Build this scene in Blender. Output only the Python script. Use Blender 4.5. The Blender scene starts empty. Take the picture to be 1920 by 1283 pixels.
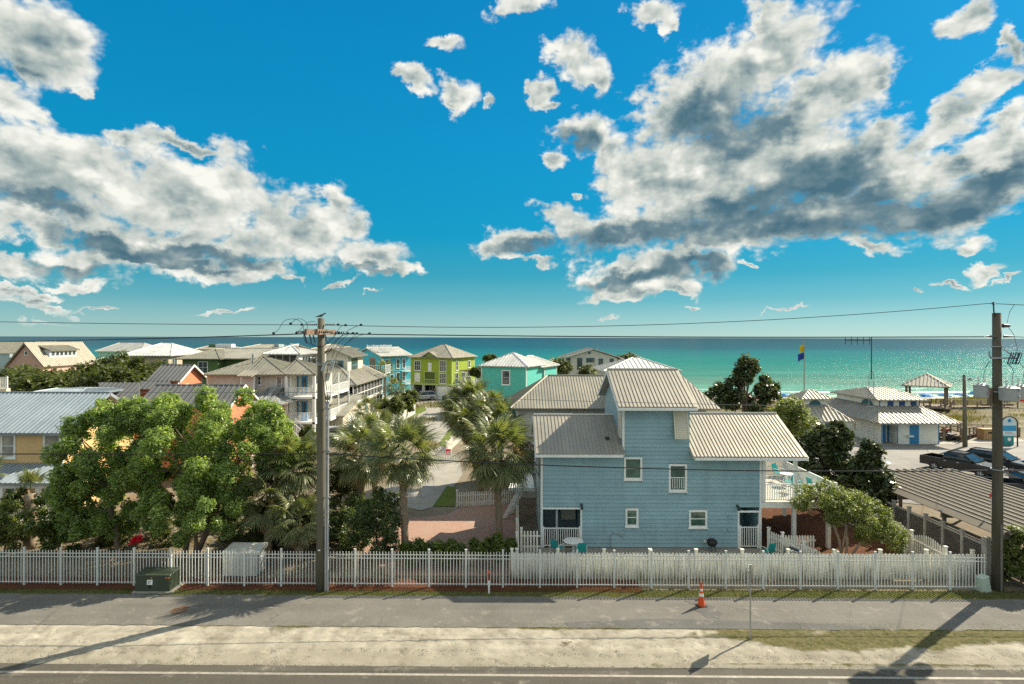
import bpy, math, random
import numpy as np
from mathutils import Vector, Matrix

R = math.radians
FPX = 1067.0      # focal length in pixels of a 1920 px wide picture
HC = 12.0         # camera height over the street
rnd = random.Random(7)

# ------------------------------------------------------------------ camera
SC = bpy.context.scene
cd = bpy.data.cameras.new('camera'); cam = bpy.data.objects.new('camera', cd)
SC.collection.objects.link(cam)
cd.sensor_width = 36.0; cd.lens = 36.0 * FPX / 1920.0
cd.shift_y = -8.75 / 1920.0
cd.clip_start = 0.5; cd.clip_end = 60000
cam.location = (0, 0, HC)
cam.matrix_world = Matrix.Translation((0, 0, HC)) @ Matrix.Rotation(R(90), 4, 'X') @ Matrix.Rotation(R(0.134), 4, 'Z')
SC.camera = cam

# ------------------------------------------------------------------ light
SUN_AZ, SUN_EL = R(54.8), R(38)           # to the right of the view, beyond the houses
sd = bpy.data.lights.new('sun', 'SUN'); sun = bpy.data.objects.new('sun', sd)
SC.collection.objects.link(sun)
sd.energy = 4.8; sd.angle = R(0.53); sd.color = (1.0, 0.88, 0.69)
sdir = Vector((math.sin(SUN_AZ) * math.cos(SUN_EL), math.cos(SUN_AZ) * math.cos(SUN_EL), math.sin(SUN_EL)))
sun.rotation_euler = sdir.to_track_quat('Z', 'Y').to_euler()
sun.location = (60, 40, 60)
SC.view_settings.view_transform = 'Standard'; SC.view_settings.look = 'None'
SC.view_settings.gamma = 1.0; SC.view_settings.use_curve_mapping = False
SC.view_settings.exposure = 0.95

# ------------------------------------------------------------------ node helpers
class NT:
    def __init__(s, nt): s.nt = nt; s.n = nt.nodes; s.l = nt.links
    def new(s, t, **kw):
        n = s.n.new(t)
        for k, v in kw.items(): setattr(n, k, v)
        return n
    def link(s, a, b): s.l.new(a, b)
    def put(s, sock, v):
        if isinstance(v, bpy.types.NodeSocket): s.l.new(v, sock)
        elif v is not None: sock.default_value = v
    def math(s, op, a, b=None, c=None, clamp=False):
        n = s.n.new('ShaderNodeMath'); n.operation = op; n.use_clamp = clamp
        for i, v in enumerate((a, b, c)):
            if v is not None: s.put(n.inputs[i], v)
        return n.outputs[0]
    def vmath(s, op, a, b=None):
        n = s.n.new('ShaderNodeVectorMath'); n.operation = op
        s.put(n.inputs[0], a)
        if b is not None: s.put(n.inputs[1], b)
        return n
    def noise(s, vec, scale, detail=4, rough=0.5, dist=0.0, out='Fac', dim='3D'):
        n = s.n.new('ShaderNodeTexNoise'); n.noise_dimensions = dim
        n.inputs['Scale'].default_value = scale; n.inputs['Detail'].default_value = detail
        n.inputs['Roughness'].default_value = rough; n.inputs['Distortion'].default_value = dist
        if vec is not None: s.l.new(vec, n.inputs['Vector'])
        return n.outputs[out]
    def ramp(s, fac, a, b, ca=0.0, cb=1.0, smooth=False):
        n = s.n.new('ShaderNodeMapRange')
        if smooth: n.interpolation_type = 'SMOOTHSTEP'
        s.put(n.inputs['Value'], fac)
        s.put(n.inputs['From Min'], a); s.put(n.inputs['From Max'], b)
        s.put(n.inputs['To Min'], ca); s.put(n.inputs['To Max'], cb)
        return n.outputs[0]
    def mix(s, fac, a, b, mode='MIX'):
        n = s.n.new('ShaderNodeMix'); n.data_type = 'RGBA'; n.blend_type = mode
        s.put(n.inputs[0], fac)
        s.put(n.inputs[6], (*a, 1) if isinstance(a, tuple) and len(a) == 3 else a)
        s.put(n.inputs[7], (*b, 1) if isinstance(b, tuple) and len(b) == 3 else b)
        return n.outputs[2]
    def sep(s, v):
        n = s.n.new('ShaderNodeSeparateXYZ'); s.l.new(v, n.inputs[0]); return n.outputs
    def comb(s, x, y, z=0.0):
        n = s.n.new('ShaderNodeCombineXYZ')
        for i, v in enumerate((x, y, z)): s.put(n.inputs[i], v)
        return n.outputs[0]
    def mapping(s, vec, loc=(0,0,0), rot=(0,0,0), scale=(1,1,1), typ='POINT'):
        n = s.n.new('ShaderNodeMapping'); n.vector_type = typ; s.l.new(vec, n.inputs['Vector'])
        n.inputs['Location'].default_value = loc
        n.inputs['Rotation'].default_value = rot; n.inputs['Scale'].default_value = scale
        return n.outputs[0]

# ------------------------------------------------------------------ world: sky and clouds
def ang(px, py):
    dx = px - 960; dy = 632.75 + (px-960)*0.00234 - py
    return math.atan2(dx, FPX), math.atan2(dy, math.hypot(FPX, dx))

COVER = [ # cx, cy, rx, ry, rotation (deg, positive = falls to the right)
 (45,55,125,88,10),(118,92,62,62,20),(10,185,80,52,10),(70,205,60,30,25),(150,150,26,18,30),(40,120,70,30,20),
 (20,330,215,95,8),(190,330,190,78,14),(330,375,190,88,16),(430,345,88,66,10),(520,420,150,80,18),(610,440,85,72,20),
 (628,378,42,40,30),(668,430,48,40,30),(705,487,75,32,18),(752,508,58,13,8),(300,462,210,52,8),(160,487,110,34,6),(400,505,150,22,3),(50,420,120,40,5),
 (345,272,92,16,8),(250,262,40,18,5),
 (158,527,74,12,2),(70,566,95,11,4),(40,552,40,16,0),(15,497,40,20,0),(632,532,52,6,-3),(150,576,60,5,0),(520,523,48,8,4),(470,500,60,18,10),
 (838,74,34,20,-8),(792,155,46,22,20),(866,186,40,36,-40),(918,184,22,12,0),(858,214,18,14,0),
 (1072,100,56,42,15),(1112,140,34,38,0),(1000,165,26,20,30),(1022,184,26,10,15),(978,8,52,18,-8),(1222,8,54,24,0),(1238,42,18,20,0),(1018,308,26,17,0),(1066,352,12,7,0),
 (1090,240,60,52,10),(1130,290,50,50,0),(1310,190,165,92,-22),(1440,115,150,72,-24),(1462,30,40,46,-20),(1475,70,60,50,0),(1560,175,130,52,-20),(1635,150,70,18,-18),
 (1215,330,120,70,8),(1330,320,200,105,-4),(1480,310,190,85,-10),(1610,290,130,62,-12),(1680,330,110,60,-20),(1760,240,110,36,-32),(1850,170,100,26,-36),(1800,300,110,40,-25),(1880,230,70,30,-30),
 (1055,412,70,44,12),(955,457,92,26,-10),(1180,435,190,48,-2),(1480,420,300,60,-6),(1800,385,210,58,-10),(1890,310,110,58,-35),(1620,462,70,16,6),(1380,468,160,14,0),
 (1215,505,130,44,-8),(1190,545,130,16,-4),(1260,548,60,12,0),(1300,500,90,26,12),(1820,452,60,16,4),(1300,571,26,6,0),(1838,506,50,13,-4),(1758,526,46,6,-4),(1870,520,50,5,-6),(1800,36,62,36,-34),(1905,88,30,46,-40),(1416,510,12,5,0),(1690,540,13,4,0),(990,488,50,9,5),
 (1560,355,90,34,-8),(1400,412,130,34,-4),(1320,428,90,26,-4),(1480,235,110,60,-16),(1255,400,70,40,0),(1640,240,70,36,-20),(1370,385,130,46,-6),(1300,370,80,40,0),
 (140,412,80,34,4),(330,442,80,30,8),(440,452,60,34,8),(230,480,90,20,4),
 (700,548,26,4,0),(420,596,60,4,0),(90,600,70,4,0),(1130,596,30,4,0),(1470,575,36,4,-3),(60,540,60,10,0),
 # beyond the frame
 (-250,200,220,120,10),(-450,420,260,80,5),(2150,200,200,110,-30),(2250,400,220,60,-8),(700,-260,260,90,10),(1500,-220,220,120,-20),
]
DARK = [
 (1330,225,120,48,-6),(1400,250,90,30,-10),(1450,375,190,42,-12),(1530,335,120,50,-20),(1200,442,200,26,-2),(1380,432,220,34,-4),(1700,400,240,36,-8),(1870,352,110,36,-16),(1620,380,150,30,-10),
 (1300,512,80,24,0),(1180,525,90,14,-4),(990,462,70,14,-10),(1130,450,60,18,0),
 (385,476,115,14,6),(230,462,150,16,10),(40,375,120,20,8),(140,500,100,12,6),(690,510,70,7,6),(330,492,110,9,3),(1070,262,40,24,0),
]
def build_world():
    w = bpy.data.worlds.new('World'); SC.world = w; w.use_nodes = True
    N = NT(w.node_tree); N.n.clear()
    out = N.new('ShaderNodeOutputWorld')
    STR = 0.13; SKYK = 0.66
    sky = N.new('ShaderNodeTexSky'); sky.sky_type = 'NISHITA'; sky.sun_disc = False
    sky.sun_elevation = SUN_EL; sky.sun_rotation = SUN_AZ
    sky.altitude = 10; sky.air_density = 1.0; sky.dust_density = 0.6; sky.ozone_density = 1.6
    tc = N.new('ShaderNodeTexCoord')
    x, y, z = N.sep(tc.outputs['Generated'])
    az = N.math('ARCTAN2', x, y)
    el = N.math('ARCSINE', z)
    # graded like the photograph: deep cyan blue overhead, pale green blue at the horizon
    hs = N.new('ShaderNodeHueSaturation'); hs.inputs['Saturation'].default_value = 1.0
    N.link(sky.outputs[0], hs.inputs['Color'])
    bw = N.new('ShaderNodeRGBToBW'); N.link(sky.outputs[0], bw.inputs[0])
    lum = N.math('MULTIPLY', bw.outputs[0], STR)
    cr = N.new('ShaderNodeValToRGB'); N.put(cr.inputs[0], N.ramp(el, 0.0, 0.62))
    e = cr.color_ramp.elements
    e[0].position = 0.0; e[0].color = (0.35, 0.52, 0.48, 1)
    e[1].position = 1.0; e[1].color = (0.0, 0.235, 0.55, 1)
    for p, c in ((0.10, (0.10, 0.355, 0.42)), (0.17, (0.028, 0.30, 0.42)), (0.28, (0.0, 0.285, 0.49)), (0.5, (0.0, 0.28, 0.555))):
        q = e.new(p); q.color = (*c, 1)
    # keep the brightness pattern of the physical sky, eased
    lf = N.ramp(N.math('POWER', N.math('MULTIPLY', lum, 1.6), 0.45), 0, 2.0, 0.35, 1.5)
    grade = N.mix(1.0, cr.outputs[0], N.comb(lf, lf, lf), 'MULTIPLY')
    base = N.mix(0.985, N.mix(1.0, hs.outputs[0], (STR*1.3, STR*1.3, STR*1.3), 'MULTIPLY'), grade)
    # ---- clouds
    az0, el0, base0 = az, el, base
    def in_group(name, fn):
        """each slice lives in a node group of its own"""
        g = bpy.data.node_groups.new(name, 'ShaderNodeTree')
        for nm, t in (('az', 'NodeSocketFloat'), ('el', 'NodeSocketFloat'), ('base', 'NodeSocketColor')):
            g.interface.new_socket(nm, in_out='INPUT', socket_type=t)
        g.interface.new_socket('sky', in_out='OUTPUT', socket_type='NodeSocketShader')
        G = NT(g); gi = G.new('NodeGroupInput'); go = G.new('NodeGroupOutput')
        G.link(fn(G, gi.outputs['az'], gi.outputs['el'], gi.outputs['base']), go.inputs[0])
        n = N.new('ShaderNodeGroup'); n.node_tree = g
        N.link(az0, n.inputs['az']); N.link(el0, n.inputs['el']); N.link(base0, n.inputs['base'])
        return n.outputs[0]
    def n2(N, vec, scale, detail, rough, out='Fac'):
        return N.noise(vec, scale, detail, rough, out=out, dim='2D')
    def finish(N, colour):
        b = N.new('ShaderNodeBackground'); b.inputs['Strength'].default_value = STR*SKYK
        N.link(N.mix(1.0, colour, (1/STR, 1/STR, 1/STR), 'MULTIPLY'), b.inputs['Color'])
        return b.outputs[0]
    def cloud_ramp(N, lit):
        cc = N.new('ShaderNodeValToRGB'); N.put(cc.inputs[0], lit)
        ce = cc.color_ramp.elements
        ce[0].position = 0.12; ce[0].color = (0.045, 0.118, 0.165, 1)
        ce[1].position = 1.0; ce[1].color = (0.75, 0.75, 0.69, 1)
        for p, c in ((0.38, (0.125, 0.20, 0.235)), (0.60, (0.31, 0.37, 0.36)), (0.8, (0.54, 0.565, 0.52))):
            q = ce.new(p); q.color = (*c, 1)
        return cc.outputs[0]
    def tile_nodes(N, az, el, base, a0, a1):
        """the clouds of one slice of the sky (azimuths a0..a1)"""
        P1 = N.comb(az, el, 1.0)
        Pn = N.comb(az, N.math('MULTIPLY', el, 1.35), 0.0)
        w1 = n2(N, Pn, 6.0, 3, 0.6, 'Color')
        w1 = N.vmath('SUBTRACT', w1, (0.5, 0.5, 0.5)).outputs[0]
        w1 = N.vmath('MULTIPLY', w1, (0.10, 0.075, 0)).outputs[0]
        w2 = N.vmath('SUBTRACT', n2(N, Pn, 26.0, 4, 0.65, 'Color'), (0.5, 0.5, 0.5)).outputs[0]
        w2 = N.vmath('MULTIPLY', w2, (0.050, 0.034, 0)).outputs[0]
        Pw = N.vmath('ADD', N.vmath('ADD', P1, w1).outputs[0], w2).outputs[0]
        def field(lst, k, pad):
            acc = None
            for cx, cy, rx, ry, ro in lst:
                a, e_ = ang(cx, cy); ca = math.cos(a)
                sx = rx*ca*ca/FPX; sy = ry*ca/FPX
                if a + 1.6*max(sx, sy) + pad < a0 or a - 1.6*max(sx, sy) - pad > a1: continue
                src = Pw
                if acc is not None:      # keeps the nodes in sequence (short shader stack)
                    vm = N.new('ShaderNodeVectorMath'); vm.operation = 'MULTIPLY_ADD'
                    N.link(acc, vm.inputs[0]); vm.inputs[1].default_value = (1e-7, 1e-7, 0); N.link(Pw, vm.inputs[2])
                    src = vm.outputs[0]
                c, s_ = math.cos(R(-ro)), math.sin(R(-ro))
                d1 = N.vmath('DOT_PRODUCT', src, (c/sx, s_/sx, -(c*a + s_*e_)/sx)).outputs['Value']
                d2 = N.vmath('DOT_PRODUCT', src, (-s_/sy, c/sy, -(-s_*a + c*e_)/sy)).outputs['Value']
                ln = N.math('SQRT', N.math('MULTIPLY_ADD', d1, d1, N.math('MULTIPLY', d2, d2)))
                acc = ln if acc is None else N.math('SMOOTH_MIN', acc, ln, k)
            return acc if acc is not None else 9.0
        cov = field(COVER, 0.34, 0.03)
        dk = field(DARK, 0.55, 0.03)
        fb = n2(N, Pn, 13.0, 8, 0.60)
        vo = N.new('ShaderNodeTexVoronoi'); vo.voronoi_dimensions = '2D'; vo.feature = 'SMOOTH_F1'
        vo.inputs['Scale'].default_value = 30; vo.inputs['Detail'].default_value = 2.0
        vo.inputs['Roughness'].default_value = 0.6; vo.inputs['Smoothness'].default_value = 0.35
        N.link(N.vmath('ADD', Pn, N.vmath('MULTIPLY', w1, (0.6, 0.6, 0)).outputs[0]).outputs[0], vo.inputs['Vector'])
        puff = N.math('SUBTRACT', 0.45, vo.outputs['Distance'])
        if a1 > 0.3:
            streak = n2(N, N.mapping(Pn, rot=(0, 0, R(28)), scale=(9, 36, 1)), 1.0, 5, 0.6)
            right = N.ramp(az, 0.30, 0.62, 0.0, 0.55)
            fbm = N.math('ADD', N.math('MULTIPLY', fb, N.math('SUBTRACT', 1.0, right)), N.math('MULTIPLY', streak, right))
        else: fbm = fb
        dens = N.math('ADD', N.math('SUBTRACT', 1.11, cov), N.math('MULTIPLY', N.math('SUBTRACT', fbm, 0.5), 1.45))
        dens = N.math('ADD', dens, N.math('MULTIPLY', N.math('SUBTRACT', n2(N, Pn, 42.0, 5, 0.62), 0.5), 0.34))
        dens = N.math('ADD', dens, N.math('MULTIPLY', puff, 0.28))
        alpha = N.ramp(dens, -0.06, 0.46, 0.0, 1.0, True)
        alpha = N.math('MULTIPLY', alpha, N.ramp(el, 0.01, 0.04))
        alpha = N.math('MULTIPLY', alpha, N.ramp(N.math('ABSOLUTE', az), 0.85, 1.05, 1, 0, True))
        # relief: density falls towards the sun -> lit side
        P2 = N.vmath('ADD', Pn, (0.014, 0.020, 0)).outputs[0]
        rel = N.math('SUBTRACT', n2(N, Pn, 13.0, 3, 0.5), n2(N, P2, 13.0, 3, 0.5))
        mid = n2(N, Pn, 7.0, 5, 0.55)
        dkd = N.math('SUBTRACT', 1.42, N.math('ADD', dk, N.math('MULTIPLY', N.math('SUBTRACT', mid, 0.5), -0.8)))
        dkd = N.ramp(dkd, 0.0, 1.0, 0, 1, True)
        thick = N.ramp(dens, 0.15, 1.1, 0, 1, True)
        lit = N.math('MULTIPLY_ADD', thick, -0.27, 0.98)
        lit = N.math('MULTIPLY_ADD', dkd, -0.46, lit)
        lit = N.math('MULTIPLY_ADD', rel, N.ramp(thick, 0, 1, 0.3, 1.5), lit)
        lit = N.math('MULTIPLY_ADD', puff, 0.24, lit)
        lit = N.math('MULTIPLY_ADD', N.math('SUBTRACT', mid, 0.5), 0.42, lit)
        lit = N.math('MINIMUM', N.math('MAXIMUM', lit, 0.16), 1.0)
        return finish(N, N.mix(alpha, base, cloud_ramp(N, lit)))
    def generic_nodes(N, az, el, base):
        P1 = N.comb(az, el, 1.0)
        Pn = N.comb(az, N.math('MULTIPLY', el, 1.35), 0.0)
        # broken cloud away from the view: carries the sky on, thickened as fill light
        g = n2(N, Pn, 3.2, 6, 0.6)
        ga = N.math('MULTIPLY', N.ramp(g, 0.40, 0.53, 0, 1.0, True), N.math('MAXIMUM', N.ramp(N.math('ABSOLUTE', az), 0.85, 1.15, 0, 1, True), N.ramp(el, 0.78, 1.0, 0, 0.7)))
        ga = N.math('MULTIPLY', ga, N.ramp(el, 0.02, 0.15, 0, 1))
        # unseen clouds made brighter and warmer to lift the fill on shaded walls
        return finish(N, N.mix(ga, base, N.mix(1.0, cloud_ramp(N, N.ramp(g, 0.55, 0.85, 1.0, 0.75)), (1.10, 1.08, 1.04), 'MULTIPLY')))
    def tile(a0, a1): return in_group('cloud_slice', lambda G, a, e, b: tile_nodes(G, a, e, b, a0, a1))
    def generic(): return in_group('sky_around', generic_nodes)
    def mixsh(f, a, b):
        m = N.new('ShaderNodeMixShader'); N.link(f, m.inputs[0]); N.link(a, m.inputs[1]); N.link(b, m.inputs[2]); return m.outputs[0]
    edges = [-1.06, -0.60, -0.42, -0.2, 0.08, 0.26, 0.42, 0.56, 1.06]
    cur = tile(edges[-2], edges[-1])
    for k in range(len(edges) - 3, -1, -1):
        cur = mixsh(N.math('GREATER_THAN', az, edges[k+1]), tile(edges[k], edges[k+1]), cur)
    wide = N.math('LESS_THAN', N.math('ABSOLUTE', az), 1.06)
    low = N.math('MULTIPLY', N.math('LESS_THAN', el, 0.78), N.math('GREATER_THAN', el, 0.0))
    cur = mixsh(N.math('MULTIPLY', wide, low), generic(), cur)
    N.link(cur, out.inputs[0])
    w.cycles.sampling_method = 'MANUAL'; w.cycles.sample_map_resolution = 256
build_world()
SC.cycles.max_bounces = 6; SC.cycles.use_denoising = False; SC.cycles.use_adaptive_sampling = False; SC.cycles.diffuse_bounces = 3; SC.cycles.glossy_bounces = 3
SC.cycles.transmission_bounces = 4; SC.cycles.transparent_max_bounces = 6
SC.cycles.sample_clamp_indirect = 6; SC.cycles.sample_clamp_direct = 5; SC.cycles.caustics_reflective = False; SC.cycles.caustics_refractive = False
# ------------------------------------------------------------------ pixel -> place (the photograph's view)
def hor(px): return 632.75 + (px - 960) * 0.00234
def X(px, Y): return (px - 960) * Y / FPX
def Z(py, Y, px=960): return HC - (py - hor(px)) * Y / FPX
def at(px, py, Y): return (X(px, Y), Y, Z(py, Y, px))
def gnd(px, py, z=0.0):
    Y = (HC - z) * FPX / (py - hor(px)); return (X(px, Y), Y, z)

# ------------------------------------------------------------------ mesh builder
class MB:
    def __init__(s): s.v = []; s.f = []
    def add(s, vs, fs):
        o = len(s.v); s.v += [tuple(p) for p in vs]; s.f += [tuple(i + o for i in f) for f in fs]
        return s
    def hexa(s, p):  # 0-3 bottom ring, 4-7 top ring
        return s.add(p, [(3,2,1,0),(4,5,6,7),(0,1,5,4),(1,2,6,5),(2,3,7,6),(3,0,4,7)])
    def box(s, x0, x1, y0, y1, z0, z1):
        return s.hexa([(x0,y0,z0),(x1,y0,z0),(x1,y1,z0),(x0,y1,z0),(x0,y0,z1),(x1,y0,z1),(x1,y1,z1),(x0,y1,z1)])
    def cyl(s, p0, p1, r0, r1=None, n=10, cap=True):
        r1 = r0 if r1 is None else r1
        p0 = Vector(p0); p1 = Vector(p1); d = (p1 - p0).normalized()
        a = d.cross(Vector((0,0,1)) if abs(d.z) < .9 else Vector((1,0,0))).normalized(); b = d.cross(a)
        vs = []
        for p, r in ((p0, r0), (p1, r1)):
            for i in range(n):
                t = 2*math.pi*i/n; vs.append(p + (a*math.cos(t) + b*math.sin(t))*r)
        fs = [(i, i+n, (i+1)%n+n, (i+1)%n) for i in range(n)]
        if cap: fs += [tuple(range(n)), tuple(range(2*n-1, n-1, -1))]
        return s.add(vs, fs)
    def tube(s, pts, r, n=6, r1=None):
        pts = [Vector(p) for p in pts]; m = len(pts); vs = []; fs = []
        r1 = r if r1 is None else r1
        for k, p in enumerate(pts):
            d = (pts[min(k+1, m-1)] - pts[max(k-1, 0)]).normalized()
            a = d.cross(Vector((0,0,1)) if abs(d.z) < .95 else Vector((1,0,0))).normalized(); b = d.cross(a)
            q = r + (r1 - r)*k/(m-1)
            for i in range(n):
                t = 2*math.pi*i/n; vs.append(p + (a*math.cos(t) + b*math.sin(t))*q)
        for k in range(m-1):
            for i in range(n):
                j = (i+1) % n; fs.append((k*n+i, (k+1)*n+i, (k+1)*n+j, k*n+j))
        fs += [tuple(range(n)), tuple(range(m*n-1, m*n-n-1, -1))]
        return s.add(vs, fs)
    def lathe(s, c, prof, n=16, sx=1.0, sy=1.0):
        vs = []; fs = []; m = len(prof)
        for r, z in prof:
            for i in range(n):
                t = 2*math.pi*i/n; vs.append((c[0]+r*sx*math.cos(t), c[1]+r*sy*math.sin(t), c[2]+z))
        for k in range(m-1):
            for i in range(n):
                j = (i+1) % n; fs.append((k*n+i, k*n+j, (k+1)*n+j, (k+1)*n+i))
        fs += [tuple(range(n-1, -1, -1)), tuple(range((m-1)*n, m*n))]
        return s.add(vs, fs)
    def prism(s, poly, vec):  # 3d polygon extruded by vec
        n = len(poly); v = Vector(vec)
        vs = [Vector(p) for p in poly] + [Vector(p) + v for p in poly]
        return s.add(vs, [tuple(range(n-1,-1,-1)), tuple(range(n, 2*n))] + [(i, (i+1)%n, (i+1)%n+n, i+n) for i in range(n)])
    def loft(s, rings, closed=True):
        n = len(rings[0]); vs = [p for r in rings for p in r]; fs = []
        for k in range(len(rings)-1):
            for i in range(n):
                j = (i+1) % n; fs.append((k*n+i, k*n+j, (k+1)*n+j, (k+1)*n+i))
        fs += [tuple(range(n-1,-1,-1)), tuple(range((len(rings)-1)*n, len(rings)*n))]
        return s.add(vs, fs)

LOCAL = set(); ORG = {}
COL = SC.collection
def thing(name, label, cat, loc=(0,0,0), rz=0.0, group=None, local=False):
    o = bpy.data.objects.new(name, None); COL.objects.link(o)
    o.location = loc; o.rotation_euler = (0, 0, rz); o.empty_display_size = 0.3
    o['label'] = label; o['category'] = cat
    if group: o['group'] = group
    ORG[o.name] = (Vector(loc), rz, local)
    return o
def root_of(o):
    while o.parent is not None: o = o.parent
    return o
def mesh(name, mb, mats, smooth=False, mi=None):
    m = bpy.data.meshes.new(name); m.from_pydata(mb.v, [], mb.f)
    for t in (mats if isinstance(mats, (list, tuple)) else [mats]): m.materials.append(t)
    if mi is not None: m.polygons.foreach_set('material_index', mi)
    if smooth: m.polygons.foreach_set('use_smooth', [True]*len(m.polygons))
    m.update()
    bm_fix(m)
    return m
def bm_fix(m):
    import bmesh
    b = bmesh.new(); b.from_mesh(m); bmesh.ops.recalc_face_normals(b, faces=b.faces); b.to_mesh(m); b.free()
def part(T, name, mb, mat, parent=None, label=None, kind=None, smooth=False):
    loc, rz, local = ORG[root_of(T).name]
    if not local and mb.v:
        c, s_ = math.cos(-rz), math.sin(-rz)
        mb.v = [((p[0]-loc[0])*c - (p[1]-loc[1])*s_, (p[0]-loc[0])*s_ + (p[1]-loc[1])*c, p[2]-loc[2]) for p in mb.v]
    o = bpy.data.objects.new(name, mesh(name, mb, mat, smooth)); COL.objects.link(o)
    o.parent = parent or T
    if label: o['label'] = label
    if kind: o['kind'] = kind
    return o
def inst(T, name, me, loc, rot=(0,0,0), scale=(1,1,1), parent=None):
    """one more object on shared mesh data; loc in world unless T is local"""
    l0, rz, local = ORG[root_of(T).name]
    o = bpy.data.objects.new(name, me); COL.objects.link(o); o.parent = parent or T
    if not local: loc = (loc[0]-l0[0], loc[1]-l0[1], loc[2]-l0[2])
    o.location = loc; o.rotation_euler = rot; o.scale = scale
    return o
def single(name, mb, mat, label=None, cat=None, group=None, kind=None, smooth=False):
    o = bpy.data.objects.new(name, mesh(name, mb, mat, smooth)); COL.objects.link(o)
    if label: o['label'] = label
    if cat: o['category'] = cat
    if group: o['group'] = group
    if kind: o['kind'] = kind
    return o
def copy_tree(o, parent=None):
    c = o.copy(); COL.objects.link(c); c.parent = parent
    for ch in list(o.children): copy_tree(ch, c)
    return c

# ------------------------------------------------------------------ materials
MATS = {}
def newmat(name):
    m = bpy.data.materials.new(name); m.use_nodes = True
    N = NT(m.node_tree); return m, N, N.n['Principled BSDF']
def bumpn(N, h, strength, dist):
    b = N.new('ShaderNodeBump'); b.inputs['Strength'].default_value = strength; b.inputs['Distance'].default_value = dist
    N.link(h, b.inputs['Height']); return b.outputs[0]
def pbr(name, col, rough=.6, metal=0.0, var=.10, vs=2.0, bump=.15, bs=25, spec=0.4, stain=0.0, stretch=(1,1,1)):
    if name in MATS: return MATS[name]
    m, N, b = newmat(name); MATS[name] = m
    pos = N.new('ShaderNodeNewGeometry').outputs['Position']
    mp = N.mapping(pos, scale=stretch)
    n1 = N.noise(mp, vs, 5, .6)
    f = N.math('ADD', N.ramp(n1, .3, .7, 1-var, 1+var), N.ramp(N.new('ShaderNodeObjectInfo').outputs['Random'], 0, 1, -.055, .055))
    c = N.mix(1.0, tuple(col), N.comb(f, f, f), 'MULTIPLY')
    if stain:
        n3 = N.noise(N.mapping(pos, scale=(1.5, 1.5, .35)), 1.3, 6, .65)
        c = N.mix(N.ramp(n3, .52, .75, 0, stain), c, (col[0]*.45, col[1]*.43, col[2]*.38))
    N.link(c, b.inputs['Base Color'])
    b.inputs['Roughness'].default_value = rough; b.inputs['Metallic'].default_value = metal
    b.inputs['Specular IOR Level'].default_value = spec
    if bump: N.link(bumpn(N, N.noise(mp, bs, 3, .6), bump, .01), b.inputs['Normal'])
    return m
def siding(name, col, sp=.2, vertical=False, stain=.25):
    if name in MATS: return MATS[name]
    m, N, b = newmat(name); MATS[name] = m
    pos = N.new('ShaderNodeNewGeometry').outputs['Position']
    x, y, z = N.sep(pos)
    u = N.math('DIVIDE', z if not vertical else N.math('ADD', x, y), sp)
    fr = N.math('FRACT', u)
    row = N.math('FLOOR', u)
    wn = N.new('ShaderNodeTexWhiteNoise'); wn.noise_dimensions = '1D'; N.link(row, wn.inputs['W'])
    f = N.math('ADD', N.ramp(N.noise(pos, .8, 5, .6), .3, .7, .90, 1.08), N.math('MULTIPLY', wn.outputs['Value'], .05))
    c = N.mix(1.0, tuple(col), N.comb(f, f, f), 'MULTIPLY')
    n3 = N.noise(N.mapping(pos, scale=(2, 2, .3)), 1.0, 6, .65)
    c = N.mix(N.ramp(n3, .55, .8, 0, stain), c, (col[0]*.6, col[1]*.6, col[2]*.55))
    N.link(c, b.inputs['Base Color']); b.inputs['Roughness'].default_value = .55
    h = N.math('SUBTRACT', 1.0, fr)
    N.link(bumpn(N, h, .35, .02), b.inputs['Normal'])
    return m
def roofmat(name, col, rough=.60, metal=.6):
    if name in MATS: return MATS[name]
    m, N, b = newmat(name); MATS[name] = m
    pos = N.new('ShaderNodeNewGeometry').outputs['Position']
    n1 = N.noise(pos, .5, 6, .65); n2 = N.noise(N.mapping(pos, scale=(1, .25, .25)), 5.0, 4, .6)
    f = N.math('ADD', N.ramp(n1, .3, .7, .86, 1.06), N.ramp(n2, .3, .7, -.05, .05))
    oi = N.new('ShaderNodeObjectInfo').outputs['Random']
    f = N.math('ADD', f, N.ramp(oi, 0, 1, -.05, .05))
    c = N.mix(1.0, tuple(col), N.comb(f, f, f), 'MULTIPLY')
    n4 = N.noise(pos, 9.0, 4, .7)
    c = N.mix(N.ramp(n4, .62, .72, 0, .35), c, (col[0]*.5, col[1]*.47, col[2]*.42))
    N.link(c, b.inputs['Base Color']); b.inputs['Metallic'].default_value = metal
    N.put(b.inputs['Roughness'], N.ramp(n1, .3, .7, rough-.06, rough+.14))
    N.link(bumpn(N, N.noise(pos, 3, 3, .5), .12, .03), b.inputs['Normal'])
    return m
def glassmat(name, col=(.035,.055,.06), rough=.06):
    if name in MATS: return MATS[name]
    m, N, b = newmat(name); MATS[name] = m
    pos = N.new('ShaderNodeNewGeometry').outputs['Position']
    n = N.noise(pos, 1.2, 3, .5)
    N.link(N.mix(N.ramp(n, .4, .65), tuple(col), (col[0]*2.2, col[1]*2.0, col[2]*1.8)), b.inputs['Base Color'])
    b.inputs['Roughness'].default_value = rough; b.inputs['Specular IOR Level'].default_value = .8
    N.link(bumpn(N, N.noise(pos, .9, 2, .5), .08, .05), b.inputs['Normal'])
    return m
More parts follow.
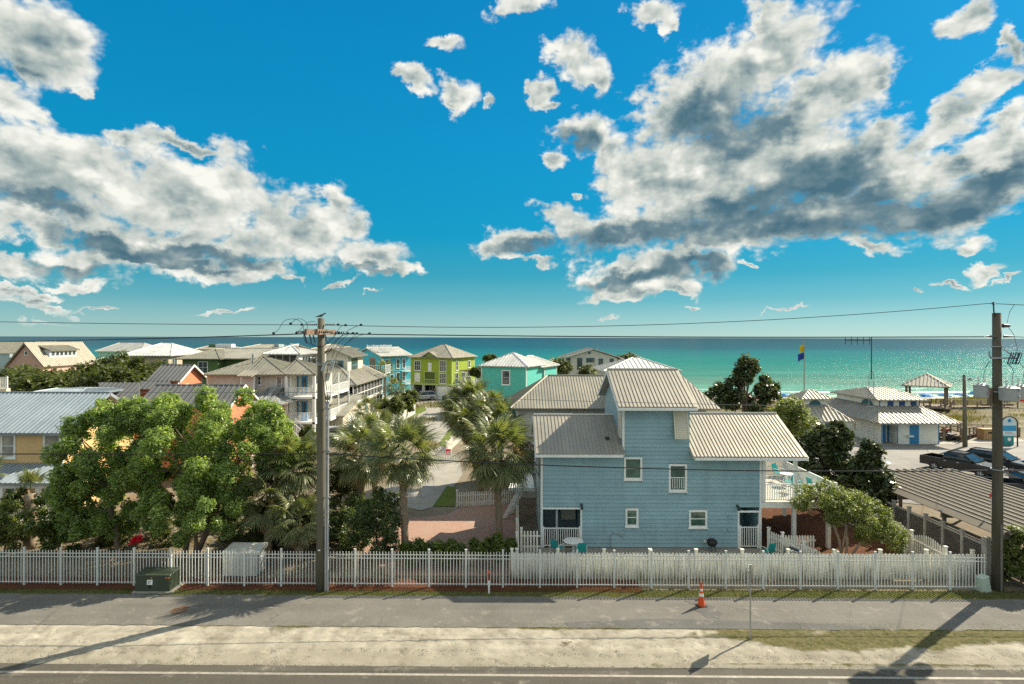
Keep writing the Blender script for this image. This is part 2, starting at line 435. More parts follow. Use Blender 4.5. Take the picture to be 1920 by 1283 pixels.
def leafmat(name, a, b_, trans=.35, rough=.45, c3=None):
    if name in MATS: return MATS[name]
    m, N, b = newmat(name); MATS[name] = m
    t = N.new('ShaderNodeAttribute'); t.attribute_name = 'tint'
    col = N.mix(t.outputs['Fac'], tuple(a), tuple(b_))
    if c3: col = N.mix(N.ramp(t.outputs['Fac'], .86, .97), col, tuple(c3))
    N.link(col, b.inputs['Base Color']); b.inputs['Roughness'].default_value = rough
    b.inputs['Specular IOR Level'].default_value = .35
    tr = N.new('ShaderNodeBsdfTranslucent')
    N.link(N.mix(1.0, col, (2.2, 2.3, .8), 'MULTIPLY'), tr.inputs['Color'])
    mx = N.new('ShaderNodeMixShader'); mx.inputs[0].default_value = trans
    N.link(b.outputs[0], mx.inputs[1]); N.link(tr.outputs[0], mx.inputs[2])
    N.link(mx.outputs[0], N.n['Material Output'].inputs['Surface'])
    return m
WHITE = pbr('white_paint', (.80,.82,.79), .5, var=.05, stain=.2)
WHITEV = pbr('white_vinyl', (.82,.80,.71), .4, var=.05, stain=.35)
CREAMT = pbr('cream_trim', (.66,.62,.50), .55, var=.06)
GLASS = glassmat('window_glass')
GLASSB = glassmat('blind_glass', (.20,.21,.20), .15)
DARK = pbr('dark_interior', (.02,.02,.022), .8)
SCREEN = pbr('screen_mesh', (.045,.043,.04), .7)
STEEL = pbr('grey_steel', (.30,.32,.33), .45, .5)
BLACKM = pbr('black_metal', (.02,.02,.022), .45)
WOOD = pbr('weathered_wood', (.20,.155,.11), .85, var=.25, vs=4, bump=.4, bs=18, stretch=(1,1,.3))
TEAL = pbr('teal_plastic', (.02,.36,.36), .45)

# ------------------------------------------------------------------ faces, windows, doors, railings, roofs
class Face:
    def __init__(s, o, u, n): s.o = Vector(o); s.u = Vector(u).normalized(); s.n = Vector(n).normalized()
    def p(s, a, z, d): q = s.o + s.u*a + s.n*d; return (q.x, q.y, q.z + z)
    def box(s, mb, a0, a1, z0, z1, d0, d1):
        return mb.hexa([s.p(a0,z0,d1), s.p(a1,z0,d1), s.p(a1,z0,d0), s.p(a0,z0,d0), s.p(a0,z1,d1), s.p(a1,z1,d1), s.p(a1,z1,d0), s.p(a0,z1,d0)])
def window(T, fc, a0, a1, z0, z1, cols=1, rows=2, fm=None, gm=None, fw=.09, d=.06, name='window', parent=None, sill=True, label=None):
    fm = fm or WHITE; gm = gm or GLASS
    m = MB()
    fc.box(m, a0-fw, a0, z0-fw, z1+fw, 0, d); fc.box(m, a1, a1+fw, z0-fw, z1+fw, 0, d)
    fc.box(m, a0, a1, z1, z1+fw, 0, d); fc.box(m, a0, a1, z0-fw, z0, 0, d)
    if sill: fc.box(m, a0-fw*1.3, a1+fw*1.3, z0-fw*1.5, z0-fw, 0, d+.04)
    w = part(T, name, m, fm, parent, label)
    if (cols > 1 or rows > 1):
        m = MB(); t = .022
        zs = [z0 + (z1-z0)*k/rows for k in range(rows+1)]
        xs = [a0 + (a1-a0)*k/cols for k in range(cols+1)]
        for k in range(1, cols): fc.box(m, xs[k]-t, xs[k]+t, z0, z1, .012, d*.6)
        for j in range(rows):
            if j:
                for k in range(cols):
                    fc.box(m, xs[k]+(t if k else 0), xs[k+1]-(t if k < cols-1 else 0), zs[j]-t, zs[j]+t, .012, d*.7)
        part(T, 'sash', m, fm, w)
    part(T, 'pane', fc.box(MB(), a0, a1, z0, z1, .003, .012), gm, w)
    return w
def shutter(T, fc, a0, a1, z0, z1, mat, name='shutter', label=None):
    m = MB(); fc.box(m, a0, a1, z0, z1, .0, .03)
    n = max(3, int((z1-z0)/.12))
    for k in range(n):
        zz = z0+.05+(z1-z0-.1)*k/n; fc.box(m, a0+.05, a1-.05, zz, zz+.04, .03, .055)
    fc.box(m, a0, a0+.05, z0, z1, .03, .06); fc.box(m, a1-.05, a1, z0, z1, .03, .06)
    return part(T, name, m, mat, label=label)
def railing(T, p0, p1, z0, z1, sp=.13, mat=None, posts=True, split=False, name='railing', bw=.02, parent=None):
    """white railing between two plan points"""
    mat = mat or WHITE
    a = Vector((*p0, 0)); b = Vector((*p1, 0)); L = (b-a).length; u = (b-a)/L; n = Vector((-u.y, u.x, 0))
    fc = Face(a, u, n); m = MB()
    fc.box(m, 0, L, z1-.05, z1, -.04, .04); fc.box(m, 0, L, z0+.07, z0+.12, -.025, .025)
    if posts:
        fc.box(m, -.055, .055, z0, z1+.08, -.056, .056); fc.box(m, L-.055, L+.055, z0, z1+.08, -.056, .056)
    k = int(L/sp)
    if split:
        r = part(T, name, m, mat, parent)
        zb = z0+.121
        bm = mesh('baluster', MB().box(-bw, bw, -bw, bw, 0, z1-.051-zb), mat)
        for i in range(1, k):
            q = a + u*(L*i/k); inst(T, 'baluster', bm, (q.x, q.y, zb), (0, 0, math.atan2(u.y, u.x)), parent=r)
        return r
    for i in range(1, k):
        s_ = L*i/k; fc.box(m, s_-bw, s_+bw, z0+.121, z1-.051, -bw, bw)
    return part(T, name, m, mat, parent)
def clip(poly, c, keep_gt):
    out = []
    for i in range(len(poly)):
        p, q = poly[i], poly[(i+1) % len(poly)]
        ip = (p[0] >= c) if keep_gt else (p[0] <= c); iq = (q[0] >= c) if keep_gt else (q[0] <= c)
        if ip: out.append(p)
        if ip != iq:
            t = (c-p[0])/(q[0]-p[0]); out.append((c, p[1]+t*(q[1]-p[1])))
    return out
def roof_plane(T, parent, pts, sp, mat, split=True, th=.035, rw=.03, rh=.055, slab=None):
    P = [Vector(p) for p in pts]; u = (P[1]-P[0]).normalized()
    n = None
    for k in range(2, len(P)):
        c = (P[1]-P[0]).cross(P[k]-P[0])
        if c.length > 1e-6: n = c.normalized(); break
    if n.z < 0: n = -n
    v = n.cross(u)
    if (P[2]-P[0]).dot(v) < 0: v = -v
    poly = [((p-P[0]).dot(u), (p-P[0]).dot(v)) for p in P]
    if slab is not None: slab.prism([p + n*-.002 for p in P], -n*.10)
    a0 = min(p[0] for p in poly); a1 = max(p[0] for p in poly)
    k = max(1, round((a1-a0)/sp)); st = (a1-a0)/k
    join = MB()
    def to3(a, b, h): return P[0] + u*a + v*b + n*h
    for i in range(k):
        lo, hi = a0+i*st, a0+(i+1)*st
        q = clip(clip(poly, lo, True), hi, False)
        if len(q) < 3: continue
        m = MB() if split else join
        m.prism([to3(a, b, .0015 if not split else .0015) for a, b in q], n*th)
        def span(c):
            bs = []
            for j in range(len(poly)):
                p, r = poly[j], poly[(j+1) % len(poly)]
                if (p[0]-c)*(r[0]-c) <= 0 and p[0] != r[0]:
                    t = (c-p[0])/(r[0]-p[0]); bs.append(p[1]+t*(r[1]-p[1]))
            return (min(bs), max(bs)) if bs else (0, 0)
        c0 = lo + (.0 if i else .004)
        b0, b1 = span(c0+rw/2)
        if b1-b0 > .05:
            m.hexa([to3(c0, b0, th+.001), to3(c0+rw, b0, th+.001), to3(c0+rw, b1, th+.001), to3(c0, b1, th+.001),
                    to3(c0, b0, th+rh), to3(c0+rw, b0, th+rh), to3(c0+rw, b1, th+rh), to3(c0, b1, th+rh)])
        if split: part(T, 'roof_panel', m, mat, parent)
    if not split: part(T, 'roof_panels', join, mat, parent, kind='stuff')
def hip_planes(x0, x1, y0, y1, ze, zr, axis='x', d0=0, d1=0):
    if axis == 'x':
        ym = (y0+y1)/2; A,B,C,D = (x0,y0,ze),(x1,y0,ze),(x1,y1,ze),(x0,y1,ze); E,G = (x0+d0,ym,zr),(x1-d1,ym,zr)
        pl = [[A,B,G,E],[C,D,E,G]]
        if d1: pl.append([B,C,G])
        if d0: pl.append([D,A,E])
    else:
        xm = (x0+x1)/2; A,B,C,D = (x0,y0,ze),(x1,y0,ze),(x1,y1,ze),(x0,y1,ze); E,G = (xm,y0+d0,zr),(xm,y1-d1,zr)
        pl = [[B,C,G,E],[D,A,E,G]]
        if d0: pl.append([A,B,E])
        if d1: pl.append([C,D,G])
    pl = [[p for k, p in enumerate(q) if k == 0 or (Vector(p)-Vector(q[k-1])).length > 1e-4] for q in pl]
    return pl, (E, G)
def roof(T, planes, ridges, mat, sp=.45, split=True, trim=None, label=None, name='roof', rw=.03, rh=.055, caps=True):
    """planes: first edge of each is its eave"""
    slab = MB()
    r = bpy.data.objects.new(name, None)
    for p in planes:
        P = [Vector(q) for q in p]
        n = (P[1]-P[0]).cross(P[2]-P[0]).normalized(); n = n if n.z > 0 else -n
        slab.prism([q - n*.003 for q in P], -n*.12)
    bpy.data.objects.remove(r)
    for a, b in ridges:
        if (Vector(a)-Vector(b)).length > .2 and caps:
            a = Vector(a)+Vector((0,0,.06)); b = Vector(b)+Vector((0,0,.06)); slab.cyl(a, b, .07, .07, 6)
    r = part(T, name, slab, trim or mat, label=label)
    for p in planes: roof_plane(T, r, p, sp, mat, split, rw=rw, rh=rh)
    return r
def gable_wall(mb, fc, a0, a1, ze, zr, th=.1):
    mb.prism([fc.p(a0, ze, -th), fc.p(a1, ze, -th), fc.p((a0+a1)/2, zr, -th)], fc.n*th)
def walls(T, x0, x1, y0, y1, z0, z1, mat, name='wall', label=None, trim=None):
    w = part(T, name, MB().box(x0, x1, y0, y1, z0, z1), mat, label=label)
    if trim:
        t = .12; e = .02
        for (x, y) in ((x0,y0),(x1,y0),(x0,y1),(x1,y1)):
            sx = -1 if x == x0 else 1; sy = -1 if y == y0 else 1
            m = MB().box(min(x-sx*t, x+sx*e), max(x-sx*t, x+sx*e), min(y-sy*t, y+sy*e), max(y-sy*t, y+sy*e), z0, z1-.003)
            part(T, 'corner_trim', m, trim, w)
    return w
FR = lambda x0, y0: Face((x0, y0, 0), (1,0,0), (0,-1,0))     # faces the camera, a runs to the right
RT = lambda x1, y0: Face((x1, y0, 0), (0,1,0), (1,0,0))      # faces right, a runs away
LT = lambda x0, y1: Face((x0, y1, 0), (0,-1,0), (-1,0,0))

# ------------------------------------------------------------------ smooth value noise for masks and terrain
def _h(ix, iy, s):
    n = (ix*374761393 + iy*668265263 + s*1442695041) & 0xffffffff
    n = ((n ^ (n >> 13))*1274126177) & 0xffffffff
    return ((n ^ (n >> 16)) & 0xffff)/65535.0
def vnoise(x, y, s=0):
    x = np.asarray(x, float); y = np.asarray(y, float)
    xi = np.floor(x).astype(np.int64); yi = np.floor(y).astype(np.int64); fx = x-xi; fy = y-yi
    fx = fx*fx*(3-2*fx); fy = fy*fy*(3-2*fy)
    return (_h(xi,yi,s)*(1-fx)+_h(xi+1,yi,s)*fx)*(1-fy) + (_h(xi,yi+1,s)*(1-fx)+_h(xi+1,yi+1,s)*fx)*fy
def fbm2(x, y, s=0, o=5, r=.55):
    a = 1.0; t = 0.0; w = 0.0; f = 1.0
    for k in range(o): t = t+a*vnoise(x*f, y*f, s+k*17); w += a; a *= r; f *= 2.03
    return t/w
def np_mesh(name, V, Fq, mats, tint=None, smooth=False, attr='tint'):
    """V (n,3), Fq (m,k) -> mesh"""
    m = bpy.data.meshes.new(name); n, k = Fq.shape
    m.vertices.add(len(V)); m.vertices.foreach_set('co', np.ascontiguousarray(V, dtype=np.float32).ravel())
    m.loops.add(n*k); m.loops.foreach_set('vertex_index', np.ascontiguousarray(Fq, dtype=np.int32).ravel())
    m.polygons.add(n); m.polygons.foreach_set('loop_start', np.arange(0, n*k, k, dtype=np.int32))
    if smooth: m.polygons.foreach_set('use_smooth', np.ones(n, bool))
    m.update(calc_edges=True)
    if tint is not None:
        a = m.attributes.new(attr, 'FLOAT', 'FACE' if len(tint) == n else 'POINT'); a.data.foreach_set('value', np.ascontiguousarray(tint, dtype=np.float32))
    m.materials.append(mats)
    return m
def obj_np(name, me, parent=None, kind=None, label=None, cat=None, group=None):
    o = bpy.data.objects.new(name, me); COL.objects.link(o)
    if parent: o.parent = parent
    for k, v in (('kind', kind), ('label', label), ('category', cat), ('group', group)):
        if v: o[k] = v
    return o
# ================================================================== the setting
RS = -0.0075      # the street runs very slightly askew
def sy(x, y): return y + RS*x
def strip(name, y0, y1, z, mat, x0=-70, x1=70, nx=2, jag=0, kind='structure', seed=0, jag0=None):
    """long sheet along the street with ragged long edges"""
    jag0 = jag if jag0 is None else jag0
    n = nx; m = MB()
    for i in range(n+1):
        x = x0+(x1-x0)*i/n
        a = (float(fbm2(x*2.6, 3.3, seed, 5, .62))-.5)*2*jag0; b = (float(fbm2(x*2.6, 9.1, seed+5, 5))-.5)*2*jag
        m.v += [(x, sy(x, y0)+a, z), (x, sy(x, y1)+b, z)]
    m.f = [(2*i, 2*i+2, 2*i+3, 2*i+1) for i in range(n)]
    return single(name, m, mat, kind=kind)
def asphalt(name, col, crack=True):
    m, N, b = newmat(name)
    pos = N.new('ShaderNodeNewGeometry').outputs['Position']
    g = N.noise(pos, 30, 4, .85); g2 = N.noise(pos, .35, 6, .65); g3 = N.noise(N.mapping(pos, scale=(.06, 1.2, 1)), 1.0, 4, .6)
    f = N.math('ADD', N.ramp(g, .3, .7, .62, 1.38), N.math('ADD', N.ramp(g2, .3, .7, -.18, .14), N.ramp(g3, .3, .7, -.10, .10)))
    c = N.mix(1.0, tuple(col), N.comb(f, f, f), 'MULTIPLY')
    s = N.noise(pos, 1.1, 8, .7)
    c = N.mix(N.ramp(s, .56, .72, 0, .5), c, (.36, .33, .27))
    if crack:
        v = N.new('ShaderNodeTexVoronoi'); v.feature = 'DISTANCE_TO_EDGE'; v.inputs['Scale'].default_value = .22
        wv = N.vmath('ADD', pos, N.vmath('MULTIPLY', N.noise(pos, 1.5, 5, .6, out='Color'), (1.6, 1.6, 0)).outputs[0]).outputs[0]
        N.link(wv, v.inputs['Vector'])
        c = N.mix(N.math('MULTIPLY', N.ramp(v.outputs['Distance'], .002, .008, .45, 0), N.ramp(N.noise(pos, .12, 2, .5), .5, .56)), c, (.05, .05, .045))
    N.link(c, b.inputs['Base Color']); b.inputs['Roughness'].default_value = .88; b.inputs['Specular IOR Level'].default_value = .25
    N.link(bumpn(N, N.noise(pos, 60, 3, .7), .5, .008), b.inputs['Normal'])
    return m
M_ROAD = asphalt('road_asphalt', (.085,.079,.064)); M_PATH = asphalt('path_asphalt', (.145,.14,.125))
M_PATCH = asphalt('patch_asphalt', (.11,.11,.105), False); M_LOT = asphalt('parking_asphalt', (.24,.235,.215))
M_CONC = pbr('pale_concrete', (.31,.295,.255), .85, var=.14, vs=.8, bump=.3, bs=30, stain=.3)
def groundmat(name, a, b_, c3, s1=.6, s2=14, bump=.6, dist=.03):
    m, N, b = newmat(name)
    pos = N.new('ShaderNodeNewGeometry').outputs['Position']
    c = N.mix(N.ramp(N.noise(pos, s1, 6, .65), .35, .65), tuple(a), tuple(b_))
    c = N.mix(N.ramp(N.noise(pos, s2, 6, .75), .5, .68), c, tuple(c3))
    N.link(c, b.inputs['Base Color']); b.inputs['Roughness'].default_value = .95; b.inputs['Specular IOR Level'].default_value = .1
    N.link(bumpn(N, N.noise(pos, s2*1.5, 5, .7), bump, dist), b.inputs['Normal'])
    return m
M_SOIL = groundmat('leaf_litter', (.16,.115,.075), (.10,.075,.05), (.24,.19,.13))
M_MULCH = groundmat('pine_straw', (.115,.045,.025), (.075,.032,.02), (.20,.085,.045), s2=22)
M_TURF = groundmat('turf_base', (.105,.115,.035), (.15,.14,.055), (.07,.085,.025), s2=20)
M_LAWN = groundmat('bright_turf', (.10,.15,.03), (.15,.18,.045), (.08,.12,.025), s2=20)
M_SEED = groundmat('far_ground', (.17,.15,.09), (.12,.12,.055), (.28,.25,.18), s1=.15, s2=3)

def terrain():
    """one sheet: flat by the street, dunes, the beach and the sea floor"""
    xs = np.concatenate([np.linspace(-1500, -130, 18), np.linspace(-125, 145, 190), np.linspace(150, 1500, 18)])
    ys = np.concatenate([np.array([-60, -20, 0, 15, 30, 50, 60, 68]), np.linspace(70, 190, 150), np.array([200, 230, 300, 420])])
    XX, YY = np.meshgrid(xs, ys)
    base = np.interp(YY - 0.03*XX, [0, 104, 112, 124, 150, 190, 420], [0, 0, -.4, -2.9, -3.5, -6.0, -14])
    d = np.clip((YY-80)/8, 0, 1)*np.clip((126-YY)/10, 0, 1)*np.clip((XX-30)/25, 0, 1)
    n = fbm2(XX*.11, YY*.11, 3, 5)
    Zt = base + d*(n*2.0-.85) - .02
    s = fbm2(XX*.6, YY*.6, 9, 3); Zt += np.where((YY > 112) & (YY < 150), (s-.5)*.25, 0)
    nx, ny = len(xs), len(ys)
    V = np.stack([XX.ravel(), YY.ravel(), Zt.ravel()], 1)
    i = np.arange(nx-1); j = np.arange(ny-1); I, J = np.meshgrid(i, j); a = (J*nx+I).ravel()
    Fq = np.stack([a, a+1, a+nx+1, a+nx], 1)
    m, N, b = newmat('terrain_ground')
    pos = N.new('ShaderNodeNewGeometry').outputs['Position']
    x, y, z = N.sep(pos)
    yy = N.math('MULTIPLY_ADD', x, -.03, y)
    soil = N.mix(N.ramp(N.noise(pos, .3, 6, .65), .4, .6), (.17,.13,.085), (.22,.19,.13))
    dune = N.mix(N.ramp(N.noise(pos, .22, 7, .7), .33, .45), (.30,.27,.20), (.095,.083,.033))
    dune = N.mix(N.ramp(N.noise(pos, 2.5, 5, .7), .5, .62), dune, (.17,.135,.06))
    sand = N.mix(N.ramp(N.noise(pos, .5, 5, .6), .3, .7), (.50,.475,.41), (.42,.40,.34))
    c = N.mix(N.ramp(yy, 66, 74), soil, dune)
    c = N.mix(N.ramp(N.math('ADD', yy, N.math('MULTIPLY', N.noise(pos, .25, 4, .6), 8)), 118, 121), c, sand)
    N.link(c, b.inputs['Base Color']); b.inputs['Roughness'].default_value = .95
    N.link(bumpn(N, N.noise(pos, 3.5, 6, .7), .7, .12), b.inputs['Normal'])
    me = np_mesh('ground', V, Fq, m, smooth=True)
    obj_np('ground', me, kind='structure')
    return xs, ys, Zt
TX, TY, TZ = terrain()
def ground_z(x, y):
    i = int(np.clip(np.searchsorted(TX, x)-1, 0, len(TX)-2)); j = int(np.clip(np.searchsorted(TY, y)-1, 0, len(TY)-2))
    return float(TZ[j, i])

def sea():
    m, N, b = newmat('sea_water')
    pos = N.new('ShaderNodeNewGeometry').outputs['Position']
    x, y, z = N.sep(pos)
    yy = N.math('MULTIPLY_ADD', x, -.03, y)
    wob = N.noise(N.mapping(pos, scale=(.006, .02, 1)), 1.0, 4, .6)
    lg = N.math('LOGARITHM', N.math('MULTIPLY', yy, N.ramp(wob, .3, .7, .86, 1.16)), 10.0)
    cr = N.new('ShaderNodeValToRGB'); N.put(cr.inputs[0], N.ramp(lg, 2.17, 4.2))
    e = cr.color_ramp.elements
    e[0].position = 0; e[0].color = (.29, .36, .25, 1); e[1].position = 1; e[1].color = (.003, .04, .07, 1)
    for p, c in ((.035, (.11,.22,.165)), (.10, (.032,.175,.135)), (.19, (.004,.16,.135)), (.29, (.001,.12,.135)), (.39, (.001,.065,.095)), (.7, (.002,.042,.07))):
        q = e.new(p); q.color = (*c, 1)
    # bar of shallower water
    bar = N.noise(N.mapping(pos, scale=(.002, .012, 1)), 1.0, 3, .5)
    c = N.mix(N.math('MULTIPLY', N.ramp(bar, .52, .62, 0, .5), N.ramp(lg, 2.3, 2.6, 1, 0)), cr.outputs[0], (.10,.36,.26))
    # foam lines of the small breakers, ragged
    fx = N.noise(N.mapping(pos, scale=(.05, .5, 1)), 1.0, 6, .7)
    rag = N.math('ADD', yy, N.math('MULTIPLY', fx, 9))
    def line(c0, w, br):
        a = N.math('SUBTRACT', 1.0, N.ramp(N.math('ABSOLUTE', N.math('SUBTRACT', rag, c0)), 0, w))
        return N.math('MULTIPLY', a, N.ramp(N.noise(N.mapping(pos, scale=(.03, .1, 1)), 1.0, 4, .7), br, br+.1))
    fo = N.math('MAXIMUM', N.math('MAXIMUM', line(154.5, 1.6, .25), line(164, 2.6, .50)), line(174, 2.6, .55))
    fo = N.math('MULTIPLY', fo, N.ramp(N.noise(pos, 1.4, 5, .7), .35, .55, .35, 1))
    rp = N.ramp(N.noise(N.mapping(pos, scale=(.10, .55, 1)), 1.0, 6, .72), .32, .68, .74, 1.22)
    c = N.mix(1.0, c, N.comb(rp, rp, rp), 'MULTIPLY')
    c = N.mix(fo, c, (.80,.82,.80))
    N.link(c, b.inputs['Base Color'])
    N.put(b.inputs['Roughness'], N.ramp(fo, 0, 1, .2, .8)); b.inputs['IOR'].default_value = 1.33
    b.inputs['Specular IOR Level'].default_value = .22
    h = N.math('ADD', N.noise(N.mapping(pos, scale=(.35, .75, 1)), 1.0, 7, .68), N.math('MULTIPLY', N.noise(N.mapping(pos, scale=(.05, .16, 1)), 1.0, 4, .6), 3.5))
    nb = bumpn(N, h, 1.0, .45)
    df = N.new('ShaderNodeBsdfDiffuse'); N.link(c, df.inputs['Color']); gl = N.new('ShaderNodeBsdfGlossy'); N.put(gl.inputs['Roughness'], N.ramp(fo, 0, 1, .16, .8))
    N.link(nb, gl.inputs['Normal']); fr = N.new('ShaderNodeFresnel'); fr.inputs['IOR'].default_value = 1.33; N.link(nb, fr.inputs['Normal'])
    ms = N.new('ShaderNodeMixShader'); N.put(ms.inputs[0], N.math('MINIMUM', fr.outputs[0], .24)); N.link(df.outputs[0], ms.inputs[1]); N.link(gl.outputs[0], ms.inputs[2])
    N.link(ms.outputs[0], N.n['Material Output'].inputs['Surface'])
    mb = MB(); mb.add([(-40000, 148, -3.45), (40000, 148, -3.45), (40000, 40000, -3.45), (-40000, 40000, -3.45)], [(0,1,2,3)])
    mb.v[0] = (-40000, 60, -3.45); mb.v[0] = (-2500, 80, -3.45)
    mb.v = [(-2500, 75, -3.45), (2500, 140, -3.45), (40000, 40000, -3.45), (-40000, 40000, -3.45)]
    single('sea', mb, m, kind='structure')
sea()
# road, verge, path
strip('road', 8, 20.72, .012, M_ROAD, nx=300, jag=.06, jag0=0, seed=1)
M_LINE = pbr('road_paint', (.30,.28,.235), .7, var=.25, vs=5, stain=.4)
strip('road_marking', 20.12, 20.25, .017, M_LINE, nx=120, jag=.006, seed=2)
strip('path', 23.50, 26.32, .022, M_PATH, nx=1400, jag=.13, seed=3)
m = MB(); pts = [gnd(1058,1168),gnd(1120,1166),gnd(1240,1161),gnd(1420,1166),gnd(1560,1172),gnd(1660,1178),gnd(1670,1181),gnd(1560,1183),gnd(1400,1181),gnd(1240,1180),gnd(1070,1178)]
m.add([(p[0], p[1], .027) for p in pts], [tuple(range(len(pts)))])
single('path_patch', m, M_PATCH, kind='structure')
for cx, cy, sx_, sy_, nm in ((1330,1147,22,16,1),(1300,1128,16,7,2)):
    m = MB(); c = gnd(cx, cy); k = 22
    vs = [(c[0]+math.cos(2*math.pi*i/k)*sx_*.022*(.7+.5*rnd.random()), c[1]+math.sin(2*math.pi*i/k)*sy_*.05*(.7+.5*rnd.random()), .031) for i in range(k)]
    m.add(vs, [tuple(range(k))]); single('path_stain', m, M_PATCH, kind='structure')
def grass_mask(x, y):
    """1 = turf, 0 = sand, on the verge between road and path"""
    n = fbm2(x*.55, y*.9, 21, 5); n2 = fbm2(x*2.2, y*2.6, 44, 4)
    py = 632.75 + 12*FPX/y; px = 960 + x*FPX/y
    edge = np.clip((y - RS*x - 23.1)/.35, 0, 1)*np.clip((x+4)/5, .42, 1)
    right = np.clip((px-1160)/220, 0, 1)*np.clip((y - RS*x - 21.55 - .5*np.clip((1500-px)/200, 0, 1))/.9, 0, 1)
    blob = 1-np.clip(np.hypot((px-1330)/85, (py-1224)/26), 0, 1.15)/1.15
    blob2 = 1-np.clip(np.hypot((px-1900)/120, (py-1214)/20), 0, 1.15)/1.15
    g = np.maximum(edge*.92, right*1.05) + (n-.5)*1.5 + (n2-.5)*.7 - blob*1.5 - blob2*1.1
    nearroad = np.clip(1-np.abs(y-RS*x-20.95)/.22, 0, 1)*np.clip((px-1150)/300, 0, 1)*.7
    return np.clip((np.maximum(g, nearroad+(n2-.5)*.9)-.42)*3.2, 0, 1)
def verge():
    xs = np.linspace(-34, 34, 1100); ys = np.linspace(20.3, 24.1, 90)
    XX, YY = np.meshgrid(xs, ys); Yw = YY + RS*XX
    e = np.clip((YY-20.62)/.25, 0, 1)*np.clip((23.55-YY)/.3, 0, 1)
    n = fbm2(XX*1.6, YY*2.4, 5, 5)
    ruts = 0
    for c, w in ((21.5, .16), (22.3, .14), (22.85, .12)):
        cc = c + .18*np.sin(XX*.22+c)
        ruts = ruts - np.exp(-((YY-cc)/w)**2)*.035*(.6+.4*np.sin(XX*9+c))
    foot = np.where(fbm2(XX*3.5, YY*3.5, 77, 2) > .72, -.022, 0)
    g = grass_mask(XX, Yw)
    Zv = .0 + e*(.035 + (n-.5)*.034 + ruts + foot + g*.015)
    nx, ny = len(xs), len(ys)
    V = np.stack([XX.ravel(), Yw.ravel(), Zv.ravel()], 1)
    I, J = np.meshgrid(np.arange(nx-1), np.arange(ny-1)); a = (J*nx+I).ravel()
    m, N, b = newmat('verge_sand')
    pos = N.new('ShaderNodeNewGeometry').outputs['Position']
    t = N.new('ShaderNodeAttribute'); t.attribute_name = 'tint'
    sand = N.mix(N.ramp(N.noise(pos, .9, 7, .68), .35, .65), (.40,.375,.305), (.215,.195,.155))
    sand = N.mix(N.ramp(N.noise(pos, 13, 6, .85), .60, .68, 0, .75), sand, (.15,.125,.085))
    yv = N.sep(pos)[1]
    sand = N.mix(N.math('MULTIPLY', N.ramp(N.math('ADD', yv, N.math('MULTIPLY', N.noise(pos, .7, 5, .7), 1.6)), 22.9, 22.1, 0, 1), .55), sand, (.235,.215,.165))
    turf = N.mix(N.ramp(N.noise(pos, 7, 5, .7), .4, .6), (.075,.08,.028), (.14,.12,.06))
    N.link(N.mix(t.outputs['Fac'], sand, turf), b.inputs['Base Color']); b.inputs['Roughness'].default_value = .95
    b.inputs['Specular IOR Level'].default_value = .1
    N.link(bumpn(N, N.noise(pos, 16, 6, .75), .5, .02), b.inputs['Normal'])
    obj_np('sand_verge', np_mesh('sand_verge', V, np.stack([a, a+1, a+nx+1, a+nx], 1), m, tint=g.ravel(), smooth=True), kind='structure')
verge()
strip('grass_strip', 26.28, 27.0, .010, M_TURF, nx=200, jag=.0, jag0=.05, seed=6)
strip('mulch_bed', 26.82, 28.2, .016, M_MULCH, nx=400, jag=.0, jag0=.09, seed=7, x0=-70, x1=6.2)
def blades(name, fn, n, h, w, a, b_, x0, x1, y0, y1, seed, label, cat='grass', c3=None, lean=.5, z0=0.0, zf=None):
    g = np.random.default_rng(seed)
    x = g.uniform(x0, x1, n); y = g.uniform(y0, y1, n)
    k = g.random(n) < fn(x, y); x = x[k]; y = y[k]; n = len(x)
    z = np.full(n, z0) if zf is None else zf(x, y)
    hh = h*g.uniform(.5, 1.3, n); t = g.uniform(0, 2*math.pi, n); ww = w*g.uniform(.6, 1.3, n)
    lx = g.normal(0, lean, n)*hh; ly = g.normal(0, lean, n)*hh
    P0 = np.stack([x-np.cos(t)*ww, y-np.sin(t)*ww, z-.01], 1); P1 = np.stack([x+np.cos(t)*ww, y+np.sin(t)*ww, z-.01], 1)
    P2 = np.stack([x+lx, y+ly, z+hh], 1)
    V = np.stack([P0, P1, P2], 1).reshape(-1, 3); Fq = np.arange(3*n).reshape(-1, 3)
    me = np_mesh(name, V, Fq, leafmat(name+'_leaf', a, b_, .3, .6, c3), tint=g.random(n))
    return obj_np(name, me, kind='stuff', label=label, cat=cat)
blades('grass', lambda x, y: np.clip(grass_mask(x, y)*.9, 0, 1), 60000, .055, .010, (.035,.06,.010), (.115,.13,.035), -22, 24, 20.5, 23.9, 1, 'patchy short grass growing through the sand between road and path', c3=(.22,.18,.09))
blades('grass', lambda x, y: np.clip((y-RS*x-26.22)/.15, 0, 1)*np.clip((27.02-(y-RS*x)+ (x > 0)*.3)/.2, 0, 1)*np.clip(.45+fbm2(x*.8, y*2, 8, 4), 0, 1), 70000, .07, .010, (.045,.07,.012), (.13,.145,.045), -26, 25, 25.9, 27.6, 2, 'mown green grass strip along the foot of the metal fence', c3=(.28,.25,.11))

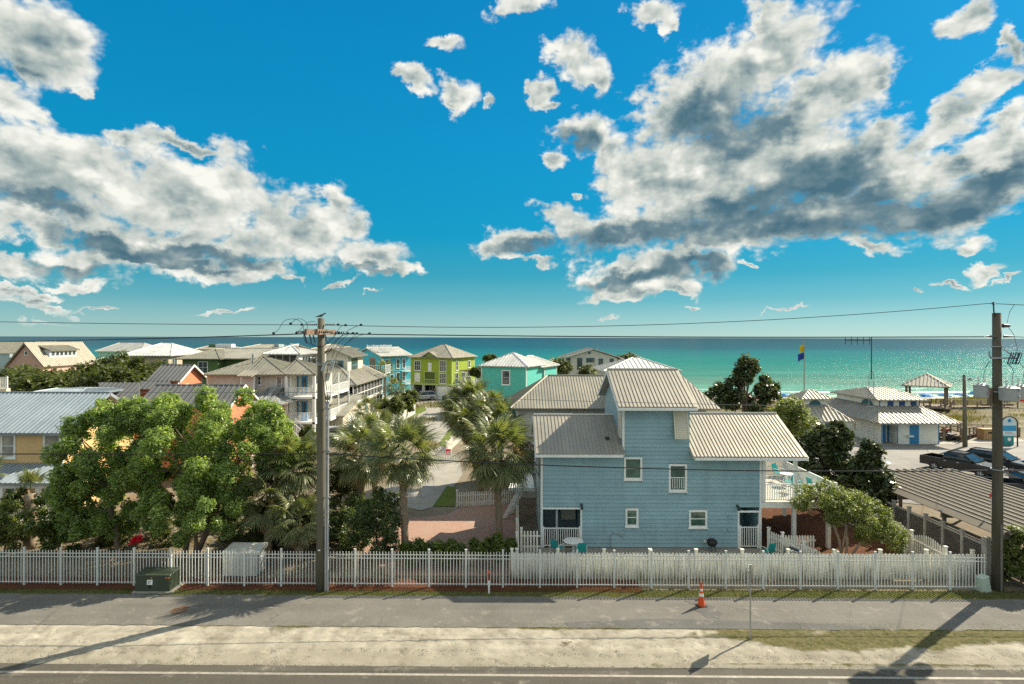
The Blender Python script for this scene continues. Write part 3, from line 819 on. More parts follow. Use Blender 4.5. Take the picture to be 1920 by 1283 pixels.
def pebbles():
    g = np.random.default_rng(12); n = 16000
    x = g.uniform(-22, 24, n); y = 20.68 + np.abs(g.normal(0, .95, n)); k = (y < 23.6) & (g.random(n) < np.clip(.25+fbm2(x*.6, y*1.2, 90, 4)*1.3-.35, 0, 1)); x, y = x[k], y[k]; n = len(x)
    r = g.uniform(.006, .022, n); z = np.full(n, .03); P = np.stack([x, y + RS*x, z], 1)
    o = np.array([[1,0,-.4],[-.5,.86,-.4],[-.5,-.86,-.4],[0,0,.8]]); rot = g.uniform(0, 6.28, n); c, s_ = np.cos(rot), np.sin(rot)
    V = np.stack([P + r[:, None]*np.stack([o[i,0]*c-o[i,1]*s_, o[i,0]*s_+o[i,1]*c, np.full(n, o[i,2])], 1) for i in range(4)], 1).reshape(-1, 3)
    F = np.concatenate([np.arange(n)[:, None]*4+np.array(f) for f in ((0,1,3),(1,2,3),(2,0,3))])
    obj_np('pebbles', np_mesh('pebbles', V, F, leafmat('pebble_stone', (.07,.06,.045), (.40,.37,.31), 0, .9), tint=np.tile(g.random(n)**1.5, 3)), kind='stuff', label='small pebbles and grit scattered over the sand verge', cat='pebbles')
pebbles()
# ================================================================== the light blue house (main subject)
R_TAN = roofmat('tan_roof_metal', (.36,.34,.285))
R_GREY = roofmat('grey_roof_metal', (.40,.41,.385))
R_WHITE = roofmat('white_roof_metal', (.66,.66,.62), .6)
R_BLUEW = roofmat('silver_roof_metal', (.34,.40,.44), .6, .5)
BLUE = pbr('blue_siding_paint', (.26,.41,.46), .6, var=.09, vs=.7, bump=.1, stain=.28)
BLUES = siding('blue_siding_far', (.26,.41,.46), .23)
def main_house():
    YW = 32.4
    T = thing('beach_house', 'large light blue clapboard beach house with grey metal roofs behind the white picket fence', 'house', (7.5, YW, 0))
    xl, xr = X(1015, YW), X(1428, YW)                 # 1.67 .. 14.2
    tl, tr = X(1168, YW), X(1294, YW)                 # tower
    zl, zt, zr = 5.35, 8.05, 5.30
    YB = 38.6
    # recess openings at the ground floor
    ol0, ol1, olz = xl+.12, X(1089, YW), Z(955, YW, 1050)
    or0, or1, orz = X(1387, YW), X(1423, YW), Z(961, YW, 1400)
    B = MB(); e = .06       # backing wall
    B.box(xl, tl, YW+e, YB, olz+.12, zl); B.box(ol1+.1, or0-.1, YW+e, YB, 0, olz+.12)
    B.box(tl, tr, YW+e, YB, olz+.12, zt); B.box(tr, xr, YW+e, YB, olz+.12, zr)
    B.box(or1+.1, xr, YW+e, YB, 0, olz+.12); B.box(xl, ol1+.1, YW+3.0, YB, 0, olz+.12)
    B.box(or0-.1, or1+.1, YW+2.5, YB, 0, olz+.12); B.box(xl, xl+.12, YW+e, YW+3.0, 0, olz+.12)
    # the gable end faces
    part(T, 'wall', B, BLUES)
    # windows: px rects
    wins = [(1174,861,1201,896,'d'),(1258,874,1285,918,'d'),(1177,957,1194,984,'s'),(1296,960,1323,986,'s')]
    fc = Face((0, YW+.045, 0), (1,0,0), (0,-1,0))
    holes = []
    for (a, b, c, d, k) in wins:
        a0, a1, z1, z0 = X(a, YW), X(c, YW), Z(b, YW, a), Z(d, YW, a)
        holes.append((a0-.10, a1+.10, z0-.12, z1+.10))
        w = window(T, fc, a0, a1, z0, z1, 1, 2, fw=.11, d=.085, gm=glassmat('green_glass', (.05,.10,.085), .08), label='double-hung window with white frame')
        if k == 'd' and a > 1200:
            m = MB()
            for q in range(6): fc.box(m, a0+.1+q*.13, a0+.14+q*.13, z0+.05, z0+.6, .013, .02)
            part(T, 'blind', m, WHITE, w)
    holes.append((ol0-.02, ol1+.09, -1, olz+.10)); holes.append((or0-.09, or1+.11, -1, orz+.10))
    sh = (X(1262, YW), X(1289, YW), Z(821, YW, 1270), Z(771, YW, 1270)); holes.append((sh[0], sh[1], sh[2], sh[3]))
    # clapboards, one by one
    board = {}
    sp = .228; k = 0; z = .08
    bmat = BLUE
    while z < zt-.05:
        z1 = min(z+sp, zt)
        segs = [(tl, tr)] if z >= zl-.02 else [(xl+.1, xr-.1)]
        if z >= zl-.02: segs = [(tl+.1, tr-.02)]
        for h in holes:
            if h[2] < z1-.03 and h[3] > z+.03:
                ns = []
                for a, b in segs:
                    if h[0] > a+.02 and h[0] < b: ns.append((a, h[0])); a2 = h[1]
                    elif h[0] <= a+.02 and h[1] > a: a2 = h[1]
                    else: ns.append((a, b)); continue
                    if h[1] < b: ns.append((max(a2, a), b))
                segs = ns
        for a, b in segs:
            if b-a < .05: continue
            m = MB(); y0 = YW+.059
            m.hexa([(a, YW-.012, z), (b, YW-.012, z), (b, y0, z), (a, y0, z), (a, YW+.030, z1-.002), (b, YW+.030, z1-.002), (b, y0, z1-.002), (a, y0, z1-.002)])
            part(T, 'siding_board', m, bmat)
        z = z1
    # trims
    for q in ((xl-.02, xl+.1, YW-.02, YW+.055, 0, zl-.01),
              (xr-.1, xr+.02, YW-.02, YW+.055, 0, zr-.01),
              (tl-.02, tl+.1, YW-.02, YW+.055, zl+.25, zt),
              (xl-.02, ol1+.1, YW-.025, YW+.055, olz, olz+.1),
              (ol1, ol1+.1, YW-.025, YW+.055, 0, olz-.002),
              (or0-.1, or0, YW-.025, YW+.055, 0, orz-.002),
              (or1, or1+.1, YW-.027, YW+.055, 0, orz-.002),
              (or0-.1, or1+.1, YW-.03, YW+.055, orz, orz+.1),
              (xl-.02, xl+.1, YW+2.9, YW+2.98, 0, olz)):
        part(T, 'trim_board', MB().box(*q), WHITE)
    # recess contents
    railing(T, (ol0+.02, YW+.05), (ol1-.01, YW+.05), .05, 1.15, .12, split=True)
    railing(T, (or0+.03, YW+.0), (or1-.03, YW+.0), .05, 1.25, .12, split=True, name='gate')
    c = MB().box(3.0, 3.9, YW+2.3, YW+2.9, .9, 1.5); part(T, 'utility_cabinet', c, pbr('cream_paint', (.5,.47,.38), .6))
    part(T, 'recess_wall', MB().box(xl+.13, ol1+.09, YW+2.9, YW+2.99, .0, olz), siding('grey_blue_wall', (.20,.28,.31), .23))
    part(T, 'recess_post', MB().box(X(1041, YW+2), X(1041, YW+2)+.12, YW+1.2, YW+1.32, 0, olz), WHITE)
    # bahama shutter, propped open
    f0 = sh; m = MB()
    a0, a1, z0, z1 = f0; tilt = .42
    def P(a, t, o): return (a, YW+.03-tilt*t-o, z1-(z1-z0)*t)
    m.hexa([P(a0,1,0),P(a1,1,0),P(a1,1,.04),P(a0,1,.04),P(a0,0,0),P(a1,0,0),P(a1,0,.04),P(a0,0,.04)][:8])
    n = 15
    for k in range(n):
        t0 = .04+.92*k/n; t1 = t0+.035
        m.hexa([P(a0+.07,t1,.04),P(a1-.07,t1,.04),P(a1-.07,t1,.075),P(a0+.07,t1,.075),P(a0+.07,t0,.04),P(a1-.07,t0,.04),P(a1-.07,t0,.06),P(a0+.07,t0,.06)])
    for aa in (a0, a1-.07):
        m.hexa([P(aa,1,.04),P(aa+.07,1,.04),P(aa+.07,1,.09),P(aa,1,.09),P(aa,0,.04),P(aa+.07,0,.04),P(aa+.07,0,.09),P(aa,0,.09)])
    m.tube([(a0+.12, YW, z0+.1), P(a0+.12, .95, 0)], .015, 5); m.tube([(a1-.12, YW, z0+.1), P(a1-.12, .95, 0)], .015, 5)
    part(T, 'shutter', m, CREAMT, label='cream louvred shutter propped open')
    # second shutter on the tower's left wall
    m = MB(); fl = LT(tl, YW+3); fl.box(m, 1.9, 2.8, 6.2, 7.7, .0, .07); part(T, 'shutter', m, CREAMT)
    # wall lights, vents, spigot
    for (a, b) in ((1091, 947), (1383, 949)):
        x, z = X(a, YW), Z(b, YW, a); m = MB(); m.box(x-.06, x+.06, YW-.05, YW+.0, z-.08, z+.08)
        m.cyl((x, YW-.05, z+.06), (x, YW-.28, z-.02), .03, .03, 6); m.cyl((x, YW-.2, z-.16), (x, YW-.3, z+.02), .09, .04, 8)
        part(T, 'wall_lamp', m, pbr('dark_bronze', (.05,.05,.05), .5))
    for (a, b) in ((1368, 970), (1368, 993)):
        x, z = X(a, YW), Z(b, YW, a); part(T, 'vent_cap', MB().cyl((x, YW-.09, z), (x, YW, z), .09, .11, 10), BLUE)
    part(T, 'outlet_box', MB().box(X(1320, YW), X(1320, YW)+.14, YW-.06, YW-.01, .35, .52), WHITE)
    # ---- roofs
    ov = .62
    # left wing gable
    yr = 35.3
    def gab(x0, x1, yf, yb, ze, zr_, nm, label=None, sp=.215):
        pl, rg = hip_planes(x0, x1, yf, yb, ze, zr_, 'x')
        return roof(T, pl, [rg], R_TAN, sp, True, label=label, trim=pbr('roof_trim', (.56,.54,.48), .5, stain=.2), rw=.018, rh=.034)
    gab(X(1005, 31.7), tl+.0, 31.75, 38.9, 5.5, 7.15, 'left')
    ymid = 35.35
    gab(X(1160, 31.7), X(1308, 31.7), 31.7, 39.2, 8.12, 9.98, 'tower')
    gab(tr-.02, X(1515, 31.7), 31.7, 39.2, 5.36, 7.25, 'right')
    # gable infill walls + fascias (outer ends)
    g = MB()
    for x, s_, ze, zr_, y0, y1 in ((xl, -1, zl, 7.0, YW, YB), (tl, -1, zt, 9.85, YW, YB), (tr, 1, zt, 9.85, YW, YB)):
        g.prism([(x, y0+.06, ze), (x, y1, ze), (x, (y0+y1)/2, zr_-.13)], (.08*-s_, 0, 0))
    part(T, 'gable_wall', g, BLUES)
    g = MB()
    for x, yf, yb, ze, zr_ in ((X(1005,31.7)-.05, 31.72, 38.92, 5.42, 7.07), (X(1160,31.7)-.05, 31.67, 39.22, 8.04, 9.90), (X(1515,31.7)+.002, 31.67, 39.22, 5.28, 7.17)):
        ym = (yf+yb)/2
        g.prism([(x, yf, ze-.14), (x, yf, ze+.06), (x, ym, zr_+.06), (x, ym, zr_-.14)], (.045, 0, 0))
        g.prism([(x, yb, ze-.14), (x, yb, ze+.06), (x, ym, zr_+.06), (x, ym, zr_-.14)], (.045, 0, 0))
    part(T, 'rake_board', g, WHITE)
    g = MB(); g.box(X(1005,31.7), tl-.1, 31.66, 31.74, 5.32, 5.45); g.box(X(1160,31.7), X(1308,31.7), 31.61, 31.69, 7.94, 8.08); g.box(tr+.05, X(1515,31.7), 31.61, 31.69, 5.18, 5.31)
    part(T, 'fascia', g, WHITE)
    # rear right wing
    walls(T, 8.0, 13.2, 38.7, 45.5, 2, 7.3, BLUES)
    pl, rg = hip_planes(7.6, 13.9, 37.9, 46, 7.25, 9.55, 'x', 0, 1.8)
    roof(T, pl, [rg], R_TAN, .215, True, rw=.018, rh=.034)
    # vent pipes
    p = at(1141, 831, 32.6); m = MB().cyl((p[0], p[1]+.4, p[2]-.25), (p[0], p[1]+.4, p[2]+.22), .09, .09, 10); m.cyl((p[0], p[1]+.4, p[2]+.22), (p[0], p[1]+.4, p[2]+.3), .14, .1, 10)
    part(T, 'vent_pipe', m, BLACKM)
    p = at(1355, 842, 32.7); m = MB().cyl((p[0], p[1]+.2, p[2]-.3), (p[0], p[1]+.2, p[2]+.15), .06, .06, 8); part(T, 'vent_pipe', m, STEEL)
    # ---- porch and deck at the right end
    zd = 2.68; xd = X(1520, YW)
    D = MB(); 
    nb = 26
    deck_frame = MB(); deck_frame.box(xr+.03, 18.6, YW-.02, YW+.1, zd-.36, zd-.06); deck_frame.box(xr+.03, xr+.13, YW+.11, YB, zd-.36, zd-.06); deck_frame.box(18.5, 18.6, YW+.11, YB, zd-.36, zd-.06)
    dk = part(T, 'deck_frame', deck_frame, WHITE)
    for k in range(nb):
        y0 = YW+.0+(YB-YW)*k/nb; m = MB().box(xr+.03, 18.62, y0, y0+(YB-YW)/nb-.012, zd-.058, zd-.02); part(T, 'deck_board', m, pbr('deck_paint', (.46,.44,.39), .7, var=.2), dk)
    for (px, y) in ((1490, YW+.07), (1555, YW+.07)):
        x = X(px, y); part(T, 'deck_post', MB().box(x-.1, x+.1, y-.1+.06, y+.15, 0, zd-.365), WHITE)
    for x, y in ((xr+.12, YB-.2), (16.0, YB-.2), (18.4, YB-.2)): part(T, 'deck_post', MB().box(x-.1, x+.1, y-.1, y+.1, 0, zd-.365), WHITE)
    for (px, y) in ((1432, YW+.06), (1492, YW+.06)):
        x = X(px, y); part(T, 'porch_post', MB().box(x-.09, x+.09, y-.08, y+.1, zd-.018, 5.15), WHITE)
    part(T, 'porch_beam', MB().box(xr+.03, X(1500, YW), YW-.03, YW+.12, 5.0, 5.17), WHITE)
    railing(T, (xr+.12, YW+.04), (X(1492, YW), YW+.04), zd, zd+1.0, .13, split=True)
    railing(T, (X(1492, YW)+.1, YW+.04), (18.5, YW+.04), zd, zd+1.0, .13, split=True)
    railing(T, (18.5, YW+.15), (18.5, YB-.1), zd, zd+1.0, .13)
    railing(T, (xr+.2, YB-.1), (18.4, YB-.1), zd, zd+1.0, .13)
    return T, zd, xr, YW
BH, ZD, XRW, YWALL = main_house()

# things on the deck and patio
def chair(label, loc, rz, group=None, h=.44):
    T = thing('patio_chair', label, 'chair', loc, rz, group, local=True)
    part(T, 'seat', MB().box(-.24, .24, -.24, .24, h-.03, h), TEAL)
    m = MB(); m.hexa([(-.24,.23,h+.02),(.24,.23,h+.02),(.24,.27,h+.02),(-.24,.27,h+.02),(-.22,.36,h+.5),(.22,.36,h+.5),(.22,.40,h+.5),(-.22,.40,h+.5)])
    part(T, 'backrest', m, TEAL)
    for sx in (-1, 1):
        m = MB().tube([(sx*.26, -.26, 0), (sx*.27, -.24, h+.2), (sx*.27, .2, h+.22), (sx*.26, .33, h+.1), (sx*.26, .30, 0)], .018, 5)
        part(T, 'leg_frame', m, WHITE)
    return T
def round_table(label, loc, r=.48, h=.74):
    T = thing('round_table', label, 'table', loc, local=True)
    part(T, 'tabletop', MB().lathe((0,0,0), [(r*.9,h-.03),(r,h-.02),(r,h+.005),(r*.97,h+.012)], 28), WHITE)
    part(T, 'pedestal', MB().lathe((0,0,0), [(.26,0),(.25,.04),(.09,.08),(.07,.4),(.14,h-.032)], 16), WHITE)
    return T
chair('teal patio chair with white arms left of the round white table', (X(1046, 31.3), 31.3, .03), R(140))
chair('teal patio chair pushed in front of the round white patio table', (X(1091, 30.9), 30.9, .03), R(180))
chair('teal patio chair alone on the patio by the right gate of the blue house', (X(1440, 30.9), 30.9, .03), R(200))
round_table('round white table on the patio beside the blue house', (X(1076, 31.45), 31.45, .03), .55)
round_table('small round white table on the raised deck of the blue house', (X(1476, 36), 36, ZD), .42)
chair('teal chair standing against the rear rail of the raised deck', (X(1461, 37), 37, ZD), R(30), h=.6)
chair('teal chair in front of the small table on the raised deck', (X(1482, 34.6), 34.6, ZD), R(200), h=.6)
chair('teal chair at the right end of the raised deck, partly behind the small tree', (X(1527, 34.2), 34.2, ZD), R(100))
chair('low teal chair behind the deck rail, beside the tree crown', (X(1513, 33.3), 33.3, ZD), R(60))
# grill
T = thing('charcoal_grill', 'small black kettle grill against the blue wall', 'grill', (X(1336, 31.9), 31.9, .03), local=True)
part(T, 'bowl', MB().lathe((0,0,0), [(.05,.28),(.2,.32),(.27,.45),(.28,.52)], 16), BLACKM)
part(T, 'lid', MB().lathe((0,0,0), [(.285,.525),(.26,.62),(.14,.70),(.03,.73)], 16), BLACKM)
for a in (0, 2.1, 4.2): part(T, 'leg', MB().tube([(.1*math.cos(a), .1*math.sin(a), .3), (.25*math.cos(a), .25*math.sin(a), 0)], .015, 5), BLACKM)
T = thing('handrail', 'grey bent metal handrail beside the patio steps', 'handrail', gnd(1145, 1031))
b = Vector(gnd(1145, 1030)); part(T, 'rail', MB().tube([b, b+Vector((0,0,.75)), b+Vector((.15,.05,.9)), b+Vector((.5,.1,.82)), b+Vector((1.1,.2,.3)), b+Vector((1.2,.2,.0))], .025, 6), STEEL)
# patio slab (concrete)
m = MB(); m.box(.6, 14.3, 28.75, YWALL-.01, -.05, .03); single('patio', m, M_CONC, kind='structure')
# the air conditioner right of the house
T = thing('air_conditioner', 'round topped grey air conditioning unit behind the short picket fence', 'air conditioner', (X(1497, 30.2), 30.2, 0), local=True)
m = MB().box(-.55, .55, -.45, .45, 0, .82); part(T, 'cabinet', m, pbr('ac_paint', (.36,.37,.34), .5))
for k in range(6): part(T, 'fin', MB().box(-.556-.0, .556, -.456, .456, .1+k*.11, .13+k*.11), STEEL)
m = MB().lathe((0,0,.82), [(.42,0),(.42,.03),(.38,.05),(.06,.06)], 20); part(T, 'fan_guard', m, pbr('dark_guard', (.035,.04,.07), .4))
# ================================================================== neighbouring houses
S_BEIGE = siding('beige_siding', (.60,.58,.50), .2); S_GREY = siding('grey_siding', (.52,.50,.44), .18); S_CREAM = pbr('cream_stucco', (.66,.60,.46), .75, var=.06, stain=.15)
S_SAND = pbr('sand_stucco', (.50,.46,.36), .75, var=.06, stain=.15)
S_GREEN = pbr('lime_stucco', (.30,.40,.035), .7, var=.06, stain=.12); S_COB = pbr('turquoise_paint', (.055,.42,.56), .65, var=.06)
S_TEAL = pbr('aqua_stucco', (.10,.52,.44), .7, var=.06, stain=.12); S_PINK = pbr('pink_stucco', (.58,.36,.29), .7, var=.06)
S_ORANGE = siding('coral_siding', (.62,.22,.11), .18); S_YEL = siding('yellow_siding', (.72,.48,.22), .19)
S_OLIVE = pbr('green_paint', (.10,.17,.055), .7); S_SEA = pbr('seafoam_paint', (.22,.42,.32), .7); S_TAN = pbr('tan_stucco', (.46,.38,.28), .7)
S_GB = pbr('grey_blue_paint', (.28,.35,.36), .7); S_PG = pbr('pale_grey_paint', (.44,.46,.42), .7)
R_OLIVE = roofmat('olive_roof_metal', (.31,.30,.235)); R_PALE = roofmat('pale_roof_metal', (.37,.36,.30)); R_SAND = roofmat('sand_roof_metal', (.37,.35,.285))
R_SLATE = roofmat('slate_roof_metal', (.20,.205,.20), .6); R_DULLW = roofmat('dull_white_roof', (.52,.52,.47), .6)
BLUED = pbr('blue_door_paint', (.03,.22,.46), .5); BLUESH = pbr('navy_shutter_paint', (.02,.07,.22), .5)

def beige_house():
    T = thing('beach_house', 'pale beige clapboard house with tan hip roof directly behind the blue house', 'house', (4, 43, 0))
    walls(T, .35, 10.5, 42.6, 50.3, 0, 6.6, S_BEIGE, trim=WHITE)
    pl, rg = hip_planes(-.1, 11, 42.1, 50.8, 6.72, 8.85, 'x', 3.0, 0)
    roof(T, pl, [rg, ((-.1,42.1,6.72),(2.9,46.45,8.85))], R_SAND, .22, True, rw=.018, rh=.034)
    window(T, FR(0, 42.6), .9, 1.7, 2.0, 3.5)
    part(T, 'stair_stringer', MB().prism([(.35, 37.5, 1.9), (.6, 37.5, 1.9), (-.35, 37.5, .1), (-.6, 37.5, .1)], (0, .12, 0)), WHITE)
    part(T, 'stair_stringer', MB().prism([(.75, 38.5, 1.9), (1.0, 38.5, 1.9), (.05, 38.5, .1), (-.2, 38.5, .1)], (0, .12, 0)), WHITE)
    part(T, 'porch_landing', MB().box(-.2, 1.5, 37.4, 42.59, 1.9, 2.1), WHITE)
beige_house()

def white_roof_house():
    T = thing('beach_house', 'house showing only its white standing seam hip roofs above the blue house', 'house', (12, 56, 0))
    walls(T, 9.2, 15.8, 55.3, 61.5, 0, 8.6, S_PG)
    pl, rg = hip_planes(8.8, 16.3, 54.6, 62.2, 8.75, 9.9, 'x', 3.6, 3.2); roof(T, pl, [rg, ((8.8,54.6,8.75),(12.4,58.4,9.9)), ((16.3,54.6,8.75),(13.1,58.4,9.9))], R_WHITE, .45, True)
white_roof_house()

def rotated(name, label, C, th, group=None): return thing(name, label, 'house', (C[0], C[1], 0), -R(th), group, local=True)

def teal_house():
    T = rotated('beach_house', 'aqua stucco house with white hip roofs and one dark window facing the street', (2.15, 85), 23.5)
    W, L = 7.5, 7.2
    walls(T, -W, 0, 0, L, 0, 7.55, S_TEAL, trim=WHITE); walls(T, -W+1.2, .25, L-.1, 13.2, 0, 7.25, S_TEAL, trim=WHITE)
    pl, rg = hip_planes(-W-.4, .4, -.4, L+.4, 7.6, 9.55, 'x', 3.95, 3.85); roof(T, pl, [rg, ((-W-.4,-.4,7.6),(-W/2,L/2,9.55)), ((.4,-.4,7.6),(-W/2,L/2,9.55))], R_WHITE, .52, True, rw=.05, rh=.06)
    pl, rg = hip_planes(-W+.8, .65, 5.2, 13.6, 7.3, 8.9, 'y', 2.5, 3.5); roof(T, pl, [rg, ((.65,13.6,7.3),rg[1])], R_WHITE, .52, True, rw=.05, rh=.06)
    window(T, FR(0, 0), -3.9, -2.75, 4.9, 6.9, 1, 2, fw=.14)
    railing(T, (-W-1.5, 1), (-W-.1, 1), 4.6, 5.6)
teal_house()

def green_house():
    T = rotated('beach_house', 'lime green three storey house with hipped tan roof at the end of the lane', (-11.5, 109), 23.5)
    W, L = 9.3, 9.5; zb, ze = 2.9, 8.0
    walls(T, -W, 0, 0, L, zb, ze, S_GREEN, trim=pbr('lime_trim', (.46,.56,.22), .6))
    part(T, 'floor_band', MB().box(-W-.08, .08, -.08, L+.08, zb-.25, zb-.003), pbr('lime_trim', (.46,.56,.22), .6))
    g = MB()
    for a0, a1 in ((-W, -W+.7), (-W+2.6, -W+3.2), (-W+5.7, -W+6.1), (-.3, 0)): g.box(a0, a1, 0, .3, 0, zb-.25)
    g.box(-W, -W+.2, .31, L, 0, zb-.25); g.box(-.2, 0, .31, L, 0, zb-.25); g.box(-W, 0, L-.2, L, 0, zb-.253)
    part(T, 'ground_floor_wall', g, S_PG)
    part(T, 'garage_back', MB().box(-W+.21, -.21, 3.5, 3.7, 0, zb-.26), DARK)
    d = MB(); fc = FR(0, 0); fc.box(d, -W+6.1, -.3, 0, zb-.4, -.12, -.05)
    part(T, 'garage_door', d, WHITE)
    for k in range(3): part(T, 'stair_string', MB().prism([(-W+3.4+k*.55, .5, 0), (-W+3.6+k*.55, .5, 0), (-W+3.0+.55*k, 1.5+1.2, 2.5), (-W+2.8+.55*k, 2.7, 2.5)], (.08, 0, 0)), WHITE)
    pl, rg = hip_planes(-W-.5, .5, -.5, L+.5, ze+.02, 10.5, 'x', 4.9, 4.8)
    roof(T, pl, [rg, ((-W-.5,-.5,ze),rg[0]), ((.5,-.5,ze),rg[1]), ((.5,L+.5,ze),rg[1])], R_SAND, .5, True, rw=.04, rh=.045)
    # front gablet
    G = MB(); G.prism([(-W+2.4, -.1, ze-.1), (-W+6.4, -.1, ze-.1), (-W+4.4, -.1, ze+1.0)], (0, 1.0, 0)); part(T, 'gablet_wall', G, S_GREEN)
    roof(T, [[(-W+6.6,-.45,ze-.06),(-W+6.6,1.6,ze-.06),(-W+4.4,3.4,ze+1.15),(-W+4.4,-.45,ze+1.15)],[(-W+2.2,1.6,ze-.06),(-W+2.2,-.45,ze-.06),(-W+4.4,-.45,ze+1.15),(-W+4.4,3.4,ze+1.15)]], [], R_SAND, .5, True, name='gablet_roof')
    fw = pbr('lime_trim', (.46,.56,.22), .6)
    for a0, a1, z0, z1, k in ((-8.4,-7.1,5.5,7.3,'w'),(-2.7,-1.3,5.4,7.4,'w'),(-2.7,-1.3,3.1,4.95,'w'),(-5.3,-4.5,5.3,7.0,'s'),(-8.4,-7.1,3.1,4.95,'s')):
        if k == 'w': window(T, fc, a0, a1, z0, z1, 3, 2, fm=WHITE)
        else: shutter(T, fc, a0, a1, z0, z1, WHITE)
    # recessed balcony as a flat panel, the recess shade put into its dark green
    m = MB(); fc.box(m, -6.0, -3.7, 3.0, 5.2, .0, .03); part(T, 'balcony_back', m, pbr('shaded_green', (.09,.13,.02), .7))
    m = MB(); fc.box(m, -6.1,-6.0,2.95,5.3,0,.12); fc.box(m,-3.7,-3.6,2.95,5.3,0,.12); fc.box(m,-6.0,-3.7,5.2,5.3,0,.12); fc.box(m,-6.0,-3.7,3.72,3.82,0,.12); fc.box(m,-6.0,-3.7,2.95,3.05,0,.12)
    for k in range(1, 18): fc.box(m, -6.0+k*2.3/18-.015, -6.0+k*2.3/18+.015, 3.05, 3.72, .05, .09)
    part(T, 'balcony_rail', m, fw)
    fr = RT(0, 0)
    window(T, fr, 1.6, 2.3, 5.6, 7.3, 1, 2); window(T, fr, 6.6, 7.4, 5.9, 7.2, 1, 2); window(T, fr, 1.2, 2.4, 3.0, 5.0, 2, 2); window(T, fr, 4.0, 5.2, 3.1, 5.0, 2, 2); window(T, fr, 6.2, 7.6, 3.1, 5.0, 2, 2)
    m = MB()
    for k in range(7): m.box(.0, 1.8, 3.0+k*.8, 3.1+k*.8, 5.35, 5.5)
    m.box(1.4, 1.5, 2.8, 8.2, 5.2, 5.34); part(T, 'pergola', m, WOOD)
    for y in (3.0, 8.0): part(T, 'pergola_post', MB().box(1.4, 1.5, y, y+.1, 2.6, 5.19), WHITE)
    railing(T, (.1, 3), (1.7, 3), 2.7, 3.6); railing(T, (1.7, 3.1), (1.7, 8), 2.7, 3.6)
green_house()

def cobalt_house():
    T = rotated('beach_house', 'bright turquoise house with white railings on top of its roof', (-27.1, 118), 40)
    W, L, ze = 9, 7.6, 8.0
    walls(T, -W, 0, 0, L, 0, ze, S_COB, trim=pbr('turquoise_trim', (.14,.5,.6), .6))
    pl, rg = hip_planes(-W-.5, .6, -.6, L+.6, ze+.02, 9.7, 'y'); roof(T, pl, [rg], R_DULLW, .5, True, rw=.03, rh=.035)
    G = MB(); G.prism([(-W, -.05, ze), (0, -.05, ze), (-W/2, -.05, 9.45)], (0, .2, 0)); part(T, 'gable_wall', G, S_COB)
    fc = FR(0, 0); fr = RT(0, 0)
    window(T, fc, -3.6, -2.3, 5.2, 7.3, 1, 2, fw=.25, fm=pbr('brick_red_trim', (.30,.13,.08), .6)); window(T, fc, -7.5, -6.8, 6.0, 7.4)
    for a in (1.2, 4.0, 5.6): window(T, fr, a, a+.75, 5.4, 7.3, 1, 2)
    for a in (2.4, 4.0, 5.6): window(T, fr, a, a+.75, 2.6, 4.4 if a > 3 else 4.0, 1, 2)
    railing(T, (-W/2+.6, .8), (-W/2+3.2, .8), 9.0, 10.3, .2); railing(T, (-W/2+.6, 3.6), (-W/2+3.2, 3.6), 9.0, 10.3, .2); railing(T, (-W/2+3.2, .8), (-W/2+3.2, 3.6), 9.0, 10.3, .2)
    railing(T, (-W+.5, 2.6), (-W/2-.6, 2.6), 9.0, 10.2, .2); railing(T, (-W/2-.6, 2.6), (-W/2-.6, 6.4), 9.0, 10.2, .2)
    part(T, 'floor_band', MB().box(-W-.06, .06, -.06, L+.06, 4.75, 4.9), pbr('turquoise_trim', (.14,.5,.6), .6))
    b = MB(); b.box(.05, 1.4, 5.2, L, 4.6, 4.75); b.box(.05, 1.4, 5.2, L, 1.9, 2.05)
    for z in (0,): b.box(1.3, 1.42, L-.15, L, 0, ze-.2)
    part(T, 'balcony', b, WHITE); railing(T, (1.35, 5.2), (1.35, L), 4.75, 5.7); railing(T, (1.35, 5.2), (1.35, L), 2.05, 3.0)
cobalt_house()

def beach_grey_house():
    T = thing('beach_house', 'low grey gabled house with dark teal window frames in front of the sea', 'house', (X(1108,130), 130, 0))
    x0, x1, y0, y1 = X(1059,130), X(1157,130), 130, 141
    walls(T, x0, x1, y0, y1, -.5, 7.35, S_PG)
    walls(T, x1, X(1170,132), 131.2, 141, -.5, 7.1, S_PG)
    gw = MB(); gw.prism([(x0, y0+.02, 7.35), (x1, y0+.02, 7.35), ((x0+x1)/2, y0+.02, 9.2)], (0, .2, 0)); part(T, 'gable_wall', gw, S_PG)
    pl, rg = hip_planes(x0-.5, x1+1.4, y0-.6, y1+.6, 7.3, 9.4, 'y'); roof(T, pl, [rg], R_DULLW, .55, True, rw=.03, rh=.035)
    f = FR(0, y0); tf = pbr('dark_teal_trim', (.02,.10,.14), .6)
    for a, b, c, d, r_ in ((1063,1069,672,692,2),(1083,1091,672,692,2),(1100,1114,672,678,1),(1123,1130,673,692,2),(1144,1150,673,684,2)):
        window(T, f, X(a,y0), X(b,y0), Z(d,y0), Z(c,y0), 1 if r_ == 2 else 2, r_, fm=tf)
    m = MB().cyl(at(1105,662,129.9), at(1105,662,130), .28, .28, 14); part(T, 'round_vent', m, tf)
    p = at(1121,650,134); part(T, 'chimney', MB().box(p[0]-.12, p[0]+.12, 134, 134.3, 8.9, 10.1), STEEL)
beach_grey_house()

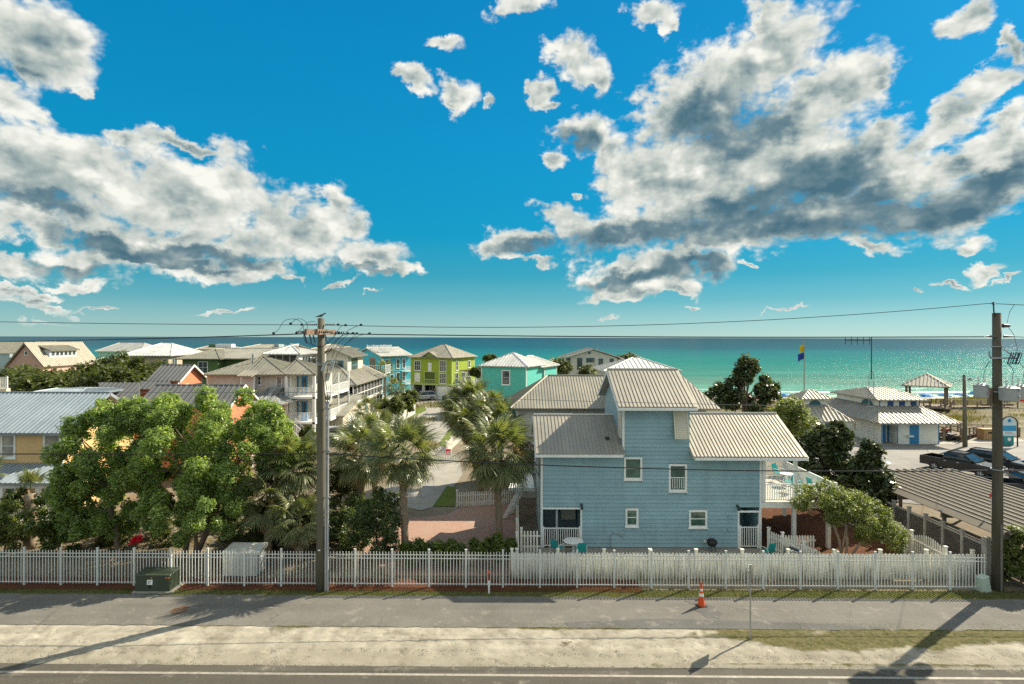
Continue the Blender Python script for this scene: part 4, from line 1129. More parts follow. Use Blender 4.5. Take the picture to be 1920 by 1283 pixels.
def porch_house():
    """cream house with the screened porches"""
    T = thing('beach_house', 'cream house with long dark screened porches and a small upper storey', 'house', (-24, 76, 0))
    xc = X(662.7, 76); yb = 93; x0 = -29.5
    walls(T, x0, xc-2.2, 76, yb, 0, 5.55, S_SAND)
    walls(T, xc-2.2, xc, 76, yb, 0, 3.05, S_CREAM)
    fr = RT(xc, 76); n = 9; L = yb-76
    # porch floor & screens upper level
    part(T, 'porch_floor', MB().box(xc-2.19, xc+.1, 75.92, yb, 3.06, 3.25), WHITE)
    part(T, 'porch_ceiling', MB().box(xc-2.19, xc, 76, yb, 5.36, 5.53), WHITE)
    for k in range(n):
        a0, a1 = L*k/n, L*(k+1)/n
        s_ = part(T, 'screen_panel', fr.box(MB(), a0+.06, a1-.06, 3.26, 5.35, -.08, -.05), SCREEN)
    m = MB()
    for k in range(n+1): fr.box(m, L*k/n-.06, L*k/n+.06, 3.26, 5.35, -.09, .03)
    for k in range(n): fr.box(m, L*k/n+.06, L*(k+1)/n-.06, 4.15, 4.24, -.05, .0)
    part(T, 'screen_frame', m, WHITE)
    for k in range(4):
        a0 = L*(.52+.12*k); part(T, 'screen_panel', fr.box(MB(), a0+.06, a0+L*.12-.06, .6, 2.8, .005, .03), SCREEN)
    m = MB()
    for k in range(5): fr.box(m, L*(.52+.12*k)-.05, L*(.52+.12*k)+.05, .5, 2.85, .005, .05)
    part(T, 'screen_frame', m, WHITE)
    tt = pbr('turquoise_frame', (.10,.36,.40), .6)
    window(T, fr, 2.2, 3.9, .6, 2.7, 2, 2, fm=tt); window(T, fr, 5.9, 6.9, 1.4, 2.6, 1, 2, fm=tt)
    f = FR(0, 76)
    part(T, 'screen_panel', f.box(MB(), X(634,76), X(657,76), 4.2, 5.35, .0, .03), SCREEN)
    railing(T, (X(634,76), 75.93), (X(657,76), 75.93), 3.3, 4.25); window(T, f, X(623,76), X(628,76), 3.6, 5.3, fm=tt)
    # hipped main roof
    pl, rg = hip_planes(x0-.5, xc+.6, 75.4, yb+.6, 5.6, 8.6, 'y', 5.2, 5.2); roof(T, pl, [rg, ((xc+.6,75.4,5.6),rg[0]), ((xc+.6,yb+.6,5.6),rg[1])], R_PALE, .42, True, rw=.035, rh=.045)
    # upper storey
    ux0, ux1, uy0, uy1 = X(609,80)-1.2, X(652,80), 80, 88
    walls(T, ux0, ux1, uy0, uy1, 5.6, 9.25, S_CREAM, trim=WHITE)
    um = (ux0+ux1)/2+.3
    gw = MB(); gw.prism([(ux0, uy0+.01, 9.25), (ux1, uy0+.01, 9.25), (um, uy0+.01, 10.25)], (0, .2, 0)); part(T, 'gable_wall', gw, S_CREAM)
    pl, rg = hip_planes(ux0-.5, ux1+.7, uy0-.6, uy1+.6, 9.2, 10.4, 'y'); roof(T, pl, [rg], R_PALE, .42, True, rw=.035, rh=.04)
    fu = FR(0, uy0); window(T, fu, X(622,80), X(629,80), 6.6, 8.6, 1, 2, fm=tt); window(T, fu, X(634,80), X(643,80), 6.6, 8.6, 1, 2, fm=tt)
    fu = RT(ux1, uy0); window(T, fu, 1.9, 5.0, 6.9, 8.9, 3, 2, fm=tt)
    railing(T, (X(614,79), 78.6), (X(645,79), 78.6), 6.0, 7.1); railing(T, (ux1+.2, 80.2), (X(645,79), 78.6), 6.0, 7.1)
    railing(T, (ux1+.1, uy1), (ux1+3.4, uy1+.5), 6.2, 7.6, .3); railing(T, (ux1+3.4, uy1+.5), (ux1+3.4, uy1+4), 6.2, 7.6, .3)
    # garage wing
    gx = X(643, 68); walls(T, gx-3.6, gx, 68, 75.95, 0, 2.55, S_SAND)
    rp = [[(gx-3.9,67.6,2.6),(gx+.3,67.6,2.6),(gx+.3,75.9,4.3),(gx-3.9,75.9,4.3)]]; roof(T, rp, [], R_PALE, .4, True, name='garage_roof', rw=.035, rh=.04)
    fg = RT(gx, 68); part(T, 'garage_door', fg.box(MB(), 2.0, 6.0, 0, 2.2, .0, .04), WHITE)
    window(T, FR(0, 68), X(625,68), X(629,68), 1.2, 1.7, 1, 1, fw=.06)
porch_house()

def grey_house():
    T = thing('beach_house', 'grey two storey house with stacked white balconies and wide hipped roof behind the left pole', 'house', (-28, 63, 0))
    y = 63.6; xr = X(545, y); xl = X(388, y)
    # main block
    walls(T, xl, xr, y, 73, 0, 7.75, S_GREY, trim=WHITE)
    walls(T, X(452, y-.8), X(478, y-.8), y-.9, y, 0, 7.6, S_GREY, trim=WHITE)
    # balcony block, set back
    xb1 = X(590, 63); walls(T, xr, xb1-1.2, 65.6, 73, 0, 7.7, S_PG)
    pl, rg = hip_planes(X(383,63), X(537,63), 62.9, 73.6, 7.78, 9.75, 'x', 4.6, 5.0)
    roof(T, pl, [rg, ((X(537,63),62.9,7.78),rg[1]), ((X(383,63),62.9,7.78),rg[0])], R_OLIVE, .44, True, rw=.045, rh=.045)
    pl, rg = hip_planes(X(520,63), X(592,63)+.0, 62.85, 72.6, 7.82, 9.35, 'x', .6, 4.0)
    roof(T, pl, [rg, ((X(592,63),62.85,7.82),rg[1])], R_OLIVE, .44, True, rw=.045, rh=.045)
    G = [[(X(447,62.2),61.9,7.7),(X(474,62.2),61.9,7.7),(X(474,62.2),66.6,8.75),(X(447,62.2),66.6,8.75)]]
    roof(T, G, [], R_SAND, .44, True, name='bay_roof')
    p = at(474, 670, 66); part(T, 'flue', MB().cyl((p[0],66,8.5),(p[0],66,10.0),.1,.1,8), STEEL)
    f = FR(0, y)
    window(T, f, X(481,y), X(489,y), Z(722,y), Z(708,y)); window(T, f, X(520,y), X(528,y), Z(735,y), Z(708,y), 1, 2, gm=GLASSB)
    window(T, f, X(520,y), X(528,y), Z(775,y), Z(757,y), 1, 2, gm=pbr('tan_blind', (.42,.30,.2), .6))
    # porch roof, one storey
    pl, rg = hip_planes(X(462,60.5), X(535,60.5), 59.6, 66.5, 4.9, 6.35, 'x', 2.8, 2.9); roof(T, pl, [rg], R_GREY, .45, True, name='porch_roof')
    part(T, 'porch_beam', MB().box(X(470,60.5), X(528,60.5), 60.2, 60.4, 4.55, 4.85), WHITE)
    for px in (472, 505, 526): x = X(px, 60.3); part(T, 'porch_post', MB().box(x-.12, x+.12, 60.2, 60.44, 0, 4.54), WHITE)
    # balconies
    for z in (2.55, 5.35):
        part(T, 'balcony_floor', MB().box(xr, xb1+.1, 63.0, 65.59, z-.22, z), WHITE)
        part(T, 'balcony_floor', MB().box(xb1-1.19, xb1+1.0, 65.6, 73, z-.22, z), WHITE)
        railing(T, (xr+.05, 63.08), (xb1, 63.08), z, z+1.05, .14); railing(T, (xb1+.9, 65.7), (xb1+.9, 72.8), z, z+1.05, .14)
        fb = FR(0, 65.6)
        for px0 in (549, 566):
            w = part(T, 'door', fb.box(MB(), X(px0,65.6), X(px0+11,65.6), z+.02, z+2.1, .0, .05), BLUED)
            part(T, 'door_glass', fb.box(MB(), X(px0+2,65.6), X(px0+9,65.6), z+.5, z+1.9, .051, .06), GLASS, w)
    for px, yy in ((537,63.1),(589,63.1)):
        x = X(px, yy); part(T, 'balcony_post', MB().box(x-.14, x+.14, yy-.1, yy+.12, 0, 7.7), WHITE)
    for yy in (68.5, 72.8): part(T, 'balcony_post', MB().box(xb1+.82, xb1+1.0, yy, yy+.18, 0, 7.7), WHITE)
    m = MB(); p = at(571, 778, 64); m.box(p[0]-.35, p[0]+.35, 63.8, 64.2, 2.56, 3.4); part(T, 'blue_towel', m, pbr('blue_cloth', (.03,.25,.55), .7))
    # stairs to the balcony
    st = MB()
    x0, x1 = X(541,62.9), X(583,62)
    for k in range(15): t = k/15; st.box(x0+(x1-x0)*t, x0+(x1-x0)*(t+1/15)+.05, 61.8, 62.9, 2.5*(1-t)-.2, 2.5*(1-t)-.12)
    part(T, 'stair', st, pbr('stair_tread', (.4,.38,.33), .7))
    for yy in (61.75, 62.95):
        m = MB(); m.hexa([(x0,yy,2.35),(x1,yy,-.1),(x1,yy+.06,-.1),(x0,yy+.06,2.35),(x0,yy,2.6),(x1,yy,.15),(x1,yy+.06,.15),(x0,yy+.06,2.6)])
        m.hexa([(x0,yy,3.45),(x1,yy,1.0),(x1,yy+.06,1.0),(x0,yy+.06,3.45),(x0,yy,3.55),(x1,yy,1.1),(x1,yy+.06,1.1),(x0,yy+.06,3.55)])
        for k in range(18):
            t = k/17; xx = x0+(x1-x0)*t; zz = 2.6-2.45*t; m.box(xx-.02, xx+.02, yy+.01, yy+.05, zz, zz+.86)
        part(T, 'stair_railing', m, WHITE)
grey_house()

def simple(label, px0, px1, pe, pr, Y, dep, wm, rm, rot=0, axis='x', d0=2.5, d1=2.5, ov=.5, z0=0, wins=(), sp=.5, left=None, name='beach_house', rw=.035):
    """house from its eave line; px0..px1 = front wall"""
    C = (X(px1, Y), Y); T = rotated(name, label, C, rot)
    W = X(px1, Y)-X(px0, Y); ze = Z(pe, Y, (px0+px1)/2)
    walls(T, -W, 0, 0, dep, z0, ze-.02, wm)
    zr = Z(pr, Y+dep/2 if axis == 'x' else Y+d0, (px0+px1)/2)
    pl, rg = hip_planes(-W-ov, ov, -ov, dep+ov, ze, zr, axis, d0, d1)
    caps = [rg]
    if d0: caps.append(((-W-ov if axis == 'x' else -W-ov, -ov, ze), rg[0]))
    if d1 and axis == 'x': caps.append(((ov, -ov, ze), rg[1]))
    if d0 and axis == 'y': caps.append(((ov, -ov, ze), rg[0]))
    roof(T, pl, caps, rm, sp, True, rw=rw, rh=.04)
    for (fc, a0, a1, z_0, z_1, c, r_) in wins:
        window(T, FR(0, 0) if fc == 'f' else RT(0, 0), a0, a1, z_0, z_1, c, r_)
    return T, W, ze, zr
# row by the horizon, from the left
T, W, ze, zr = simple('grey blue house with dark gable at the far left edge', -60, 18, 663, 641, 170, 14, S_GB, R_OLIVE, axis='x', d0=0, d1=0, wins=(('f',-6,-3.5,3,6,2,2),))
T, W, ze, zr = simple('grey blue house with olive roof between the left edge and the pink house', 24, 70, 662, 640, 168, 12, S_GB, R_OLIVE, axis='x', d0=3, d1=0)
def pink_house():
    Y = 110; x1 = X(85, Y); x0 = X(12, Y)
    T = thing('beach_house', 'pink stucco house with steep tan gable roof and a long shed dormer', 'house', (x0, Y, 0))
    walls(T, x0+.4, x1-.4, Y, Y+14, 0, 6.3, S_PINK)
    xm = (x0+x1)/2; gw = MB(); gw.prism([(x0+.4, Y+.01, 6.3), (x1-.4, Y+.01, 6.3), (xm, Y+.01, 10.3)], (0, .2, 0)); part(T, 'gable_wall', gw, S_PINK)
    pl, rg = hip_planes(x0-.1, x1+.1, Y-.5, Y+14.5, 6.1, 10.7, 'y'); roof(T, pl, [rg], R_SAND, .42, True, rw=.045, rh=.06)
    window(T, FR(0, Y), X(47,Y), X(52,Y), Z(668,Y), Z(661,Y), 1, 1)
    dx0 = xm+.9; part(T, 'dormer', MB().box(dx0, dx0+1.6, Y+2.6, Y+9.5, 7.8, 9.35), WHITE)
    roof(T, [[(dx0+2.1,Y+2.2,9.2),(dx0+2.1,Y+10,9.2),(dx0-.6,Y+10,10.2),(dx0-.6,Y+2.2,10.2)]], [], R_OLIVE, .5, True, name='dormer_roof')
    fr = RT(dx0+1.6, Y+2.6)
    for k in range(6): window(T, fr, .4+k*1.08, 1.2+k*1.08, 8.1, 8.9, 1, 1, fw=.05)
    fr = RT(x1-.4, Y); window(T, fr, 9, 10.2, 3.6, 5.4, 2, 2); window(T, fr, 11, 12.4, 3.6, 5.4, 2, 2)
pink_house()
T, W, ze, zr = simple('seafoam green house with white deck railing beyond the oaks', 184, 262, 659, 643, 150, 12, S_SEA, R_GREY, axis='x', d0=2, d1=3, wins=(('f',-8,-6.6,4,6.5,2,2),))
part(T, 'deck', MB().box(-W-1.5, -W+3.2, -3.4, -.05, 4.4, 4.9), WHITE); railing(T, (-W-1.5, -3.3), (-W+3.2, -3.3), 4.9, 6.6, .25); railing(T, (-W+3.2, -3.3), (-W+3.2, -.1), 4.9, 6.6, .25)
T, W, ze, zr = simple('tan house under a bright white hip roof', 240, 316, 667, 644, 100, 14, S_TAN, R_WHITE, rot=-5, axis='x', d0=3.2, d1=3.4, wins=(('r',1.2,2.9,5.6,8.0,2,2),('f',-.9,-.25,5.6,8.0,1,2)), ov=.7)
T, W, ze, zr = simple('low flat roofed pavilion behind the olive roof, with a boxy chimney', 372, 428, 655, 649, 140, 8, S_SAND, R_PALE, axis='x', d0=1, d1=1)
part(T, 'chimney_box', MB().box(-4.2, -.2, 2, 4, ze, ze+1.25), WHITE); part(T, 'chimney_box', MB().box(-6, -4.25, 2.2, 4, ze, ze+1.2), S_OLIVE)
T, W, ze, zr = simple('dark green house under a wide olive hip roof', 342, 409, 673, 655, 85, 12, S_OLIVE, R_OLIVE, axis='y', d0=5, d1=5, wins=(('f',-2.9,-1.6,6.6,8.2,2,2),), ov=.6)
walls(T, 0, 9.5, 2, 13, 0, ze-.02, S_OLIVE); pl, rg = hip_planes(-3, 10.5, .8, 13.6, ze, zr+.05, 'x', 0, 3); roof(T, pl, [rg], R_PALE, .5, True)
T, W, ze, zr = simple('pale green house with grey roof in front of the sea', 452, 520, 654, 646, 120, 11, S_SEA, R_PALE, axis='x', d0=2.2, d1=2.2)
part(T, 'roof_hatch', MB().box(-1.2, -.2, 1.2, 4, ze, zr+.1), S_GB)
T, W, ze, zr = simple('white walled house with dark screened top floor under a silver hip roof', 503, 558, 664, 646, 75, 8, WHITE, R_WHITE, axis='x', d0=3.0, d1=3.0, ov=.5, rw=.05, wins=(('r',1.6,4.6,7.4,9.3,3,2),))
for k in range(4):
    a = -W+.1+k*(W-.2)/4; part(T, 'screen_panel', FR(0,0).box(MB(), a+.05, a+(W-.2)/4-.05, ze-2.2, ze-.12, .01, .05), SCREEN)
railing(T, (.1, 2), (3.0, 2), ze-2.8, ze-1.7, .2); part(T, 'deck_post', MB().box(2.9, 3.05, 2, 2.15, 0, ze), WHITE)
T, W, ze, zr = simple('tan roofed house behind the left pole, in front of the sea', 585, 640, 656, 646, 105, 10, S_SAND, R_SAND, axis='x', d0=2.4, d1=2.8)
T, W, ze, zr = simple('sand coloured house with ribbed roof just left of the small upper storey', 592, 622, 668, 656, 92, 8, S_SAND, R_PALE, axis='x', d0=1, d1=1, wins=(('f',-2.2,-1.2,6.2,8.2,1,2),))

def coral_house():
    Y = 60; T = thing('beach_house', 'coral orange house with dark grey ribbed gable roofs behind the big tree', 'house', (-36, 58, 0))
    xr = X(337, Y); xl = X(284, Y)
    walls(T, xl, xr-.15, 60, 64.6, 0, 7.4, S_ORANGE, trim=WHITE)
    zr = 8.85
    gw = MB(); gw.prism([(xr-.15, 60, 7.4), (xr-.15, 64.6, 7.4), (xr-.15, 62.3, zr-.15)], (-.2, 0, 0)); part(T, 'gable_wall', gw, S_ORANGE)
    pl, rg = hip_planes(xl-.3, xr+.25, 59.7, 64.9, 7.3, zr, 'x'); roof(T, pl, [rg], R_SLATE, .46, True, rw=.07, rh=.07)
    walls(T, X(259,58.9), X(318,58.9), 58.9, 59.98, 0, 6.45, S_ORANGE)
    roof(T, [[(X(258,58.4),58.4,6.55),(X(320,58.4),58.4,6.55),(X(320,59.7),59.7,7.28),(X(266,59.7),59.7,7.28)]], [], R_SLATE, .46, True, rw=.07, rh=.07)
    m = MB()
    for y0, y1, z0, z1 in ((59.65,62.3,7.3,zr+.1),(64.95,62.3,7.3,zr+.1)): m.prism([(xr+.26,y0,z0-.15),(xr+.26,y0,z0+.06),(xr+.26,y1,z1),(xr+.26,y1,z1-.22)], (.05,0,0))
    part(T, 'rake_board', m, WHITE)
    fr = RT(xr-.15, 60); window(T, fr, .8, 1.8, 5.0, 6.8, 1, 2)
    # left wing
    roof(T, [[(X(196,56),56,5.6),(X(262,56),56,5.6),(X(262,58.8),58.8,7.2),(X(184,58.8),58.8,7.2)]], [], R_SLATE, .46, True, rw=.07, rh=.07)
    walls(T, X(196,56), X(262,56), 56.4, 59, 0, 5.5, S_ORANGE)
    # right gable
    xr2 = X(456.7, 50)-.05; walls(T, -31, xr2-.2, 47.6, 52.4, 0, 6.2, S_ORANGE, trim=WHITE)
    gw = MB(); gw.prism([(xr2-.2, 47.6, 6.2), (xr2-.2, 52.4, 6.2), (xr2-.2, 50, 7.55)], (-.2, 0, 0)); part(T, 'gable_wall', gw, S_ORANGE)
    pl, rg = hip_planes(-31.3, xr2+.2, 47.3, 52.7, 6.15, 7.7, 'x'); roof(T, pl, [rg], R_SLATE, .46, True, rw=.07, rh=.07)
    m = MB()
    for y0, y1 in ((47.25,50),(52.75,50)): m.prism([(xr2+.21,y0,6.0),(xr2+.21,y0,6.2),(xr2+.21,y1,7.82),(xr2+.21,y1,7.58)], (.05,0,0))
    part(T, 'rake_board', m, WHITE)
coral_house()

def yellow_house():
    T = thing('beach_house', 'yellow clapboard house with silver ribbed roof and front porch at the left edge', 'house', (-32, 38, 0))
    Y = 38; xr = X(118, 38)
    walls(T, -46, xr, Y, 45, 0, 5.6, S_YEL, trim=WHITE)
    pl, rg = hip_planes(-46.5, xr+.7, 37.4, 45.6, 5.6, 7.85, 'x'); roof(T, pl, [rg], R_BLUEW, .30, True, rw=.05, rh=.045)
    gw = MB(); gw.prism([(xr, Y, 5.6), (xr, 45, 5.6), (xr, 41.5, 7.6)], (-.15, 0, 0)); part(T, 'gable_wall', gw, S_YEL)
    roof(T, [[(-46.5,35.3,2.85),(X(121,35.3),35.3,2.85),(X(121,35.3),37.98,3.5),(-46.5,37.98,3.5)]], [], R_BLUEW, .30, True, name='porch_roof', rw=.05, rh=.045)
    f = FR(0, Y)
    window(T, f, X(6,Y), X(27,Y), Z(858,Y), Z(819,Y), 1, 2, gm=GLASSB, fw=.13); window(T, f, X(86,Y), X(112,Y), Z(858,Y), Z(819,Y), 1, 2, gm=GLASSB, fw=.13)
    window(T, f, X(8,Y), X(28,Y), 1.0, 2.7, 1, 2, fw=.12); window(T, f, X(88,Y), X(104,Y), .3, 2.6, 1, 2, gm=GLASSB, fw=.12)
    part(T, 'porch_floor', MB().box(-46, X(120,35.6), 35.5, 37.99, .0, .25), M_CONC)
    part(T, 'porch_beam', MB().box(-46, X(120,35.6), 35.55, 35.7, 2.5, 2.72), WHITE)
    for px in (4, 72, 118): x = X(px, 35.6); part(T, 'porch_post', MB().box(x-.12, x+.12, 35.52, 35.76, .25, 2.5), WHITE)
    railing(T, (-46, 35.62), (X(72,35.6)-.2, 35.62), .3, 1.25, .13, split=False); railing(T, (X(72,35.6)+.2, 35.62), (X(118,35.6)-.2, 35.62), .3, 1.25, .13, split=False)
yellow_house()
T, W, ze, zr = simple('house showing only its pale silver roof behind the yellow house', 46, 142, 741, 729, 52, 7, S_CREAM, R_BLUEW, axis='x', d0=.8, d1=2.2, sp=.35)
T = thing('beach_house', 'cream house corner with white balcony railing at the left edge above the yellow house', 'house', (X(8,60), 60, 0))
part(T, 'balcony_wall', MB().box(X(-60,60), X(12,60), 60, 60.5, 0, Z(731,60)), S_CREAM); railing(T, (X(-60,60), 60.1), (X(12,60), 60.1), Z(731,60), Z(710,60), .22)
# ================================================================== ground surfaces behind the fence
def sheet(name, pts, z, mat):
    m = MB(); m.add([(p[0], p[1], z) for p in pts], [tuple(range(len(pts)))]); return single(name, m, mat, kind='structure')
def brickmat():
    m, N, b = newmat('brick_paving')
    pos = N.new('ShaderNodeNewGeometry').outputs['Position']
    br = N.new('ShaderNodeTexBrick'); br.inputs['Scale'].default_value = 4.6; br.inputs['Mortar Size'].default_value = .012
    br.inputs['Color1'].default_value = (.40,.25,.185,1); br.inputs['Color2'].default_value = (.30,.175,.13,1); br.inputs['Mortar'].default_value = (.24,.18,.14,1)
    N.link(N.mapping(pos, rot=(0,0,R(45))), br.inputs['Vector'])
    st = N.noise(pos, .5, 7, .7)
    c = N.mix(N.ramp(st, .5, .7, 0, .55), br.outputs['Color'], (.34,.28,.22))
    N.link(c, b.inputs['Base Color']); b.inputs['Roughness'].default_value = .85
    N.link(bumpn(N, br.outputs['Fac'], -.4, .01), b.inputs['Normal'])
    return m
M_BRICK = brickmat()
sheet('brick_driveway', [(-6.2, 28.6), (.3, 28.6), (.55, 34), (.5, 40.5), (-2.6, 42), (-4.4, 38.5), (-8.2, 37), (-9, 33), (-7, 30)], .012, M_BRICK)
lane = [gnd(742,948), gnd(700,930), gnd(735,905), gnd(775,880), gnd(800,840), gnd(800,800), gnd(770,783), gnd(790,765), gnd(775,751), gnd(765,745), gnd(870,745), gnd(850,765), gnd(850,800), gnd(835,830), gnd(862,862), gnd(868,890), gnd(858,905), gnd(822,948), gnd(790,958)]
sheet('lane', lane, .018, M_CONC)
sheet('lawn_patch', [gnd(812,950), gnd(853,950), gnd(856,914), gnd(838,912), gnd(826,930)], .024, M_LAWN)
sheet('lawn_patch', [gnd(758,790), gnd(800,770), gnd(797,762), gnd(775,764), gnd(740,792)], .024, M_LAWN)
sheet('lawn_patch', [gnd(722,812), gnd(760,796), gnd(783,783), gnd(800,782), gnd(760,800), gnd(745,812)], .024, M_LAWN)
sheet('lawn_patch', [gnd(820,836), gnd(848,800), gnd(858,806), gnd(846,828), gnd(835,838)], .024, M_LAWN)
sheet('parking_lot', [(24.5, 43.2), (31.5, 40.2), (31.5, 20), (90, 20), (90, 66), (60, 66), (48.8, 64.4), (30, 62), (27, 52)], .014, M_LOT)
sheet('plaza', [(30, 62.1), (48.8, 64.45), (60, 66.1), (62, 72), (49.5, 74), (40, 79), (30, 76)], .018, M_CONC)
sheet('mulch_slope', [(14.4, 28.7), (21.7, 28.7), (21.7, 44), (14.4, 46)], .014, M_MULCH)

# ================================================================== fences
SILV = pbr('silver_fence_paint', (.66,.68,.65), .4, .05, var=.05)
def metal_fence():
    T = thing('metal_fence', 'long silver metal picket fence beside the path', 'fence', (0, 27.25, 0))
    fy = lambda x: 27.27 + RS*x
    x0, x1, sp = -30.6, 22.6, .148
    pm = mesh('picket', MB().box(-.017, .017, -.012, .012, .10, 1.70), SILV)
    pc = mesh('post', MB().box(-.045, .045, -.035, .035, 0, 1.80).box(-.052, .052, -.042, .042, 1.801, 1.83), SILV)
    n = int((x1-x0)/sp); per = 12; stuff = MB(); cnt = 0; edge = X(0, 27)
    for i in range(n+1):
        x = x0+i*sp; y = fy(x)
        if i % per == 0: inst(T, 'post', pc, (x, y, 0)); continue
        if x > edge and cnt < 300: inst(T, 'picket', pm, (x+rnd.uniform(-.006,.006), y, rnd.uniform(-.01,.01)), (0, rnd.uniform(-.006,.006), 0)); cnt += 1
        else: stuff.box(x-.017, x+.017, y-.012, y+.012, .10, 1.70)
    part(T, 'pickets', stuff, SILV, kind='stuff')
    for z in (.16, 1.37, 1.54):
        m = MB(); m.hexa([(x0,fy(x0)-.03,z),(x1,fy(x1)-.03,z),(x1,fy(x1)-.0125,z),(x0,fy(x0)-.0125,z),(x0,fy(x0)-.03,z+.035),(x1,fy(x1)-.03,z+.035),(x1,fy(x1)-.0125,z+.035),(x0,fy(x0)-.0125,z+.035)])
        part(T, 'rail', m, SILV)
metal_fence()
def vinyl_fence():
    T = thing('picket_fence', 'long white board fence with mildew stains in front of the blue house', 'fence', (11, 28.2, 0))
    m, N, b = newmat('mildewed_vinyl')
    pos = N.new('ShaderNodeNewGeometry').outputs['Position']; x, y, z = N.sep(pos)
    n = N.noise(N.mapping(pos, scale=(3.2, 3.2, 1.1)), 1.0, 6, .62)
    low = N.ramp(z, .85, .05, 0, .38)
    f = N.ramp(N.math('ADD', n, low), .50, .98, 0, .95)
    N.link(N.mix(f, (.84,.82,.70), (.12,.12,.08)), b.inputs['Base Color']); b.inputs['Roughness'].default_value = .5
    x0, x1 = .12, 22.8; sp = .192; n = int((x1-x0)/sp)
    bm = mesh('board', MB().hexa([(-.083,-.012,.06),(.083,-.012,.06),(.083,.012,.06),(-.083,.012,.06),(-.083,-.012,1.28),(.083,-.012,1.28),(.083,.012,1.28),(-.083,.012,1.28)]).prism([(-.083,-.012,1.2801),(.083,-.012,1.2801),(.0,-.012,1.36)], (0,.024,0)), m)
    for i in range(n+1):
        xx = x0+i*sp; q = (i % 12)/12; inst(T, 'board', bm, (xx, 28.2, -.03*math.sin(q*math.pi)+rnd.uniform(-.006,.006)), (0, rnd.uniform(-.01,.01), 0))
    pc = mesh('post', MB().box(-.065,.065,-.065,.065,0,1.46).prism([(-.085,-.085,1.461),(.085,-.085,1.461),(.085,.085,1.461),(-.085,.085,1.461)], (0,0,.04)), m)
    for i in range(0, 11): inst(T, 'post', pc, (x0-.1+i*2.29, 28.30, 0))
    for z in (.25, 1.0): part(T, 'rail', MB().box(x0-.1, x1, 28.214, 28.25, z, z+.09), m)
    return m
MILD = vinyl_fence()
def picket_run(label, pts, h, sp=.17, w=.045, scallop=0.0, name='picket_fence', mat=None, split=True):
    mat = mat or WHITEV
    T = thing(name, label, 'fence', (*pts[0], 0))
    bm = mesh('picket', MB().box(-w,w,-.011,.011,.05,h-.06).prism([(-w,-.011,h-.0599),(w,-.011,h-.0599),(0,-.011,h)], (0,.022,0)), mat)
    pc = mesh('post', MB().box(-.06,.06,-.06,.06,0,h+.08).prism([(-.08,-.08,h+.081),(.08,-.08,h+.081),(.08,.08,h+.081),(-.08,.08,h+.081)], (0,0,.05)), mat)
    for (a, b) in zip(pts[:-1], pts[1:]):
        a = Vector((*a, 0)); b = Vector((*b, 0)); L = (b-a).length; u = (b-a)/L; rz = math.atan2(u.y, u.x); nn = Vector((-u.y, u.x, 0))
        n = max(1, int(L/sp)); st = MB()
        for i in range(1, n):
            p = a+u*(L*i/n); s_ = 1.0
            if scallop: s_ = 1 + scallop*(abs(math.sin(math.pi*L*i/n/2.4))-.5)
            if split: inst(T, 'picket', bm, (p.x, p.y, 0), (0,0,rz), (1,1,s_))
            else:
                q = Face(p, u, nn); q.box(st, -w, w, .05, h*s_, -.011, .011)
        if not split: part(T, 'pickets', st, mat, kind='stuff')
        f = Face(a, u, nn)
        for z in (h*.25, h*.72): part(T, 'rail', f.box(MB(), 0, L, z, z+.07, .013, .045), mat)
        for i in range(int(L/2.4)+1): p = a+u*min(L, i*2.4)+nn*.09; inst(T, 'post', pc, (p.x, p.y, 0), (0,0,rz))
    return T
picket_run('white picket fence running back from the street fence left of the blue house', [(.35, 28.5), (.45, 37.5)], 1.3)
picket_run('short white picket gate between side fence and the blue house', [(.55, 31.7), (1.6, 31.7)], 1.25, sp=.15)
picket_run('white picket fence slanting from the right gate of the blue house to the street fence', [(14.35, 31.9), (15.6, 28.6)], 1.25, sp=.15)
picket_run('short white picket screen in front of the air conditioner', [(14.9, 31.2), (16.7, 31.2)], 1.2, sp=.15)
picket_run('white scalloped picket fence running back under the small tree', [(21.75, 28.4), (21.75, 41)], 1.5, sp=.16, scallop=.22)
picket_run('white picket fence beside the lawn patch and the palm trunk', [gnd(858,952)[:2], gnd(975,945)[:2]], 1.1, sp=.16)
picket_run('low white board fence along the left side of the lane', [gnd(722,812)[:2], gnd(779,776)[:2]], 1.5, sp=.12, w=.055, split=False)
picket_run('white picket fence along the right side of the lane below the palms', [gnd(839,852)[:2], gnd(868,822)[:2]], 1.3, sp=.16)
picket_run('short white picket fence across the end of the lane', [gnd(820,868)[:2], gnd(864,866)[:2]], 1.1, sp=.16)
T = thing('beach_towel', 'pink towel hanging over the short white fence by the lane', 'towel', (*gnd(841, 864)[:2], 0))
g = gnd(841, 864); part(T, 'cloth', MB().box(g[0]-.25, g[0]+.25, g[1]-.08, g[1]-.03, .55, 1.12).box(g[0]-.24, g[0]+.24, g[1]-.028, g[1]+.1, 1.05, 1.12), pbr('pink_cloth', (.6,.04,.08), .8, vs=8, var=.3))
